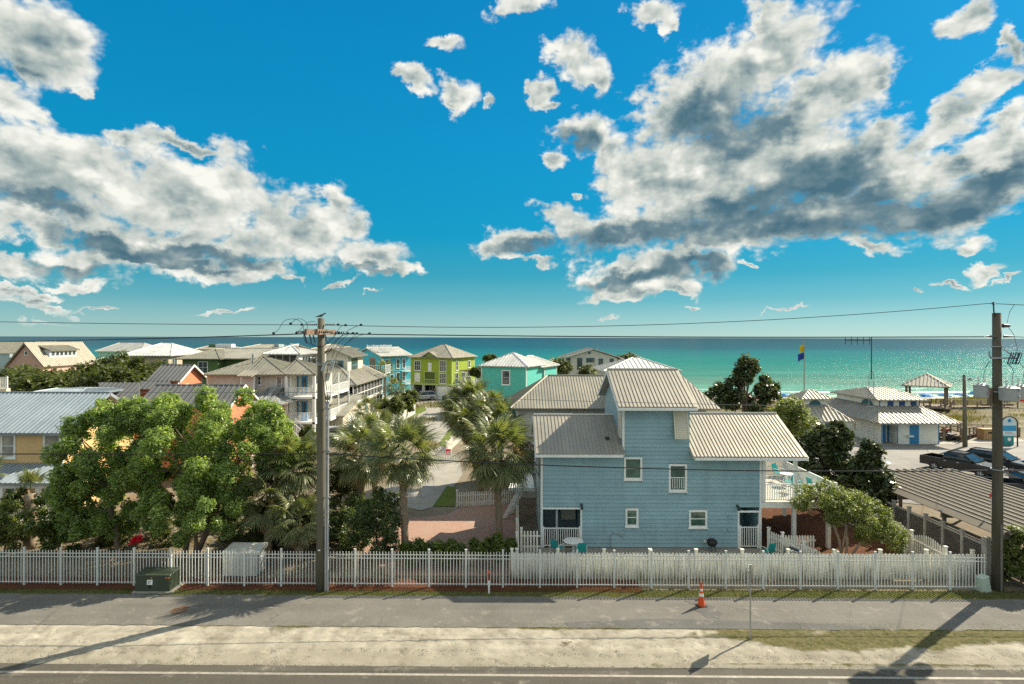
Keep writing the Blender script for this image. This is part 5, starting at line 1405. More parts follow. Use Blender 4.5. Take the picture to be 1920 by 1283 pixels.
# lattice fence
def lattice_fence():
    T = thing('lattice_fence', 'tall brown grey lattice fence with capped posts beside the slatted roof', 'fence', (23.2, 28, 0))
    LW = pbr('grey_brown_wood', (.17,.15,.12), .85, var=.2, stain=.2); PW = pbr('post_wood', (.30,.285,.25), .8, var=.2)
    x = 23.25; ys = [28.0+k*1.32 for k in range(11)]
    pc = mesh('post', MB().box(-.075,.075,-.075,.075,0,2.1).box(-.105,.105,-.105,.105,2.101,2.15), PW)
    for y in ys: inst(T, 'post', pc, (x, y, 0))
    for a, b in zip(ys[:-1], ys[1:]):
        y0, y1 = a+.076, b-.076
        part(T, 'rail', MB().box(x-.03, x+.03, y0, y1, 1.82, 1.92), PW); part(T, 'rail', MB().box(x-.03, x+.03, y0, y1, .12, .2), PW)
        m = MB(); z0, z1 = .2, 1.82; n = 22
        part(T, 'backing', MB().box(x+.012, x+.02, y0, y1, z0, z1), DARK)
        w = y1-y0; hh = z1-z0
        for k in range(-n, n):
            s_ = y0 + k*.115     # diagonal slats going up and away
            t0 = max(0, (y0-s_)); t1 = min(hh, y1-s_)
            if t1-t0 > .05:
                m.hexa([(x-.012,s_+t0,z0+t0),(x-.012,s_+t0+.04 if s_+t0+.04 < y1 else y1,z0+t0),(x+.0,s_+t0+.04 if s_+t0+.04 < y1 else y1,z0+t0),(x+.0,s_+t0,z0+t0),
                        (x-.012,s_+t1-.04,z0+t1),(x-.012,s_+t1,z0+t1),(x+.0,s_+t1,z0+t1),(x+.0,s_+t1-.04,z0+t1)])
        part(T, 'lattice_slats', m, LW, kind='stuff')
    m = MB().box(x-.11,x+.11,27.72,27.92,0,2.3); part(T, 'end_post', m, PW)
lattice_fence()
# slatted roof (sawtooth boards) over the neighbour's yard
def slat_roof():
    T = thing('slatted_roof', 'large low roof of long overlapping grey boards with sunlit-toned edges beside the parking lot', 'roof structure', (27, 32, 0))
    WB = pbr('grey_board', (.13,.112,.082), .8, var=.18, vs=1.2, stain=.2, stretch=(1,.3,1)); WE = pbr('sunlit_board_edge', (.27,.25,.195), .7, var=.15)
    x0, x1, y0, y1, z = 23.45, 31.2, 27.4, 40.4, 2.5
    n = 14; st = (x1-x0)/n
    for k in range(n):
        xa = x0+k*st; m = MB(); e = rnd.uniform(-.04, .04)
        m.hexa([(xa, y0, z), (xa+st-.045, y0, z+.20), (xa+st-.045, y1+e, z+.20), (xa, y1+e, z), (xa, y0, z+.03), (xa+st-.045, y0, z+.23), (xa+st-.045, y1+e, z+.23), (xa, y1+e, z+.03)])
        part(T, 'board', m, WB)
        part(T, 'board_edge', MB().box(xa+st-.044, xa+st+.012, y0, y1+e, z+.12, z+.27), WE)  # sunlight on the top edges is put into this paler colour
    for yy in (27.6, 31, 34.5, 38.5):
        part(T, 'beam', MB().box(x0, x1, yy, yy+.12, z-.28, z-.005), WB)
        for xx in (x0+.1, x1-.2): part(T, 'post', MB().box(xx, xx+.14, yy-.01, yy+.13, 0, z-.285), WB)
    T = thing('lamp_post', 'small dark flat topped yard lamp behind the lattice fence', 'lamp', (23.75, 31.2, 0), local=True)
    part(T, 'pole', MB().cyl((0,0,0),(0,0,2.5),.03,.03,8), BLACKM); part(T, 'lamp_shade', MB().lathe((0,0,2.5),[(.05,0),(.3,.02),(.3,.06),(.05,.12)],14), BLACKM)
    T = thing('marker_flag', 'thin white rod with a small red flag above the slatted roof', 'marker', (24.95, 29.6, 2.8), local=True)
    part(T, 'rod', MB().cyl((0,0,-.05),(0,0,1.0),.012,.012,6), WHITE); part(T, 'flag', MB().box(-.09,.09,-.012,.012,.95,1.15), pbr('red_flag', (.65,.08,.05), .6))
slat_roof()

# ================================================================== street things
def cone():
    OR = pbr('cone_orange', (.75,.09,.015), .5, var=.05); WR = pbr('reflective_white', (.75,.74,.72), .4)
    g = gnd(1316, 1137); T = thing('traffic_cone', 'orange traffic cone with two white bands standing on the path', 'cone', g, R(12), local=True)
    m = MB(); m.box(-.20,.20,-.20,.20,0,.05); part(T, 'base', m, BLACKM)
    pr = lambda z: .155-(z-.05)*.125
    def seg(z0, z1, mt, nm, e=0): part(T, nm, MB().lathe((0,0,0), [(pr(z0)+e, z0), (pr(z1)+e, z1)], 20), mt, smooth=False)
    seg(.051, .46, OR, 'body'); seg(.461, .60, WR, 'reflective_band'); seg(.601, .70, OR, 'body'); seg(.701, .80, WR, 'reflective_band'); seg(.801, 1.08, OR, 'body')
cone()
def street_sign():
    g = gnd(1408, 1199); T = thing('road_sign', 'road sign seen edge on, on a pale metal post in the verge', 'sign', g, -R(22.2), local=True)
    PS = pbr('galvanised_steel', (.42,.40,.36), .5, .4, var=.15)
    m = MB().box(-.03,.03,-.025,.025,0,2.92); part(T, 'post', m, PS)
    m = MB(); m.box(-.075,-.055,-.36,.36,2.05,2.85); part(T, 'sign_plate', m, pbr('sign_back', (.42,.43,.42), .45, .4))
    for z in (2.2, 2.7): part(T, 'bolt', MB().cyl((-.09,0,z),(.05,0,z),.02,.02,6), STEEL)
    part(T, 'post_cap', MB().box(-.05,.05,-.04,.04,2.921,2.98), PS)
street_sign()
g = gnd(918, 1113); T = thing('marker_post', 'white utility marker post with an orange top on the grass strip', 'marker', g, local=True)
part(T, 'post', MB().lathe((0,0,0), [(.045,0),(.045,.62)], 12), WHITE); part(T, 'orange_top', MB().lathe((0,0,0), [(.05,.621),(.05,1.03),(.03,1.07)], 12), pbr('cone_orange', (.75,.09,.015)))
part(T, 'sticker', MB().box(-.03,.03,-.056,-.051,.66,.95), BLACKM)
def ebox():
    G = pbr('transformer_green', (.042,.058,.035), .45, var=.15, stain=.35)
    YL = pbr('warning_orange', (.7,.25,.03), .5)
    Y = 26.62; x0, x1 = X(254, Y), X(319, Y)
    T = thing('electrical_cabinet', 'dark green pad mounted transformer cabinet on a concrete pad', 'electrical box', ((x0+x1)/2, Y, 0), R(-1))
    part(T, 'pad', MB().box(x0-.08, x1+.15, Y-.12, Y+1.05, 0, .08), M_CONC)
    part(T, 'body', MB().hexa([(x0,Y,.081),(x1,Y,.081),(x1,Y+.85,.081),(x0,Y+.85,.081),(x0+.02,Y+.06,.78),(x1-.02,Y+.06,.78),(x1-.02,Y+.85,.86),(x0+.02,Y+.85,.86)]), G)
    part(T, 'lid', MB().hexa([(x0-.03,Y+.0,.781),(x1+.03,Y+.0,.781),(x1+.03,Y+.9,.87),(x0-.03,Y+.9,.87),(x0,Y+.03,.83),(x1,Y+.03,.83),(x1,Y+.87,.92),(x0,Y+.87,.92)]), G)
    xs = X(281, Y); part(T, 'notice_label', MB().hexa([(xs-.13,Y+.014,.38),(xs+.13,Y+.014,.38),(xs+.13,Y+.03,.38),(xs-.13,Y+.03,.38),(xs-.13,Y+.030,.60),(xs+.13,Y+.030,.60),(xs+.13,Y+.05,.60),(xs-.13,Y+.05,.60)]), WHITE)
    for k in range(3): part(T, 'notice_print', MB().box(xs-.09, xs+.02+k*.03, Y+.008, Y+.013, .44+k*.05, .458+k*.05), pbr('print_grey', (.25,.25,.25)))
    part(T, 'padlock', MB().box(xs-.05, xs+.05, Y-.02, Y+.012, .24, .33), BLACKM)
    for a in (312, 317): xx = X(a, Y); part(T, 'warning_sticker', MB().box(xx-.05, xx+.04, Y+.036, Y+.045, .66, .72), YL)
    xx = X(284, Y); part(T, 'warning_sticker', MB().box(xx-.03, xx+.02, Y+.03, Y+.045, .66, .72), YL)
ebox()
T = thing('utility_pedestal', 'small pale green utility pedestal at the right end of the white fence', 'utility box', gnd(1844, 1108), R(8), local=True)
part(T, 'body', MB().hexa([(-.26,-.2,0),(.26,-.2,0),(.26,.2,0),(-.26,.2,0),(-.23,-.16,.62),(.14,-.16,.72),(.14,.16,.72),(-.23,.16,.62)]), pbr('pale_green_plastic', (.42,.50,.42), .5, stain=.3))
part(T, 'lid', MB().hexa([(-.25,-.18,.621),(.16,-.18,.721),(.16,.18,.721),(-.25,.18,.621),(-.23,-.16,.66),(.14,-.16,.76),(.14,.16,.76),(-.23,.16,.66)]), pbr('pale_green_plastic', (.42,.50,.42)))
def wbox():
    Y = 28.4; x0, x1 = X(417, Y), X(486, Y); T = thing('storage_box', 'weathered white storage box behind the metal fence', 'box', ((x0+x1)/2, Y, 0))
    WHB = pbr('dull_white_plastic', (.52,.53,.49), .6, stain=.5)
    part(T, 'body', MB().box(x0+.05, x1-.12, Y, Y+1.0, .05, 1.18), WHB); part(T, 'lid', MB().hexa([(x0,Y-.06,1.181),(x1,Y-.06,1.181),(x1,Y+1.1,1.181),(x0,Y+1.1,1.181),(x0,Y-.06,1.24),(x1,Y-.06,1.24),(x1,Y+1.1,1.34),(x0,Y+1.1,1.34)]), WHB)
    for k in range(5): a = x0+.12+k*(x1-x0-.3)/4.6; part(T, 'panel_rib', MB().box(a, a+.06, Y-.025, Y-.001, .1, 1.1), WHITEV)
wbox()
g = gnd(338, 1144, .022); T = thing('manhole_cover', 'rusty round storm drain grate set in the path', 'manhole', g, local=True)
RU = pbr('rusty_iron', (.17,.11,.07), .8, var=.3, vs=8)
part(T, 'rim', MB().lathe((0,0,0), [(.36,.001),(.36,.012)], 28), RU); part(T, 'well', MB().lathe((0,0,0), [(.31,.0125),(.31,.014)], 28), pbr('grate_gap', (.03,.025,.02)))
for k in range(9):
    xx = -.27+k*.0675; h = math.sqrt(max(0, .30**2-xx*xx)); part(T, 'bar', MB().box(xx-.018, xx+.018, -h, h, .0145, .022), RU)
part(T, 'cross_bar', MB().box(-.29,.29,-.02,.02,.0225,.025), RU)
T = thing('palm_debris', 'small heap of dry brown palm litter lying on the sand verge', 'debris', gnd(1064, 1207, .04), local=True)
m = MB()
for k in range(30):
    a = rnd.uniform(0, 6.28); r = rnd.uniform(.05, .3); x, y = rnd.gauss(0,.12), rnd.gauss(0,.07); m.cyl((x, y, rnd.uniform(0,.04)), (x+math.cos(a)*r, y+math.sin(a)*r*.5, rnd.uniform(.02,.1)), .006, .003, 4)
part(T, 'fibre', m, pbr('dry_fibre', (.22,.13,.07)))

# ================================================================== poles and wires
PW1 = pbr('pole_wood', (.125,.115,.08), .85, var=.25, vs=3, bump=.5, bs=10, stain=.4, stretch=(1,1,.12))
PW2 = pbr('pole_wood_dark', (.095,.085,.06), .85, var=.3, vs=3, bump=.5, bs=10, stain=.4, stretch=(1,1,.12))
RUSTY = pbr('peeling_arm', (.20,.135,.095), .7, var=.6, vs=9, stain=.4)
CER = pbr('grey_ceramic', (.36,.38,.38), .35); WIRE = pbr('black_cable', (.012,.012,.014), .5); WIREG = pbr('grey_cable', (.16,.17,.17), .5)
def hang(a, b, sag, n=24):
    a = Vector(a); b = Vector(b); return [a.lerp(b, i/n) - Vector((0,0,4*sag*(i/n)*(1-i/n))) for i in range(n+1)]
P1 = Vector((X(602, 26.95), 26.95, 0)); P2 = Vector((X(1871, 27.2), 27.2, 0))
Z1 = Z(597, 26.95, 602); Z2 = Z(587, 27.2, 1871)
def pole1():
    T = thing('utility_pole', 'weathered wooden utility pole left of the palms, with rusty cross arms and two grey conduits', 'utility pole', P1, local=True)
    m = MB(); m.tube([(0,0,-.3),(.01,0,4),(0,0,9),(0,0,Z1)], .215, 18, .155); part(T, 'pole', m, PW1, smooth=True)
    za = Z(623, 26.95, 602)
    for s_ in (-1, 1): part(T, 'cross_arm', MB().box(s_*.19-.055+(.06*s_), s_*.19+.055+(.06*s_), -1.35, 1.35, za-.13, za+.13), RUSTY)
    for y in (-1.2, 1.2, -.55):
        for s_ in (-1, 1):
            m = MB(); x = s_*.32
            for k in range(5): m.cyl((x+s_*.09*k, y, za), (x+s_*(.09*k+.045), y, za), .055, .04, 10)
            part(T, 'insulator', m, pbr('grey_polymer', (.10,.105,.11), .5))
    m = MB(); z = Z(609, 26.95, 602)
    for s_ in (-1, 1):
        m = MB()
        for k in range(5): m.cyl((s_*(.2+.1*k), 0, z), (s_*(.25+.1*k), 0, z), .05, .035, 10)
        part(T, 'insulator', m, pbr('grey_polymer', (.10,.105,.11), .5))
    # fuse cutouts hanging from the arms
    for (px, py) in ((574, 634), (583, 634), (590, 635)):
        x = X(px, 26.6)-P1.x; z = Z(py, 26.6, px); part(T, 'fuse_cutout', MB().cyl((x-.08,-.5+.1,z+.26),(x+.09,-.5,z-.26),.035,.03,8), pbr('dark_fuse', (.05,.07,.09), .4))
    x = X(612, 26.6)-P1.x; z = Z(634, 26.6, 612); part(T, 'fuse_cutout', MB().cyl((x-.08,-.4,z+.26),(x+.09,-.4,z-.22),.035,.03,8), pbr('dark_fuse', (.05,.07,.09), .4))
    # jumper loops
    def J(pts, Y=26.7): return [Vector(at(a, b, Y))-P1 for a, b in pts]
    def curve(pts, n=6):
        out = []; q = [pts[0]]+pts+[pts[-1]]
        for i in range(1, len(q)-2):
            for k in range(n):
                t = k/n; out.append(.5*((2*q[i])+(-q[i-1]+q[i+1])*t+(2*q[i-1]-5*q[i]+4*q[i+1]-q[i+2])*t*t+(-q[i-1]+3*q[i]-3*q[i+1]+q[i+2])*t*t*t))
        out.append(q[-1]); return out
    for c in ([(513,625),(522,618),(532,603),(545,598.5),(558,600),(567,608),(569,622),(570,633)],[(545,607),(553,600),(563,598),(572,603),(576,612),(577,628)],[(556,625),(566,615),(575,606),(585,603),(592,604)],
              [(569,630),(572,640),(580,646),(592,649),(606,649),(615,644),(626,634),(632,622),(640,612),(648,610)],[(577,641),(584,645),(598,652),(608,648),(622,634),(631,624)],
              [(607,665),(618,652),(628,640),(638,632),(650,627),(662,626)],[(612,668),(624,650),(634,636),(650,622),(664,614),(677,609.5)],[(622,672),(632,648),(645,634),(655,626),(665,625)],[(630,670),(640,655),(655,640),(672,630),(692,625.5)],[(625,652),(636,652),(646,648),(658,636),(668,626)]):
        part(T, 'jumper_wire', MB().tube(curve(J(c)), .011, 5), WIRE)
    for (px, py) in ((513,625),(545,607),(556,625),(566,609),(634,609),(648,610),(677,609.5),(635,624),(652,625),(662,625),(669,625.5),(693,625.5)):
        c = Vector(at(px, py, 26.7))-P1; part(T, 'clamp', MB().box(c.x-.05, c.x+.05, c.y-.04, c.y+.04, c.z-.05, c.z+.05), WIRE)
    # hardware lower down
    z = Z(684, 26.9, 602); m = MB().lathe((0,0,z), [(.20,-.04),(.20,.04)], 18); part(T, 'pole_band', m, STEEL)
    for (px, py, l) in ((607, 688, .4), (622, 686, .42)):
        c = Vector(at(px, py, 26.6))-P1; part(T, 'arrester', MB().cyl((c.x-.06, c.y, c.z-l/2), (c.x+.08, c.y, c.z+l/2), .085, .075, 10), CER)
        part(T, 'arrester_wire', MB().tube([(c.x+.08, c.y, c.z+l/2), (c.x+.16, c.y, c.z+l/2+.12), (c.x+.28, c.y, c.z+l/2)], .012, 5), WIRE)
    part(T, 'bracket', MB().tube([(0,-.2,z),(.25,-.3,z+.1),(.6,-.3,z+.22)], .025, 5), STEEL); part(T, 'bracket', MB().tube([(0,-.2,z),(-.2,-.3,z+.3),(-.32,-.3,z+.32)], .02, 5), STEEL)
    for k, (dx, r) in enumerate(((.265, .04), (.37, .05))):
        zt_ = Z(755, 26.9, 612); m = MB(); m.tube([(dx, -.1, 0), (dx, -.1, zt_)], r, 10); cdt = part(T, 'conduit', m, pbr('grey_conduit', (.40,.42,.43), .5))
        part(T, 'conduit_cap', MB().lathe((dx,-.1,zt_), [(r+.02,-.02),(r+.02,.06),(.02,.12)], 10), STEEL, cdt)
        part(T, 'riser_cable', MB().tube([(dx,-.1,zt_+.05),(dx-.1,-.15,zt_+1.0),(dx-.2+.25*k,-.3,zt_+1.7)], .018, 5), WIRE)
    for z in (2.0, 4.4, 6.6, 8.6): part(T, 'conduit_clamp', MB().box(.2, .48, -.16, -.04, z, z+.05), STEEL)
    part(T, 'pole_tag', MB().box(-.05,.06,-.232,-.2,1.95,2.0), WHITE)
pole1()
T = thing('bird', 'small dark bird perched on top of the left utility pole', 'bird', (P1.x, P1.y, Z1), R(20), local=True)
m = MB().loft([[(x, r*math.cos(t)*.8, z+r*math.sin(t)) for t in [i*math.pi/4 for i in range(8)]] for x, z, r in ((-.26,.06,.008),(-.14,.09,.035),(-.02,.12,.062),(.08,.16,.055),(.12,.205,.034),(.155,.23,.042),(.19,.235,.03),(.25,.23,.004))])
part(T, 'body', m, pbr('bird_grey', (.10,.10,.11), .8), smooth=True)
for s_ in (-1,1): part(T, 'leg', MB().cyl((.0,s_*.02,.0),(.0,s_*.02,.09),.006,.006,4), BLACKM)
def pole2():
    T = thing('utility_pole', 'dark wooden utility pole at the right carrying two grey transformer tanks', 'utility pole', P2, local=True)
    m = MB(); m.tube([(0,0,-.3),(0,0,5),(-.02,0,9),(-.06,0,Z2)], .235, 18, .175); part(T, 'pole', m, PW2, smooth=True)
    part(T, 'cable_guard', MB().box(-.05, .02, -.27, -.215, .0, 3.2), pbr('dull_guard', (.16,.15,.13)))
    m = MB().tube([(-.2,-.1,Z2-.15),(-.28,-.1,Z2+.05),(-.3,-.1,Z2+.45)], .03, 6); part(T, 'top_pin', m, BLACKM); part(T, 'insulator', MB().lathe((-.3,-.1,Z2+.4),[(.06,0),(.08,.04),(.04,.07),(.06,.11)],10), pbr('grey_polymer', (.10,.105,.11)))
    z = Z(631, 27.2, 1871)
    m = MB(); 
    for s_ in (-1, 1):
        part(T, 'insulator', MB().cyl((s_*.2,-.1,z),(s_*.65,-.1,z),.06,.035,8), pbr('grey_polymer', (.10,.105,.11)))
    x = X(1884, 27)-P2.x; zz = Z(611, 27, 1884); part(T, 'arrester', MB().cyl((x,-.1,zz),(x+.3,-.1,zz),.1,.07,10), pbr('dark_fuse', (.05,.07,.09)))
    part(T, 'arrester_wire', MB().tube([Vector(at(1902,571,27))-P2, Vector(at(1893,585,27))-P2, Vector(at(1888,606,27))-P2], .012, 5), WIREG); part(T, 'arrester_wire', MB().tube([Vector(at(1889,612,27))-P2, Vector(at(1900,626,27))-P2, Vector(at(1907,650,27))-P2, Vector(at(1908,664,27))-P2], .012, 5), WIREG)
    zb = Z(671, 27, 1871); part(T, 'bracket', MB().box(-.55,.75,-.28,-.2,zb-.05,zb+.03), STEEL); part(T, 'bracket_strut', MB().tube([(.1,-.24,zb+.4),(.6,-.24,zb+.0)], .03, 5), STEEL); part(T, 'bracket_end', MB().tube([(-.5,-.24,zb),(-.6,-.24,zb+.1),(-.62,-.24,zb+.3)], .035, 6), STEEL)
    for (px, py) in ((1893, 672), (1902, 672), (1909, 672)):
        c = Vector(at(px, py, 26.8))-P2; m = MB(); m.tube([(c.x-.1,c.y,c.z-.25),(c.x+.1,c.y,c.z+.28),(c.x+.2,c.y,c.z+.26),(c.x+.02,c.y,c.z-.27),(c.x-.1,c.y,c.z-.25)], .028, 6); part(T, 'fuse_cutout', m, pbr('dark_fuse', (.05,.07,.09)))
    # transformers
    TG = pbr('transformer_grey', (.34,.36,.36), .4, .1, var=.1, stain=.25)
    for (pa, pb, pt, pbm, Yt) in ((1828,1851,722,746,27.0),(1877,1908,727,752,26.6),(1902,1926,724,750,27.4)):
        xc = (X(pa,Yt)+X(pb,Yt))/2-P2.x; r = (X(pb,Yt)-X(pa,Yt))/2; zb_, zt_ = Z(pbm,Yt,pa), Z(pt,Yt,pa); yc = Yt-P2.y
        tk = part(T, 'transformer_tank', MB().lathe((xc,yc,0), [(r*.92,zb_),(r,zb_+.05),(r,zt_-.06),(r*1.05,zt_-.05),(r*1.05,zt_),(r*.5,zt_+.07)], 20), TG)
        for dx in (-.12, .14):
            m = MB()
            for k in range(5): m.cyl((xc+dx,yc,zt_+.05+k*.07),(xc+dx,yc,zt_+.09+k*.07),.06,.035,8)
            part(T, 'bushing', m, CER, tk)
        part(T, 'bushing_wire', MB().tube([(xc+.14,yc,zt_+.4),(xc+.2,yc,zt_+.8),(xc+.42 if xc < 0 else xc-.05,yc,zt_+1.15)], .014, 5), WIRE, tk)
        for k in range(2): part(T, 'tank_lug', MB().box(xc+r*.2, xc+r*.5, yc-r-.04, yc-r*.85, zb_+.2+.3*k, zb_+.26+.3*k), STEEL, tk)
    part(T, 'red_label', MB().box(.18, .42, -.72-.3, -.7-.3, Z(752,26.6,1890)+.02, Z(752,26.6,1890)+.12), pbr('red_label', (.6,.05,.03)))
    part(T, 'mount_arm', MB().box(-.75,.7,-.06,.06,Z(760,27,1871)-.05,Z(760,27,1871)+.05), WOOD); part(T, 'mount_arm', MB().box(-.45,-.3,-.06,.06,Z(760,27,1871)+.05,Z(728,27,1871)), WOOD)
    for z in (Z(650,27,1871), Z(735,27,1871), Z(882,27,1871)): part(T, 'pole_band', MB().lathe((-.02,0,z),[(.255,-.03),(.255,.03)],18), STEEL)
pole2()
def wire(name_label, pts_list, r=.016, mat=None, name='power_line'):
    T = thing(name, name_label, 'wire', (0, 0, 0)); a = pts_list[0][0]; T.location = a; ORG[T.name] = (Vector(a), 0, False)
    for p in pts_list: part(T, 'span', MB().tube(p, r, 6), mat or WIRE)
def W3(px, py, Y): return at(px, py, Y)
l1 = P1.y
wire('topmost single power line running the full width above both poles', [hang((-50, 27.2, 13.5), W3(592, 609.3, l1), .25), hang(W3(612, 609.3, l1), W3(1854, 569, 27.1), .5), hang(W3(1854, 569, 27.1), (50, 27.2, 13.9), .4)])
wire('power line nearest the street just below the top line', [hang((-50, 25.7, 11.9), W3(570, 625.6, 25.75), .35), hang(W3(618, 625.6, 25.75), W3(1845, 631, 27.1), .08), hang(W3(1888, 631, 27.1), (50, 27.2, 12.1), .3)])
wire('power line farther from the street, almost hidden behind the lower one at the cross arms', [hang((-50, 28.2, 11.8), W3(575, 626.5, 28.1), .3), hang(W3(622, 626.5, 28.1), W3(1848, 632.4, 27.4), .08)], .013)
wire('grey neutral wire below the transformers and fuses', [hang((-50, 27, 9.6), W3(594, 736, 26.9), .1), hang(W3(612, 736.5, 26.9), W3(1860, 766, 27.1), .12), hang(W3(1882, 766, 27.1), (50, 27.2, 9.0), .2)], .012, WIREG)
wire('thick black communications cable crossing the blue house wall', [hang((-50, 26.8, 6.5), W3(594, 851, 26.75), .05), hang(W3(612, 851, 26.75), W3(1862, 882, 27.0), .32), hang(W3(1882, 882, 27.0), (50, 27, 6.2), .2)], .027)
wire('thin service wire running back from the left pole to the grey balconies', [hang(W3(600, 737, 26.9), at(556, 737, 62.9), .6)], .01, WIREG)

# ================================================================== vehicles
def ringsec(x, w, zb, zs, zt, wt):
    return [(x,-w*.93,zb),(x,-w,zb+.12),(x,-w,zs),(x,-wt,zt),(x,wt,zt),(x,w,zs),(x,w,zb+.12),(x,w*.93,zb)]
CARG = glassmat('car_glass', (.012,.02,.022), .04); TYRE = pbr('tyre_rubber', (.02,.02,.02), .8); RIM = pbr('alloy_rim', (.55,.56,.57), .3, .7); CHROME = pbr('chrome', (.6,.6,.6), .15, .9); LAMPC = pbr('lamp_clear', (.6,.6,.58), .1); LAMPR = pbr('lamp_red', (.4,.01,.01), .2)
def paint(name, col, met=.3):
    m, N, b = newmat(name); b.inputs['Base Color'].default_value = (*col, 1); b.inputs['Metallic'].default_value = met; b.inputs['Roughness'].default_value = .25
    b.inputs['Coat Weight'].default_value = .2; b.inputs['Coat Roughness'].default_value = .05
    pos = N.new('ShaderNodeNewGeometry').outputs['Position']; f = N.ramp(N.noise(pos, 1.5, 4, .6), .3, .7, .85, 1.1); N.link(N.mix(1.0, tuple(col), N.comb(f,f,f), 'MULTIPLY'), b.inputs['Base Color'])
    return m
def car(label, kind, loc, rz, col, group=None):
    T = thing('parked_car' if kind != 'pickup' else 'pickup_truck', label, 'car' if kind != 'pickup' else 'pickup truck', loc, rz, group, local=True)
    P = col
    if kind == 'pickup':
        L0, L1, w = -2.95, 2.95, .98
        st = [(2.95,.88,.5,.80,.86,.80),(2.8,.96,.42,.92,1.06,.86),(1.5,w,.40,1.0,1.18,.92),(1.2,w,.40,1.05,1.22,.93),(-1.15,w,.40,1.05,1.22,.93)]
        part(T, 'body', MB().loft([ringsec(*s) for s in st]), P)
        bed = MB(); bed.box(-2.9,-1.16,-w,-w+.1,.45,1.22); bed.box(-2.9,-1.16,w-.1,w,.45,1.22); bed.box(-2.95,-2.86,-w+.02,w-.02,.5,1.2); part(T, 'truck_bed', bed, P)
        part(T, 'bed_floor', MB().box(-2.85,-1.17,-w+.11,w-.11,.6,.66), BLACKM)
        gl = [(1.35,.88,1.2,1.25,1.26,.86),(.45,.86,1.2,1.5,1.80,.66),(-.75,.86,1.2,1.5,1.82,.68),(-1.1,.86,1.2,1.4,1.6,.72)]; rf = (.5,-.85,1.80,.67)
        xw = (1.75, -1.75); wr = .40
    elif kind == 'suv':
        w = .95; st = [(2.4,.82,.4,.70,.80,.72),(2.25,.92,.3,.85,.98,.80),(1.3,w,.28,.95,1.08,.86),(-2.1,w,.28,.98,1.10,.88),(-2.4,.88,.36,.9,1.05,.80)]
        part(T, 'body', MB().loft([ringsec(*s) for s in st]), P)
        gl = [(1.35,.86,1.06,1.1,1.12,.84),(.5,.85,1.06,1.4,1.62,.66),(-1.7,.85,1.06,1.4,1.64,.66),(-2.25,.84,1.06,1.15,1.25,.72)]; rf = (.5,-1.8,1.62,.67)
        xw = (1.45,-1.4); wr = .36
    else:
        w = .90; st = [(2.3,.78,.32,.58,.68,.66),(2.1,.88,.24,.74,.84,.74),(1.1,w,.22,.84,.95,.80),(-1.6,w,.22,.88,.99,.80),(-2.1,.88,.26,.86,1.0,.76),(-2.3,.80,.34,.74,.90,.70)]
        part(T, 'body', MB().loft([ringsec(*s) for s in st]), P)
        gl = [(1.25,.82,.9,.95,.97,.80),(.35,.80,.9,1.2,1.40,.60),(-.95,.80,.9,1.2,1.42,.60),(-1.8,.80,.9,1.0,1.04,.66)]; rf = (.4,-1.0,1.40,.61)
        xw = (1.4,-1.35); wr = .33
    part(T, 'cabin_glass', MB().loft([ringsec(*s) for s in gl]), CARG)
    a, b, z, ww = rf
    part(T, 'roof', MB().loft([ringsec(a, ww, z-.02, z+.01, z+.03, ww*.85), ringsec((a+b)/2, ww+.02, z-.01, z+.03, z+.075, ww*.85), ringsec(b, ww, z-.02, z+.01, z+.04, ww*.85)]), P)
    for s_ in (-1, 1):
        m = MB()
        for k in range(len(gl)-1):
            for (q, r_) in ((gl[k], gl[k+1]),):
                if k == 0: m.tube([(q[0], s_*q[5], q[4]), (r_[0], s_*(r_[5]+.02), r_[4])], .035, 5)
                if k == len(gl)-2: m.tube([(q[0], s_*(q[5]+.02), q[4]), (r_[0], s_*(r_[5]+.02), r_[4])], .05, 5)
        q = gl[1]; xm = (gl[1][0]+gl[2][0])/2; m.tube([(xm, s_*(q[1]+.005), q[2]), (xm, s_*(q[1]-.0), q[3]), (xm, s_*(q[5]+.03), q[4])], .03, 5)
        part(T, 'pillar', m, P)
        mr = MB().box(gl[0][0]-.35, gl[0][0]-.2, min(s_*.93, s_*1.12), max(s_*.93, s_*1.12), gl[0][2]+.05, gl[0][2]+.22); part(T, 'wing_mirror', mr, P)
        for dx in (.1, -.9): part(T, 'door_handle', MB().box(dx-.1, dx+.1, min(s_*w, s_*(w+.03)), max(s_*w, s_*(w+.03)), gl[0][2]-.16, gl[0][2]-.12), CHROME)
        for dx in (.95, -.12, -1.1): part(T, 'door_seam', MB().box(dx-.008, dx+.008, min(s_*(w-.01), s_*(w+.004)), max(s_*(w-.01), s_*(w+.004)), .42, gl[0][2]-.04), BLACKM)
        part(T, 'sill_trim', MB().box(-1.2, 1.2, min(s_*(w-.02), s_*(w+.012)), max(s_*(w-.02), s_*(w+.012)), st[1][2]+.03, st[1][2]+.13), BLACKM)
        f = st[0]; part(T, 'headlight', MB().box(f[0]-.12, f[0]+.015, min(s_*.5, s_*.84), max(s_*.5, s_*.84), f[3]-.02, f[3]+.14), LAMPC)
        part(T, 'tail_light', MB().box(-f[0]-.03, -f[0]+.12, min(s_*.74, s_*.93), max(s_*.74, s_*.93), .78, 1.0), LAMPR)
        for x in xw:
            wl = part(T, 'wheel', MB().cyl((x, s_*(w-.24), wr), (x, s_*(w+.015), wr), wr, wr, 22), TYRE)
            part(T, 'rim', MB().cyl((x, s_*(w-.1), wr), (x, s_*(w+.022), wr), wr*.66, wr*.66, 18), pbr('rim_dark', (.06,.06,.06), .4), wl)
            for q in range(5):
                t = q*2*math.pi/5; part(T, 'spoke', MB().cyl((x+.04*math.cos(t), s_*(w+.03), wr+.04*math.sin(t)), (x+wr*.62*math.cos(t), s_*(w+.03), wr+wr*.62*math.sin(t)), .045, .03, 5), RIM, wl)
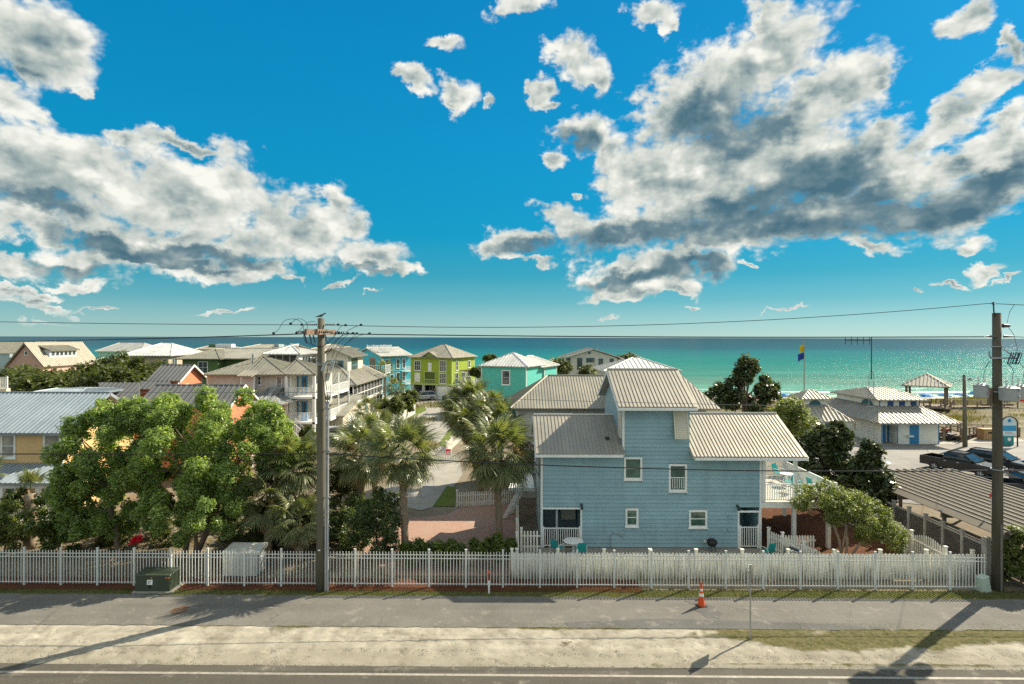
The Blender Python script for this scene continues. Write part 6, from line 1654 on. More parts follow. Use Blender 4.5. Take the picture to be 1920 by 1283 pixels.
            m = MB(); m.loft([[(x+math.cos(t)*(wr+.07), s_*y, wr+math.sin(t)*(wr+.07)) for t in [math.pi*i/10 for i in range(11)]] for y in (w-.2, w+.006)]); part(T, 'wheel_arch', m, BLACKM)
    f = st[0]
    part(T, 'grille', MB().box(f[0]-.05, f[0]+.02, -.45, .45, f[3]-.08, f[3]+.1), CHROME if kind == 'pickup' else BLACKM)
    part(T, 'front_bumper', MB().box(f[0]-.2, f[0]+.07, -.86, .86, f[2]-.06, f[2]+.16), CHROME if kind == 'pickup' else P)
    part(T, 'rear_bumper', MB().box(-f[0]-.08, -f[0]+.15, -.86, .86, f[2]-.04, f[2]+.14), CHROME if kind == 'pickup' else P)
    part(T, 'licence_plate', MB().box(f[0]+.071, f[0]+.08, -.16, .16, f[2]+.0, f[2]+.1), WHITE)
    part(T, 'windscreen_wiper', MB().tube([(gl[0][0]-.02,-.4,gl[0][4]+.03),(gl[0][0]-.25,.1,gl[0][4]+.16)], .012, 4), BLACKM)
    return T
BLKP = paint('black_car_paint', (.004,.004,.005), 0); NAVY = paint('dark_grey_car_paint', (.03,.034,.04)); SLV = paint('silver_car_paint', (.48,.50,.52), .4); WHP = paint('white_car_paint', (.68,.69,.69), 0)
dth = math.atan2(-.86, .51)
car('black crew cab pickup truck parked in the beach lot', 'pickup', (40.05, 50.6, .014), math.atan2(-.88, .47), BLKP)
car('dark grey sport utility car parked right beside the black pickup', 'suv', (44.3, 52.0, .014), math.atan2(-.86, .51), NAVY)
car('silver car parked farther back behind the right pole', 'sedan', (46.9, 49.6, .014), math.atan2(-.86, .51), SLV)
car('white silver sedan nearest the right edge, cut off by the frame', 'sedan', (43.2, 44.6, .014), math.atan2(-.5, .86), SLV)
car('dark vehicle low behind the edge of the slatted roof', 'pickup', (39.2, 42.8, .014), math.atan2(-.2, .98), NAVY)
car('white sport utility car parked below the cream garage', 'suv', (X(642,64.7), 65.3, 0), R(8), WHP)
car('silver sport utility car parked under the lime green house', 'suv', (X(794,108), 108, 0), R(-150), SLV)
def cart():
    T = thing('utility_cart', 'small dark utility buggy beside the restroom building', 'buggy', gnd(1768, 824), R(120), local=True)
    part(T, 'body', MB().hexa([(-1.2,-.6,.35),(1.2,-.5,.35),(1.2,.5,.35),(-1.2,.6,.35),(-1.2,-.6,.8),(.9,-.5,.95),(.9,.5,.95),(-1.2,.6,.8)]), BLACKM)
    part(T, 'seat', MB().box(-.5,.0,-.5,.5,.96,1.3), pbr('red_seat', (.25,.03,.03)))
    for x in (-.8,.8):
        for s_ in (-1,1): part(T, 'wheel', MB().cyl((x,s_*.5,.33),(x,s_*.72,.33),.33,.33,14), TYRE)
    part(T, 'roll_bar', MB().tube([(-.6,-.5,.8),(-.5,-.5,1.7),(-.5,.5,1.7),(-.6,.5,.8)], .03, 6), BLACKM)
cart()
# ================================================================== restroom building, gazebos, boardwalk, beach
R_STRIPE = roofmat('seam_roof_metal', (.44,.42,.36), .6); CRW = siding('cream_siding', (.76,.77,.70), .2, stain=.1)
def restroom():
    T = thing('beach_restroom', 'cream restroom building with blue doors and striped metal roof with clerestory', 'building', (45, 66, 0))
    x0, x1, y0, y1 = 41.9, 48.4, 64.5, 78
    walls(T, 43.7, x1, y0, y1, 0, 2.55, CRW); walls(T, x0, 43.69, y0+1.2, y1, 0, 2.55, CRW)
    part(T, 'wing_wall', MB().box(x0, x0+.12, y0-.0, y0+1.19, 0, 2.55), CRW)
    t = .1
    for x in (43.68, x1-.06, 45.55, x0-.02): part(T, 'corner_trim', MB().box(x, x+t, y0-.03, y0-.001, 0, 2.5), BLUED)
    f = FR(0, y0); f2 = FR(0, y0+1.2)
    dr = part(T, 'door', f.box(MB(), X(1706,y0), X(1723,y0), .02, 2.15, .0, .05), BLUED, label='blue door in the front wall')
    part(T, 'handle', f.box(MB(), X(1721,y0), X(1722,y0), 1.0, 1.2, .05, .09), STEEL, dr)
    part(T, 'door_sign', f.box(MB(), X(1708,y0), X(1721,y0), 2.2, 2.34, .0, .03), WHITE)
    part(T, 'drinking_fountain', f.box(MB(), X(1702,y0)-.1, X(1702,y0)+.45, .85, 1.05, .0, .4), WHITE)
    part(T, 'door', f2.box(MB(), x0+.3, x0+1.25, .02, 2.2, .0, .05), BLUED); part(T, 'door', f2.box(MB(), x0+1.4, 43.6, .02, 2.2, .0, .04), pbr('blue_door_dark', (.05,.14,.25)))
    fl = LT(x0, y1); part(T, 'meter_box', fl.box(MB(), 8.3, 8.6, .8, 1.6, 0, .15), CREAMT); part(T, 'side_door', fl.box(MB(), 2, 3.0, .1, 2.1, 0, .05), BLUESH)
    a0, a1, b0, b1 = 40.7, 49.9, 63.1, 79.2; ze = 2.55
    # lower roof rises to the clerestory box
    c0, c1, d0, d1, zc = 43.1, 47.9, 66.8, 75.5, 4.0
    A,B,C,D = (a0,b0,ze),(a1,b0,ze),(a1,b1,ze),(a0,b1,ze); E,F_,G,H_ = (c0,d0,zc),(c1,d0,zc),(c1,d1,zc),(c0,d1,zc)
    roof(T, [[A,B,F_,E],[B,C,G,F_],[C,D,H_,G],[D,A,E,H_]], [(A,E),(B,F_)], R_STRIPE, .48, True, rw=.10, rh=.075)
    walls(T, c0, c1, d0, d1, zc-.3, 4.78, CRW)
    f = FR(0, d0)
    for k in range(3): a = c0+1.0+k*1.35; part(T, 'louvre', f.box(MB(), a, a+.68, 4.08, 4.68, .0, .04), BLUESH)
    m = MB(); 
    for k in range(9): m
    fl = LT(c0, d1); arc = [fl.p(d1-d0-2.2+1.1*math.cos(t), 4.02+.62*math.sin(t), .0) for t in [math.pi*i/12 for i in range(13)]]
    part(T, 'arched_window', MB().prism(arc, (-.05,0,0)), pbr('deep_teal_glass', (.02,.12,.16), .3))
    for q in (c0, c1-.12): part(T, 'corner_trim', f.box(MB(), q, q+.12, 3.75, 4.77, .0, .04), BLUED)
    pl, rg = hip_planes(c0-.6, c1+.6, d0-.6, d1+.6, 4.8, 5.75, 'y', 2.2, 2.2); 
    pl, rg = hip_planes(c0-.6, c1+.6, d0-.6, d1+.6, 4.8, 5.85, 'x', 1.9, 1.7); roof(T, pl, [rg, ((c0-.6,d0-.6,4.8),rg[0]), ((c1+.6,d0-.6,4.8),rg[1])], R_STRIPE, .48, True, name='upper_roof', rw=.10, rh=.075)
restroom()
def gazebo():
    T = thing('gazebo', 'small open gazebo with cupola beside the restroom building', 'gazebo', (35.1, 67, 0))
    x0, x1, y0, y1 = 31.8, 38.4, 63.9, 70.3; ze, zc = 2.6, 4.25; c0, c1, d0, d1 = 33.9, 36.4, 66, 68.3
    A,B,C,D = (x0,y0,ze),(x1,y0,ze),(x1,y1,ze),(x0,y1,ze); E,F_,G,H_ = (c0,d0,zc),(c1,d0,zc),(c1,d1,zc),(c0,d1,zc)
    roof(T, [[A,B,F_,E],[B,C,G,F_],[C,D,H_,G],[D,A,E,H_]], [(A,E),(B,F_)], R_STRIPE, .48, True, rw=.10, rh=.075)
    walls(T, c0, c1, d0, d1, zc-.25, 4.95, CRW, name='cupola_wall')
    f = FR(0, d0); arc = [f.p((c0+c1)/2+.7*math.cos(t), 4.2+.6*math.sin(t), 0) for t in [math.pi*i/12 for i in range(13)]]; part(T, 'arched_window', MB().prism(arc, (0,-.05,0)), pbr('deep_teal_glass', (.02,.12,.16)))
    pl, rg = hip_planes(c0-.6, c1+.6, d0-.6, d1+.6, 4.97, 5.9, 'x', 1.75, 1.75); roof(T, pl, [((c0-.6,d0-.6,4.97),rg[0]), ((c1+.6,d0-.6,4.97),rg[1])], R_STRIPE, .42, True, name='cupola_roof', rw=.09, rh=.07)
    for x in (x0+1, x1-1):
        for y in (y0+1, y1-1): part(T, 'column', MB().box(x-.22, x+.22, y-.22, y+.22, 0, ze-.0), pbr('tan_column', (.45,.38,.28), .8))
gazebo()
def pavilion():
    T = thing('beach_pavilion', 'open beach pavilion with striped pyramid roof on dark posts by the sand', 'pavilion', (70, 96, -.5), R(-40), local=True)
    h = 3.3; ze = 4.6; A,B,C,D = (-h,-h,ze),(h,-h,ze),(h,h,ze),(-h,h,ze); P = (0,0,6.55)
    roof(T, [[A,B,P],[B,C,P],[C,D,P],[D,A,P]], [(A,P),(B,P),(D,P)], R_STRIPE, .5, True, rw=.12, rh=.09)
    for x in (-h+.7, h-.7):
        for y in (-h+.7, h-.7): part(T, 'post', MB().box(x-.17, x+.17, y-.17, y+.17, 0, ze-.0), WOOD)
    part(T, 'deck', MB().box(-h, h, -h, h, 1.0, 1.2), WOOD)
    for (a, b) in (((-h,-h),(h,-h)),((h,-h),(h,h))): railing(T, a, b, 1.2, 2.2, .3, WOOD)
pavilion()
def boardwalk():
    T = thing('boardwalk', 'brown timber boardwalk with rails leading over the dunes to the beach', 'boardwalk', (60, 90, 0))
    def run(pts, w=2.0, dz=1.1):
        for (a, b) in zip(pts[:-1], pts[1:]):
            a = Vector(a); b = Vector(b); u = (b-a); L = u.length; u.normalize(); n = Vector((-u.y, u.x, 0)).normalized()
            cnt = max(2, int(L/.4))
            for i in range(cnt):
                p = a+u*(L*i/cnt); q = a+u*(L*(i+1)/cnt-.04)
                part(T, 'plank', MB().hexa([p-n*w/2, q-n*w/2, q+n*w/2, p+n*w/2]+[v+Vector((0,0,.07)) for v in (p-n*w/2, q-n*w/2, q+n*w/2, p+n*w/2)]), WOOD)
            for s_ in (-1, 1):
                o = n*s_*(w/2-.08)
                for z in (.45, .95): part(T, 'rail', MB().tube([a+o+Vector((0,0,z)), b+o+Vector((0,0,z))], .06, 4), WOOD)
                k = max(1, int(L/2.2))
                for i in range(k+1):
                    p = a+u*(L*i/k)+o; part(T, 'post', MB().box(p.x-.07, p.x+.07, p.y-.07, p.y+.07, p.z-1.2, p.z+1.0), WOOD)
    run([(51.5, 66.5, .6), (56, 70, .35), (62, 70.5, .12)]); run([(51.5, 66.5, .6), (52, 78, .9), (62, 90, .7), (68, 94, .6)]); run([(46, 92, .9), (38, 97, 1.0), (30, 99, 1.2)], 2.0)
    run([(52, 78, .9), (46, 92, .9)]); run([(72, 94.5, .7), (84, 95.5, .6)]); run([(74, 99, .5), (78, 118, -1.5)])
boardwalk()
# umbrellas and beach chairs
UB = pbr('blue_umbrella', (.02,.22,.50), .7, var=.06)
UT = pbr('turquoise_umbrella', (.02,.32,.42), .7)
um = [(1462,737,0),(1471,739,0),(1530,739,1),(1581,739,0),(1600,744,0),(1606,738,0),(1622,739,1),(1737,743,0),(1771,743,0),(1801,744,0),(1833,746,0),(1860,745,0),(1886,746,0),(1912,747,1)]
def umbrella_proto(mat):
    T = thing('beach_umbrella', 'x', 'umbrella', (0,0,0), local=True, group='blue umbrellas set out along the beach')
    n = 8; m = MB(); r = 1.45
    top = (0,0,2.5); ring = [(r*math.cos(2*math.pi*i/n), r*math.sin(2*math.pi*i/n), 1.95-.05*(i%2)) for i in range(n)]; mid = [(r*.55*math.cos(2*math.pi*i/n), r*.55*math.sin(2*math.pi*i/n), 2.34) for i in range(n)]
    m.add([top]+mid+ring, [(0,1+i,1+(i+1)%n) for i in range(n)]+[(1+i,1+n+i,1+n+(i+1)%n,1+(i+1)%n) for i in range(n)])
    val = [(p[0]*.99, p[1]*.99, p[2]-.13) for p in ring]; m.add(ring+val, [(i,(i+1)%n,n+(i+1)%n,n+i) for i in range(n)])
    part(T, 'canopy', m, mat); part(T, 'pole', MB().cyl((0,0,-.3),(0,0,2.45),.03,.03,6), WHITE)
    return T
def beach_chair_proto(col):
    T = thing('beach_chair', 'x', 'chair', (0,0,0), local=True, group='low beach chairs under the umbrellas')
    part(T, 'seat', MB().box(-.3,.3,-.9,.25,.32,.38), col); part(T, 'backrest', MB().hexa([(-.3,.25,.34),(.3,.25,.34),(.3,.31,.34),(-.3,.31,.34),(-.3,.75,.95),(.3,.75,.95),(.3,.81,.95),(-.3,.81,.95)]), col)
    for x in (-.27,.27): part(T, 'leg_frame', MB().box(x-.03,x+.03,-.9,.5,.0,.31), WHITE)
    return T
U0 = umbrella_proto(UB); U1 = umbrella_proto(UT); CB = beach_chair_proto(UB); CR = beach_chair_proto(pbr('red_canvas', (.5,.10,.08)))
used = set()
where = ['left of the small gazebo by the magnolia','just right of the first one by the magnolia','behind the gazebo cupola','left of the antenna mast','nearer than its neighbours, left of the mast','between the two left of the mast','right beside the antenna mast','just right of the pavilion ridge','above the red and blue chairs','left of the wooden lamp pole','right of the wooden lamp pole','under the left transformer tank','behind the right pole','at the right edge of the picture']
for i, (px, py, k) in enumerate(um):
    src = U1 if k else U0
    Y = 134+rnd.uniform(-3, 3); x = X(px, Y); zg = ground_z(x, Y)
    Y = (HC-(zg+2.3))*FPX/(py-hor(px)); x = X(px, Y); zg = ground_z(x, Y)
    if src.name in used: o = copy_tree(src)
    else: o = src; used.add(src.name)
    o.location = (x, Y, zg); o.rotation_euler = (R(rnd.uniform(-5,5)), R(rnd.uniform(-5,5)), rnd.uniform(0,3)); o['label'] = ('turquoise' if k else 'blue')+' beach umbrella on the sand '+where[i]
    for s_ in (-1, 1):
        c = CR if (i == 8) else CB
        if c.name in used: q = copy_tree(c)
        else: q = c; used.add(c.name)
        q.location = (x+s_*.55, Y-.2, ground_z(x+s_*.6, Y-.2)); q.rotation_euler = (0,0,R(180)+rnd.uniform(-.2,.2)); q['label'] = ('red' if i == 8 else 'blue')+' chair '+('left' if s_ < 0 else 'right')+' of umbrella '+where[i]
# flag pole
g = gnd(1508, 757, 0); Yf = 100; xf = X(1508, Yf)
T = thing('flag_pole', 'tall beach flag pole flying a yellow flag above a blue flag', 'flag pole', (xf, Yf, 0), local=True)
part(T, 'pole', MB().tube([(0,0,-.5),(0,0,Z(638,Yf,1508))], .11, 8, .06), pbr('pole_grey', (.35,.34,.30)))
def flag(z0, z1, w, col, nm):
    m = MB(); n = 8; vs = []
    for i in range(n+1):
        t = i/n; a = -w*t; vs += [(a, .22*math.sin(t*5), z0-.5*t*(1 if nm == 'blue_flag' else .6)), (a, .22*math.sin(t*5+.4), z1-.35*t)]
    m.add(vs+[(v[0], v[1]+.02, v[2]) for v in vs], [(2*i,2*i+2,2*i+3,2*i+1) for i in range(n)]+[(2*n+2+2*i,2*n+2+2*i+1,2*n+2+2*i+3,2*n+2+2*i+2) for i in range(n)]); part(T, nm, m, pbr(nm+'_cloth', col, .8))
flag(Z(659,Yf,1508), Z(646,Yf,1508), .9, (.65,.5,.02), 'yellow_flag'); flag(Z(673,Yf,1508), Z(661,Yf,1508), 1.2, (.02,.06,.30), 'blue_flag')
# antenna mast
Ya = 62; xa = X(1634, Ya)
T = thing('antenna_mast', 'thin antenna mast with a comb of rods in front of the restroom roof', 'antenna', (xa, Ya, 0), local=True)
m = MB(); zz = Z(632, Ya, 1634); zf = Z(698, Ya, 1634)
part(T, 'mast', MB().cyl((0,0,zf-.8),(0,0,zz),.055,.045,8), BLACKM)
for s_ in (-1,1): part(T, 'mast_leg', MB().tube([(s_*.0,0,zf+.2),(s_*.26,0,zf-.25),(s_*.27,0,0)], .035, 6), STEEL)
part(T, 'boom', MB().box(-2.9,.0,-.04,.04,Z(638,Ya,1600)-.045,Z(638,Ya,1600)+.045), BLACKM)
for k in range(5): x = -2.85+k*.66; part(T, 'element', MB().cyl((x,0,Z(646.5,Ya,1600)),(x,0,Z(631.5,Ya,1600)),.03,.03,5), BLACKM)
for k in range(6): part(T, 'brace', MB().box(-.26,.26,-.02,.02,1.2+k*1.1,1.25+k*1.1), STEEL)
# lamp pole
Yl = 12*FPX/(838-hor(1808)); T = thing('lamp_pole', 'short wooden pole with a small floodlight beside the parking lot', 'lamp pole', (X(1810,Yl), Yl, 0), local=True)
zt = Z(703,Yl,1808); part(T, 'pole', MB().tube([(0,0,0),(-.12,0,zt)], .24, 12, .15), PW1, smooth=True)
part(T, 'lamp_arm', MB().tube([(-.1,0,zt-.5),(.2,0,zt-.55),(.5,0,zt-.35)], .03, 5), STEEL); part(T, 'lamp_shade', MB().lathe((.55,0,zt-.62),[(.24,0),(.18,.15),(.07,.3)],12), STEEL)
wire('thin wire from the short lamp pole towards the pavilion', [hang((X(1808,Yl), Yl, zt-.4), (68, 94, 5.6), .8)], .02, WIREG)
wire('thin service wire from the right pole back to the short lamp pole', [hang((P2.x, P2.y, 9.4), (X(1808,Yl), Yl, zt-.3), .5)], .01, WIREG)
# sign and bins by the dune
Ys = 60; g = gnd(1893, 838); T = thing('information_sign', 'arched information sign with blue beach picture near the bins', 'sign', (g[0], g[1], 0), local=True)
arc = [(.9*math.cos(t), 2.6+.75*math.sin(t)) for t in [math.pi*i/14 for i in range(15)]]
part(T, 'frame', MB().tube([(.9,0,0)]+[(a, 0, z) for a, z in arc]+[(-.9,0,0)], .07, 6), BLACKM)
a2 = [(.78*math.cos(t), 0, 2.6+.62*math.sin(t)) for t in [math.pi*i/14 for i in range(15)]]; part(T, 'panel', MB().prism([(.78,0,1.2)]+a2+[(-.78,0,1.2)], (0,.04,0)), pbr('sign_pale', (.55,.66,.70), .4))
part(T, 'picture', MB().box(-.76,.76,-.012,-.002,1.75,2.35), pbr('sign_blue', (.03,.28,.50), .4)); part(T, 'picture_sand', MB().box(-.76,.76,-.012,-.002,1.45,1.72), pbr('sign_white', (.7,.72,.7), .4)); part(T, 'emblem', MB().cyl((0,-.012,2.9),(0,-.002,2.9),.2,.2,14), UB)
for k in range(3): part(T, 'print_line', MB().box(-.5,.5-.2*k,-.02,-.013,1.5+.07*k,1.53+.07*k), pbr('print_grey', (.25,.25,.25)))
g = gnd(1885, 834); T = thing('recycling_bin', 'blue green slatted recycling bin below the arched sign', 'bin', (g[0], g[1], 0), local=True)
part(T, 'body', MB().box(-.55,.55,-.5,.5,.05,1.15), pbr('bin_teal', (.04,.22,.25), .5)); part(T, 'lid', MB().box(-.6,.6,-.55,.55,1.151,1.28), pbr('bin_lid', (.03,.08,.10)))
for k in range(7): part(T, 'slat', MB().box(-.5+k*.15,-.42+k*.15,-.53,-.501,.1,1.1), pbr('bin_slat', (.06,.35,.36)))
part(T, 'emblem', MB().cyl((0,-.55,.7),(0,-.532,.7),.2,.2,12), WHITE)
g = gnd(1863, 824); T = thing('wooden_bin', 'tan wooden trash enclosure left of the blue green bin', 'bin', (g[0]-.9, g[1]-.2, 0), local=True)
part(T, 'body', MB().box(-.85,.85,-.5,.5,.0,1.25), pbr('tan_wood', (.38,.22,.10), .7, var=.2)); part(T, 'top', MB().box(-.92,.92,-.56,.56,1.251,1.33), pbr('tan_wood', (.38,.22,.10)))
for k in range(6): part(T, 'slat', MB().box(-.8+k*.28,-.6+k*.28,-.53,-.501,.05,1.2), pbr('tan_wood2', (.45,.27,.13), .7))
part(T, 'opening', MB().box(-.3,.3,-.56,-.531,.8,1.0), BLACKM)
def people():
    M_SKIN = pbr('skin', (.45,.26,.17), .6); M_D = pbr('dark_swimwear', (.03,.03,.05))
    for (px, Y, lab, lean) in ((1473, 140, 'person standing on the sand beside the leftmost umbrellas', 0), (1856, 141, 'person standing at the water edge left of the transformer tank', .1)):
        x = X(px, Y); z = ground_z(x, Y)
        vs = [(0,0,.95),(0,0,1.2),(0,0,1.42),(0,0,1.52),(0,0,1.66),(.2,0,1.42),(.26,.03,1.15),(.28,-.08,.9),(-.2,0,1.42),(-.27,.02,1.15),(-.25,-.1,.9),(.1,0,.92),(.12,-.03,.5),(.13,.03,.06),(.14,-.13,.03),(-.1,0,.92),(-.11,.04,.5),(-.14,.1,.06),(-.14,-.06,.03)]
        es = [(0,1),(1,2),(2,3),(3,4),(2,5),(5,6),(6,7),(2,8),(8,9),(9,10),(0,11),(11,12),(12,13),(13,14),(0,15),(15,16),(16,17),(17,18)]
        rr = [.15,.13,.15,.055,.10,.06,.045,.035,.06,.045,.035,.09,.06,.045,.035,.09,.06,.045,.035]
        me = bpy.data.meshes.new('person'); me.from_pydata(vs, es, []); me.materials.append(M_SKIN)
        o = bpy.data.objects.new('person', me); COL.objects.link(o); o.location = (x, Y, z); o.rotation_euler = (0,0,2.5)
        o['label'] = lab; o['category'] = 'person'; o['group'] = 'people far off on the beach'
        sk = o.modifiers.new('skin', 'SKIN'); me.skin_vertices.new() if not me.skin_vertices else None
        for i, r in enumerate(rr): me.skin_vertices[0].data[i].radius = (r, r*.8)
        me.skin_vertices[0].data[0].use_root = True
        sb = o.modifiers.new('sub', 'SUBSURF'); sb.levels = 1; sb.render_levels = 1
        s_ = bpy.data.objects.new('swim_shorts', mesh('swim_shorts', MB().lathe((0,0,0), [(.17,.72),(.19,.85),(.17,1.0)], 10, 1, .75), M_D)); COL.objects.link(s_); s_.parent = o
        h_ = bpy.data.objects.new('hair', mesh('hair', MB().lathe((0,.01,1.66), [(.105,-.02),(.11,.06),(.06,.12),(.01,.13)], 10), M_D)); COL.objects.link(h_); h_.parent = o
people()
# ================================================================== trees and plants
BARK = pbr('tree_bark', (.17,.125,.09), .9, var=.3, vs=5, bump=.6, bs=14, stretch=(1,1,.3))
BARKP = pbr('palm_bark', (.26,.205,.145), .9, var=.3, vs=7, bump=.8, bs=12)
L_SYC = leafmat('bright_leaves', (.08,.135,.04), (.33,.41,.165), .48, .34, (.46,.44,.24))
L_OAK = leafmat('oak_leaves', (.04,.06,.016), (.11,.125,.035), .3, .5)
L_MAG = leafmat('magnolia_leaves', (.035,.055,.02), (.11,.13,.055), .18, .28, (.28,.19,.10))
L_MYR = leafmat('myrtle_leaves', (.075,.105,.03), (.22,.25,.085), .40, .5)
L_HEDGE = leafmat('hedge_leaves', (.05,.085,.016), (.15,.19,.05), .38, .4)
L_POD = leafmat('dark_shrub_leaves', (.035,.065,.022), (.14,.18,.075), .3, .35)
L_PALM = leafmat('palm_leaves', (.06,.09,.035), (.26,.275,.14), .24, .32)
L_PALMD = leafmat('dead_palm_leaves', (.22,.16,.09), (.40,.31,.19), .35, .7)
L_DUNE = leafmat('dune_leaves', (.08,.085,.025), (.20,.165,.07), .25, .7)
L_BUSH = leafmat('far_bush_leaves', (.05,.075,.018), (.14,.16,.045), .3, .5)
def leaf_cloud(lobes, n, size, g, fill=.12, droop=0.0, elong=1.5):
    lob = np.array(lobes, float); w = lob[:, 3]**2; w /= w.sum()
    k = g.choice(len(lob), n, p=w); c = lob[k]
    d = g.normal(size=(n, 3)); d /= np.linalg.norm(d, axis=1, keepdims=True)
    rad = np.where(g.random(n) < fill, g.random(n)**.5*.8, 1 - np.abs(g.normal(0, .16, n)))
    # small sub clumps, so the outline is uneven
    sub = np.sin(d[:,0]*7+k)*np.sin(d[:,1]*8+2*k)*np.sin(d[:,2]*6+3*k)
    NS = 24; sd = g.normal(size=(len(lob), NS, 3)); sd /= np.linalg.norm(sd, axis=2, keepdims=True); sr = g.uniform(.17, .38, (len(lob), NS))
    j = g.integers(0, NS, n); cs = c[:, :3] + sd[k, j]*(c[:, 3]*g.uniform(.6,.95,(len(lob),NS))[k, j])[:, None]
    inner = g.random(n) < .25
    P = np.where(inner[:, None], c[:, :3] + d*(c[:, 3]*rad*(1+.22*sub))[:, None], cs + d*(c[:, 3]*sr[k, j]*rad)[:, None])
    P += g.normal(0, 1, (n, 3))*size*.5
    nrm = d*.7 + g.normal(0, .55, (n, 3)) + np.array([0, 0, .95]); nrm /= np.linalg.norm(nrm, axis=1, keepdims=True)
    t = np.cross(nrm, g.normal(size=(n, 3))); t /= np.linalg.norm(t, axis=1, keepdims=True); b = np.cross(nrm, t)
    s = size*g.uniform(.55, 1.35, n)[:, None]
    L = t*s*elong*.5; W = b*s*.5; fold = nrm*s*.12
    V = np.stack([P-L, P-W*.9+fold, P+L-np.array([0,0,droop])*s, P+W*.9+fold], 1).reshape(-1, 3)
    tint = np.clip(g.random(n)*.62 + g.random((len(lob), NS))[k, j]*.28 + g.random(len(lob))[k]*.14, 0, 1)
    return V, np.arange(4*n).reshape(-1, 4), tint
def limb_tubes(base, trunk_top, lobes, r, g, nl=9):
    m = MB(); b = Vector(base); t = Vector(trunk_top); j = (t-b)
    m.tube([b-Vector((0,0,.15)), b+j*.35+Vector((.06,.03,0)), b+j*.7+Vector((-.05,.05,0)), t], r, 10, r*.65)
    lb = sorted(lobes, key=lambda q: -q[3])[:nl]
    for q in lb:
        e = Vector(q[:3]); s = b+j*g.uniform(.55, 1.0)
        mid = s.lerp(e, .5)+Vector((g.normal(0,.15), g.normal(0,.15), .12*(e-s).length))
        m.tube([s, s.lerp(mid,.5), mid, mid.lerp(e,.55)-Vector((0,0,.03)), e], r*.42, 6, r*.08)
    return m
def tree(name, label, cat, base, lobes, n, size, mat, seed, r=.16, trunks=None, group=None, bark=None, nl=9, fill=.12, crown='crown', elong=1.5):
    g = np.random.default_rng(seed)
    T = thing(name, label, cat, base, 0, group)
    for k, (tb, tt) in enumerate(trunks or [(base, (np.mean([q[0] for q in lobes]), np.mean([q[1] for q in lobes]), np.mean([q[2] for q in lobes])-.2))]):
        lb = lobes if not trunks else [q for i, q in enumerate(lobes) if i % len(trunks) == k]
        part(T, 'trunk', limb_tubes(tb, tt, lb, r, g, nl), bark or BARK, smooth=True)
    V, Fq, t = leaf_cloud(lobes, n, size, g, fill, elong=elong)
    V -= np.array(T.location)
    o = obj_np(crown, np_mesh(crown, V, Fq, mat, tint=t), parent=T)
    return T
def shell(c, rad, k, rl, g, low=-.5):
    """lobe centres spread over an ellipsoid"""
    out = []
    for i in range(k):
        z = low+(1-low)*(i+.5)/k; a = i*2.399963+g.uniform(-.3,.3); h = math.sqrt(max(0, 1-z*z)); f = g.uniform(.72, 1.0)
        q = rl*g.uniform(.7, 1.3); out.append((c[0]+rad[0]*h*math.cos(a)*f, c[1]+rad[1]*h*math.sin(a)*f, c[2]+rad[2]*z*f, q))
    out.append((c[0], c[1], c[2], min(rad)*.62))
    return out
g0 = np.random.default_rng(5)
def pxc(px, py, Y, rx, ry, dy=None): 
    s = Y/FPX; return at(px, py, Y), (rx*s, dy or rx*s*.8, ry*s)
# ---- the big leafy trees at the left
def big_trees():
    Y = 31.0
    c1, r1 = pxc(205, 885, Y+.8, 92, 118); l1 = shell(c1, r1, 38, .56, g0, -.95)
    l1 += shell(at(225, 785, Y+1.0), (1.6, 1.1, .8), 12, .42, g0)
    l1 += shell(at(135, 930, Y), (1.0, .9, 1.3), 9, .42, g0); l1 += shell(at(170, 990, Y-.3), (1.5, .8, .8), 9, .42, g0)
    c2, r2 = pxc(395, 845, Y+1.2, 150, 112); l2 = shell(c2, r2, 58, .58, g0, -.85)
    l2 += shell(at(545, 862, Y+1.5), (1.1, .9, 1.0), 10, .4, g0); l2 += shell(at(290, 790, Y+1.0), (1.8, 1.2, 1.2), 14, .45, g0); l2 += shell(at(500, 805, Y+1.2), (1.3, 1.0, .9), 9, .42, g0)
    c3, r3 = pxc(370, 955, Y-1.0, 105, 54); l3 = shell(c3, r3, 26, .40, g0, -.8)
    b2 = gnd(345, 1050); b3 = gnd(365, 1056); b1 = gnd(225, 1052)
    tree('sweetgum_tree', 'leafy bright green tree nearest the yellow house, hiding its right end', 'tree', b1, l1, 80000, .100, L_SYC, 1, r=.15, nl=14, fill=.3)
    tree('sweetgum_tree', 'broadest leafy green tree, crown reaching up to the coral gables', 'tree', b2, l2, 118000, .100, L_SYC, 2, r=.16, trunks=[(b2, at(365, 900, Y+1)), (gnd(362, 1050), at(440, 880, Y+1))], nl=12, fill=.3)
    tree('sweetgum_tree', 'low bright green tree right behind the metal fence near the white box', 'tree', b3, l3, 34000, .095, L_SYC, 3, r=.12, nl=8, fill=.05)
big_trees()
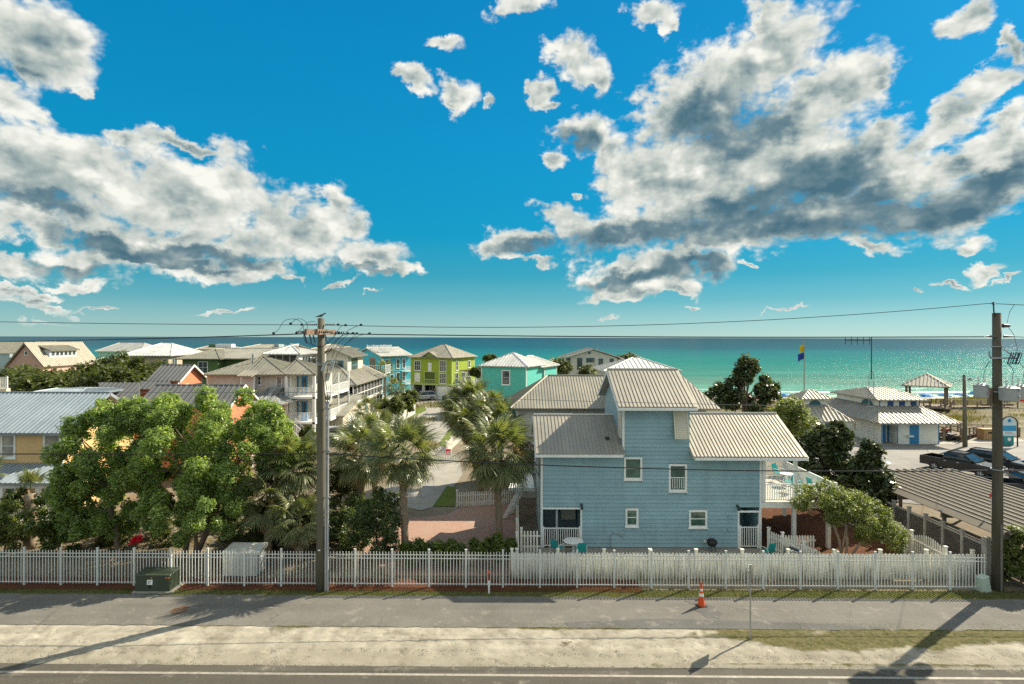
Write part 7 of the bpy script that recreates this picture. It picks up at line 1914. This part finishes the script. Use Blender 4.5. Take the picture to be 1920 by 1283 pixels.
# ---- left edge shrubs
def shrub(label, px, py, Y, rx, ry, n, size, mat, seed, name='shrub', k=14, rl=.4, cat='shrub', group=None, zb=0.0, low=-.8, dy=None, elong=1.5, r=.05):
    g = np.random.default_rng(seed); c, rr = pxc(px, py, Y, rx, ry, dy)
    lb = shell(c, rr, k, rl, g, low)
    return tree(name, label, cat, (c[0], c[1], zb), lb, n, size, mat, seed, r=r, group=group, nl=5, crown='foliage' if name != 'tree' else 'crown', elong=elong)
shrub('yellow green shrub at the left edge in front of the porch', 8, 985, 31, 42, 52, 9000, .10, L_MYR, 11)
shrub('dark green bushy shrub between the young palm and the leafy tree', 110, 985, 31.5, 48, 60, 9000, .11, L_HEDGE, 12)
shrub('small round dark shrub on the yellow porch rail', 32, 935, 35.3, 22, 18, 2500, .09, L_POD, 13, rl=.22, zb=.3)
shrub('upright dark glossy shrub behind the fence between the pole and first palm', 706, 985, 31, 50, 60, 15000, .085, L_POD, 14, rl=.42, k=20)
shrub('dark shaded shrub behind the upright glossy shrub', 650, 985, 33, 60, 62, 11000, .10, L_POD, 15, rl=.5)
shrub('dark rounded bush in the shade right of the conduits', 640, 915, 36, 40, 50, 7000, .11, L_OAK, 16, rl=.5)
for i, (px, py, rx, ry, lab) in enumerate(((778, 1036, 30, 16, 'low hedge shrub at the foot of the tall palm trunk'), (838, 1034, 34, 18, 'low hedge shrub in the middle of the row before the brick drive'), (925, 1030, 46, 15, 'broad leafed dark low shrub at the foot of the right palm'), (1370, 1062, 40, 14, 'small green shrub poking through between the two white fences'))):
    shrub(lab, px, py, 29.6 if i < 3 else 29.3, rx, ry, 5000, .10, L_HEDGE, 20+i, rl=.25, group='low shrubs along the back of the fence')
# under the leafy trees: dark understorey
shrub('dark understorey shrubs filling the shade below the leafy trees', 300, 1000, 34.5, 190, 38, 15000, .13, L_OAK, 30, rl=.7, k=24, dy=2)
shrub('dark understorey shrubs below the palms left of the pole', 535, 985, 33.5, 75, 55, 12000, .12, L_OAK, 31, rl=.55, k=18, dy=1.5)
# poinsettia
T = thing('red_flowers', 'bright red flowering plant below the leafy trees', 'flowers', gnd(262, 1060), local=False)
c = at(257, 1012, 29.6); V, Fq, t = leaf_cloud([(c[0]-.12, c[1], c[2]-.05, .16), (c[0]+.12, c[1], c[2]+.06, .15)], 260, .10, g0, .4)
RED = leafmat('red_petals', (.50,.01,.02), (.75,.04,.08), .3)
obj_np('blossoms', np_mesh('blossoms', V-np.array(T.location), Fq, RED, tint=t), parent=T)
part(T, 'stem', MB().tube([T.location+Vector((0,0,0)), (c[0],c[1],c[2])], .02, 5), BARK)
# ---- small myrtle tree on the right, with bare stems
b = (X(1580, 31), 31, 0)
lm = shell(at(1545, 940, 31), (1.5, 1.2, .8), 12, .45, g0, -.6)+shell(at(1600, 960, 30.6), (1.6, 1.2, 1.0), 14, .48, g0, -.6)+shell(at(1650, 1000, 30.2), (1.3, 1.0, .8), 12, .42, g0, -.7)
tree('wax_myrtle', 'small yellow green tree with several pale bare stems in front of the deck', 'tree', b, lm, 24000, .075, L_MYR, 41, r=.07, trunks=[(b, at(1558, 950, 31)), ((b[0]+.15, b[1]-.1, 0), at(1590, 950, 31)), ((b[0]+.3, b[1], 0), at(1640, 985, 30.5)), ((b[0]-.1,b[1]+.1,0), at(1600, 940, 31))], bark=pbr('pale_bark', (.34,.29,.22), .85, var=.2), nl=8, fill=.3)
# magnolias
lm = shell(at(1398, 735, 44), (1.7, 1.5, 1.9), 18, .40, g0, -.9)[:-1]+shell(at(1345, 748, 44), (1.1, .9, 1.1), 9, .34, g0)[:-1]+shell(at(1402, 688, 44), (.7, .6, .55), 7, .30, g0)[:-1]+shell(at(1440, 735, 44), (.8,.8,.9), 8, .32, g0)[:-1]
tree('magnolia', 'dark glossy magnolia rising behind the right end of the blue house', 'tree', (X(1395,44), 44, 0), lm, 11000, .20, L_MAG, 42, r=.2, nl=16, fill=.2)
lm = shell(at(1545, 872, 39), (1.7, 1.5, 1.8), 22, .42, g0, -.9)[:-1]+shell(at(1560, 822, 39), (1.1, .9, .8), 9, .36, g0)+shell(at(1508, 838, 40), (1.0, .9, .8), 6, .36, g0)
tree('magnolia', 'broad magnolia with bronze tinted leaves beside the parking lot', 'tree', (X(1550,39), 39, 0), lm, 16000, .21, L_MAG, 43, r=.2, nl=12, fill=.2)
lm = shell(at(1628, 920, 36.5), (1.5, 1.2, 1.5), 16, .5, g0, -.9)+shell(at(1632, 862, 36.5), (.55, .5, .9), 7, .34, g0)
tree('magnolia', 'pointed dark magnolia at the upper left corner of the slatted roof', 'tree', (X(1620,36.5), 36.5, 0), lm, 13000, .19, L_MAG, 44, r=.15, nl=10, fill=.2)
shrub('olive green bushy tree between the two magnolias', 1478, 790, 46, 42, 42, 10000, .12, L_MYR, 45, name='tree', cat='tree', rl=.6, r=.12)
shrub('bright yellow green bush behind the right pole at the picture edge', 1915, 1045, 27.6, 34, 60, 14000, .085, L_MYR, 46, rl=.38, k=18)
# ---- row of live oaks at the left
for i, (px, py, Y, rx, ry, lab) in enumerate(((25, 724, 88, 62, 20, 'dark live oak at the left edge below the pink house'), (110, 727, 80, 66, 16, 'dark live oak in front of the pink house wall'), (178, 716, 84, 48, 20, 'dark live oak left of the seafoam deck'), (232, 704, 88, 48, 27, 'tallest dark live oak beside the tan house'), (75, 735, 72, 60, 18, 'low dark oak behind the pale silver roof'), (215, 728, 74, 58, 20, 'low dark oak above the coral roof wing'), (305, 705, 92, 20, 12, 'small oak between the tan house and coral ridge'))):
    shrub(lab, px, py, Y, rx, ry, 9000, .34, L_OAK, 50+i, name='live_oak', cat='tree', rl=1.5, k=16, group='dark live oaks between the houses', low=-.7, r=.3)
# bushes around the far houses
for i, (px, py, Y, rx, ry, mat, lab) in enumerate(((760, 757, 84, 16, 14, L_BUSH, 'green bush at the near end of the lane board fence'), (735, 762, 78, 22, 16, L_BUSH, 'leafy bush beside the cream house screens'), (712, 785, 72, 20, 12, L_DUNE, 'dry grassy bush inside the lane fence'), (668, 822, 64, 26, 14, L_DUNE, 'pale plumed grass clump right of the white car'), (770, 742, 98, 14, 8, L_OAK, 'dark bush left of the parked silver car'),
        (1045, 692, 118, 22, 14, L_OAK, 'dark bush between aqua house and grey beach house'), (1105, 698, 125, 18, 9, L_OAK, 'dark palmetto clump under the wide window of the grey beach house'), (920, 673, 135, 11, 6, L_OAK, 'round dark crown seen between lime and aqua houses'), (1178, 676, 135, 20, 7, L_OAK, 'dark bush right of the grey beach house'), (893, 700, 112, 10, 8, L_OAK, 'small dark bush at the right foot of the lime house'), (845, 748, 90, 12, 8, L_OAK, 'dark bush at the top of the right lane verge'), (576, 815, 60, 10, 14, L_OAK, 'round dark bush below the white stairs'))):
    shrub(lab, px, py, Y, rx, ry, 3500, .10+Y*.0016, mat, 70+i, rl=rx*Y/FPX*.38, k=9, zb=0)
# ---- dune vegetation
def dunes():
    g = np.random.default_rng(99)
    f = lambda x, y: np.clip((fbm2(x*.16, y*.16, 31, 5)-.42)*4, 0, 1)*np.clip((y-76)/6, 0, 1)*np.clip((121-y+.03*x)/5, 0, 1)
    n = 150000; x = g.uniform(-20, 105, n); y = g.uniform(74, 122, n); k = g.random(n) < f(x, y); x, y = x[k], y[k]
    z = np.array([ground_z(a, b) for a, b in zip(x, y)]); n = len(x)
    t = g.uniform(0, 6.28, n); w = .05*g.uniform(.6, 1.5, n); h = .38*g.uniform(.4, 1.4, n)
    V = np.stack([np.stack([x-np.cos(t)*w, y-np.sin(t)*w, z-.03], 1), np.stack([x+np.cos(t)*w, y+np.sin(t)*w, z-.03], 1), np.stack([x+g.normal(0,.12,n), y+g.normal(0,.12,n), z+h], 1)], 1).reshape(-1, 3)
    obj_np('dune_grass', np_mesh('dune_grass', V, np.arange(3*n).reshape(-1,3), L_DUNE, tint=g.random(n)), kind='stuff', label='tawny sea oats and low scrub covering the dunes', cat='dune grass')
dunes()
# leaf litter on the ground behind the fence
blades('fallen_leaves', lambda x, y: np.clip(fbm2(x*.7, y*.7, 61, 4)*1.5-.35, 0, 1), 60000, .035, .035, (.10,.06,.03), (.34,.25,.15), -30, 0, 27.6, 34, 63, 'dry leaf litter on the ground behind the metal fence', cat='leaf litter', lean=1.6)
blades('fallen_leaves', lambda x, y: np.ones_like(x)*.7, 26000, .035, .035, (.12,.05,.025), (.42,.26,.15), 14.3, 21.7, 28.6, 41, 64, 'brown bark and leaf litter under the deck', cat='leaf litter', lean=1.6)
blades('pine_straw', lambda x, y: np.ones_like(x), 40000, .03, .006, (.09,.03,.015), (.26,.11,.055), -28, 6, 26.8, 27.6, 65, 'reddish pine straw mulch along the foot of the fence', cat='mulch', lean=2.5)
# ---- cabbage palms
def frond_mesh(seed, mat, L=.85, pet=.95, n=30, droopk=1.0, name='frond'):
    g = np.random.default_rng(seed); V = []; Fq = []; T_ = []
    def quad(a, b, c, d, t): o = len(V); V.extend([a, b, c, d]); Fq.append((o, o+1, o+2, o+3)); T_.append(t)
    # petiole arching along +x
    def pp(t): return np.array([pet*t, 0, .10*math.sin(t*2.6)-.12*t*t])
    for k in range(5):
        a, b = pp(k/5), pp((k+1)/5); w = .022-.002*k
        quad(a+[0,-w,0], b+[0,-w,0], b+[0,w,0], a+[0,w,0], .55)
    e = pp(1); 
    for i in range(n):
        u = (i+.5)/n*2-1; ang_ = u*2.0+g.normal(0,.03); ll = L*(1-.28*abs(u))*g.uniform(.88, 1.1)
        rib = min(1, 1.15-abs(u)); base = e+np.array([.30*rib, 0, -.08*rib])
        d = np.array([math.cos(ang_), math.sin(ang_), .10*math.cos(u*3)-.22*abs(u)])
        s = np.array([-math.sin(ang_), math.cos(ang_), 0]); tt = g.uniform(.2, 1)
        prev = base; pw = .008
        segs = 4
        for k in range(1, segs+1):
            t = k/segs; q = base+d*ll*t+np.array([0,0,-.42*droopk*ll*t**2.2])+g.normal(0,.012,3)
            w = (.034, .030, .018, .003)[k-1]
            fold = np.array([0,0,.010])
            quad(prev-s*pw, q-s*w, q+fold, prev+fold, tt); quad(prev+fold, q+fold, q+s*w, prev+s*pw, tt*.9)
            prev = q; pw = w
    return np_mesh(name, np.array(V), np.array(Fq), mat, tint=np.array(T_))
FR_G = [frond_mesh(s, L_PALM, droopk=d) for s, d in ((1,.7),(2,1.0),(3,1.4))]
FR_D = [frond_mesh(s, L_PALMD, droopk=2.0, L=.7) for s in (7,8)]
def panicle(seed):
    g = np.random.default_rng(seed); V, Fq, t = leaf_cloud([(.9+.12*i, g.normal(0,.06), -.10*i*i*.12, .16) for i in range(7)], 420, .05, g, .6)
    return np_mesh('seed_cluster', V, Fq, L_PALMD, tint=t)
PAN = [panicle(3), panicle(4)]
def palm(label, cx, cy, Y, r, base_z=0.0, n=44, dead=9, seed=0, pan=5, tr=.19, lean=(0,0), name='cabbage_palm', group=None, upright=False):
    g = random.Random(seed); c = Vector(at(cx, cy, Y)); top = c-Vector((0,0,.25*r)); b = Vector((c.x+lean[0], c.y+lean[1], base_z))
    T = thing(name, label, 'palm tree', b, 0, group)
    m = MB(); pts = [b.lerp(top, t)+Vector((math.sin(t*4+seed)*.05, 0, 0)) for t in [i/8 for i in range(9)]]
    m.tube(pts, tr*1.1, 12, tr*.85); part(T, 'trunk', m, BARKP, smooth=True)
    # old leaf bases criss-crossing under the crown
    m = MB(); H = (top-b).length
    if tr > .12:
        k = 0; z0 = .35 if H > 2.5 else 0
        nb = int((1-z0)*H/.085)
        for k in range(nb):
            t = z0+(1-z0)*k/nb; p = b.lerp(top, t)+Vector((math.sin(t*4+seed)*.05, 0, 0)); a = k*2.4
            d = Vector((math.cos(a), math.sin(a), 0)); s = Vector((-d.y, d.x, 0)); rr = tr*.95
            m.hexa([p+d*rr*.8-s*.05, p+d*rr*.8+s*.05, p+d*rr*1.15+s*.04+Vector((0,0,.02)), p+d*rr*1.15-s*.04+Vector((0,0,.02)),
                    p+d*rr*1.0-s*.03+Vector((0,0,.24)), p+d*rr*1.0+s*.03+Vector((0,0,.24)), p+d*(rr*1.45)+s*.02+Vector((0,0,.26)), p+d*(rr*1.45)-s*.02+Vector((0,0,.26))])
        part(T, 'leaf_bases', m, pbr('palm_boot', (.34,.26,.17), .9, var=.3, vs=9), kind='stuff')
    sc = r/1.95
    for i in range(n):
        t = (i+.5)/n; el = 78-118*t**.85+g.uniform(-8, 8)
        if upright: el = 88-30*t+g.uniform(-5,5)
        az_ = i*137.5+g.uniform(-15, 15)
        s = sc*g.uniform(.86, 1.12); me = FR_G[g.randrange(3)]
        inst(T, 'frond', me, c+Vector((0,0,.12*(1-t))), (R(g.uniform(-22,22)), -R(el), R(az_)), (s,s,s))
    for i in range(dead):
        s = sc*g.uniform(.7, .95); inst(T, 'dead_frond', FR_D[i % 2], c-Vector((0,0,.15)), (R(g.uniform(-30,30)), R(g.uniform(38,75)), R(g.uniform(0,360))), (s,s,s))
    for i in range(pan):
        s = sc*g.uniform(.75, 1.0); inst(T, 'seed_cluster', PAN[i % 2], c, (0, -R(g.uniform(-25, 35)), R(g.uniform(0,360))), (s,s,s))['kind'] = 'stuff'
    return T
palm('cabbage palm with a full crown and straight trunk just right of the left pole', 757, 852, 31, 2.25, seed=1, n=52, lean=(0.05,0), pan=7)
palm('cabbage palm in front of the left end of the blue house', 936, 848, 33.8, 2.5, seed=2, n=56, pan=8)
palm('cabbage palm partly hidden behind the one right of the pole', 678, 850, 34.5, 2.2, seed=3, n=46)
palm('smaller cabbage palm crown peeking above and between the first two', 705, 812, 38, 1.7, seed=4, n=38)
palm('tallest of the dark palm cluster left of the beige house', 884, 752, 48, 2.1, lean=(1.6,0), seed=5, n=46, dead=16)
palm('lower right palm of the cluster before the beige house wall', 925, 778, 45, 2.1, seed=6, n=44, dead=10)
palm('left palm of the cluster beside the lane', 862, 772, 47, 2.0, lean=(1.9,0), seed=7, n=42, dead=12)
palm('low palm in front of the dark cluster, crown against the lane', 878, 796, 44, 1.8, lean=(1.0,0), seed=21, n=40, dead=14)
palm('low right palm of the dark cluster touching the beige wall', 940, 795, 43, 1.8, seed=22, n=40, dead=12)
palm('large palm behind the leafy tree, left of the wooden pole', 545, 872, 32.6, 2.2, seed=8, n=46)
palm('low shaded palm at the fence left of the wooden pole', 562, 975, 30.6, 1.7, seed=9, n=34, dead=6, pan=2)
palm('shaded palm half hidden by the leafy tree crown', 505, 940, 31.4, 1.9, seed=10, n=36, dead=6, pan=3)
palm('palm crown at the lower end of the lane beside the plumed grass', 690, 770, 66, 1.9, seed=12, n=26, dead=5, tr=.16, pan=0)
palm('dark palm beside the turquoise house wall', 722, 692, 100, 1.9, seed=13, n=26, dead=3, pan=0)
palm('short dark palm in front of the turquoise house', 743, 728, 92, 1.9, seed=14, n=26, dead=3, pan=0)
palm('palm crown left of the grey beach house', 1042, 684, 118, 1.7, seed=15, n=24, dead=3, pan=0)
palm('short palm below the grey beach house windows', 1112, 697, 119, 1.3, seed=17, n=20, dead=0, pan=0)
palm('pale palm crown rising from the oaks below the pink house', 42, 702, 84, 1.7, seed=16, n=24, dead=2, pan=0)
palm('young transplanted palm with tied upright fronds in front of the yellow porch', 58, 918, 32.2, 1.1, seed=18, n=12, dead=1, pan=0, tr=.30, upright=True)
palm('palm frond crown just entering at the left edge', -28, 890, 32.6, 1.3, seed=19, n=16, dead=0, pan=0)
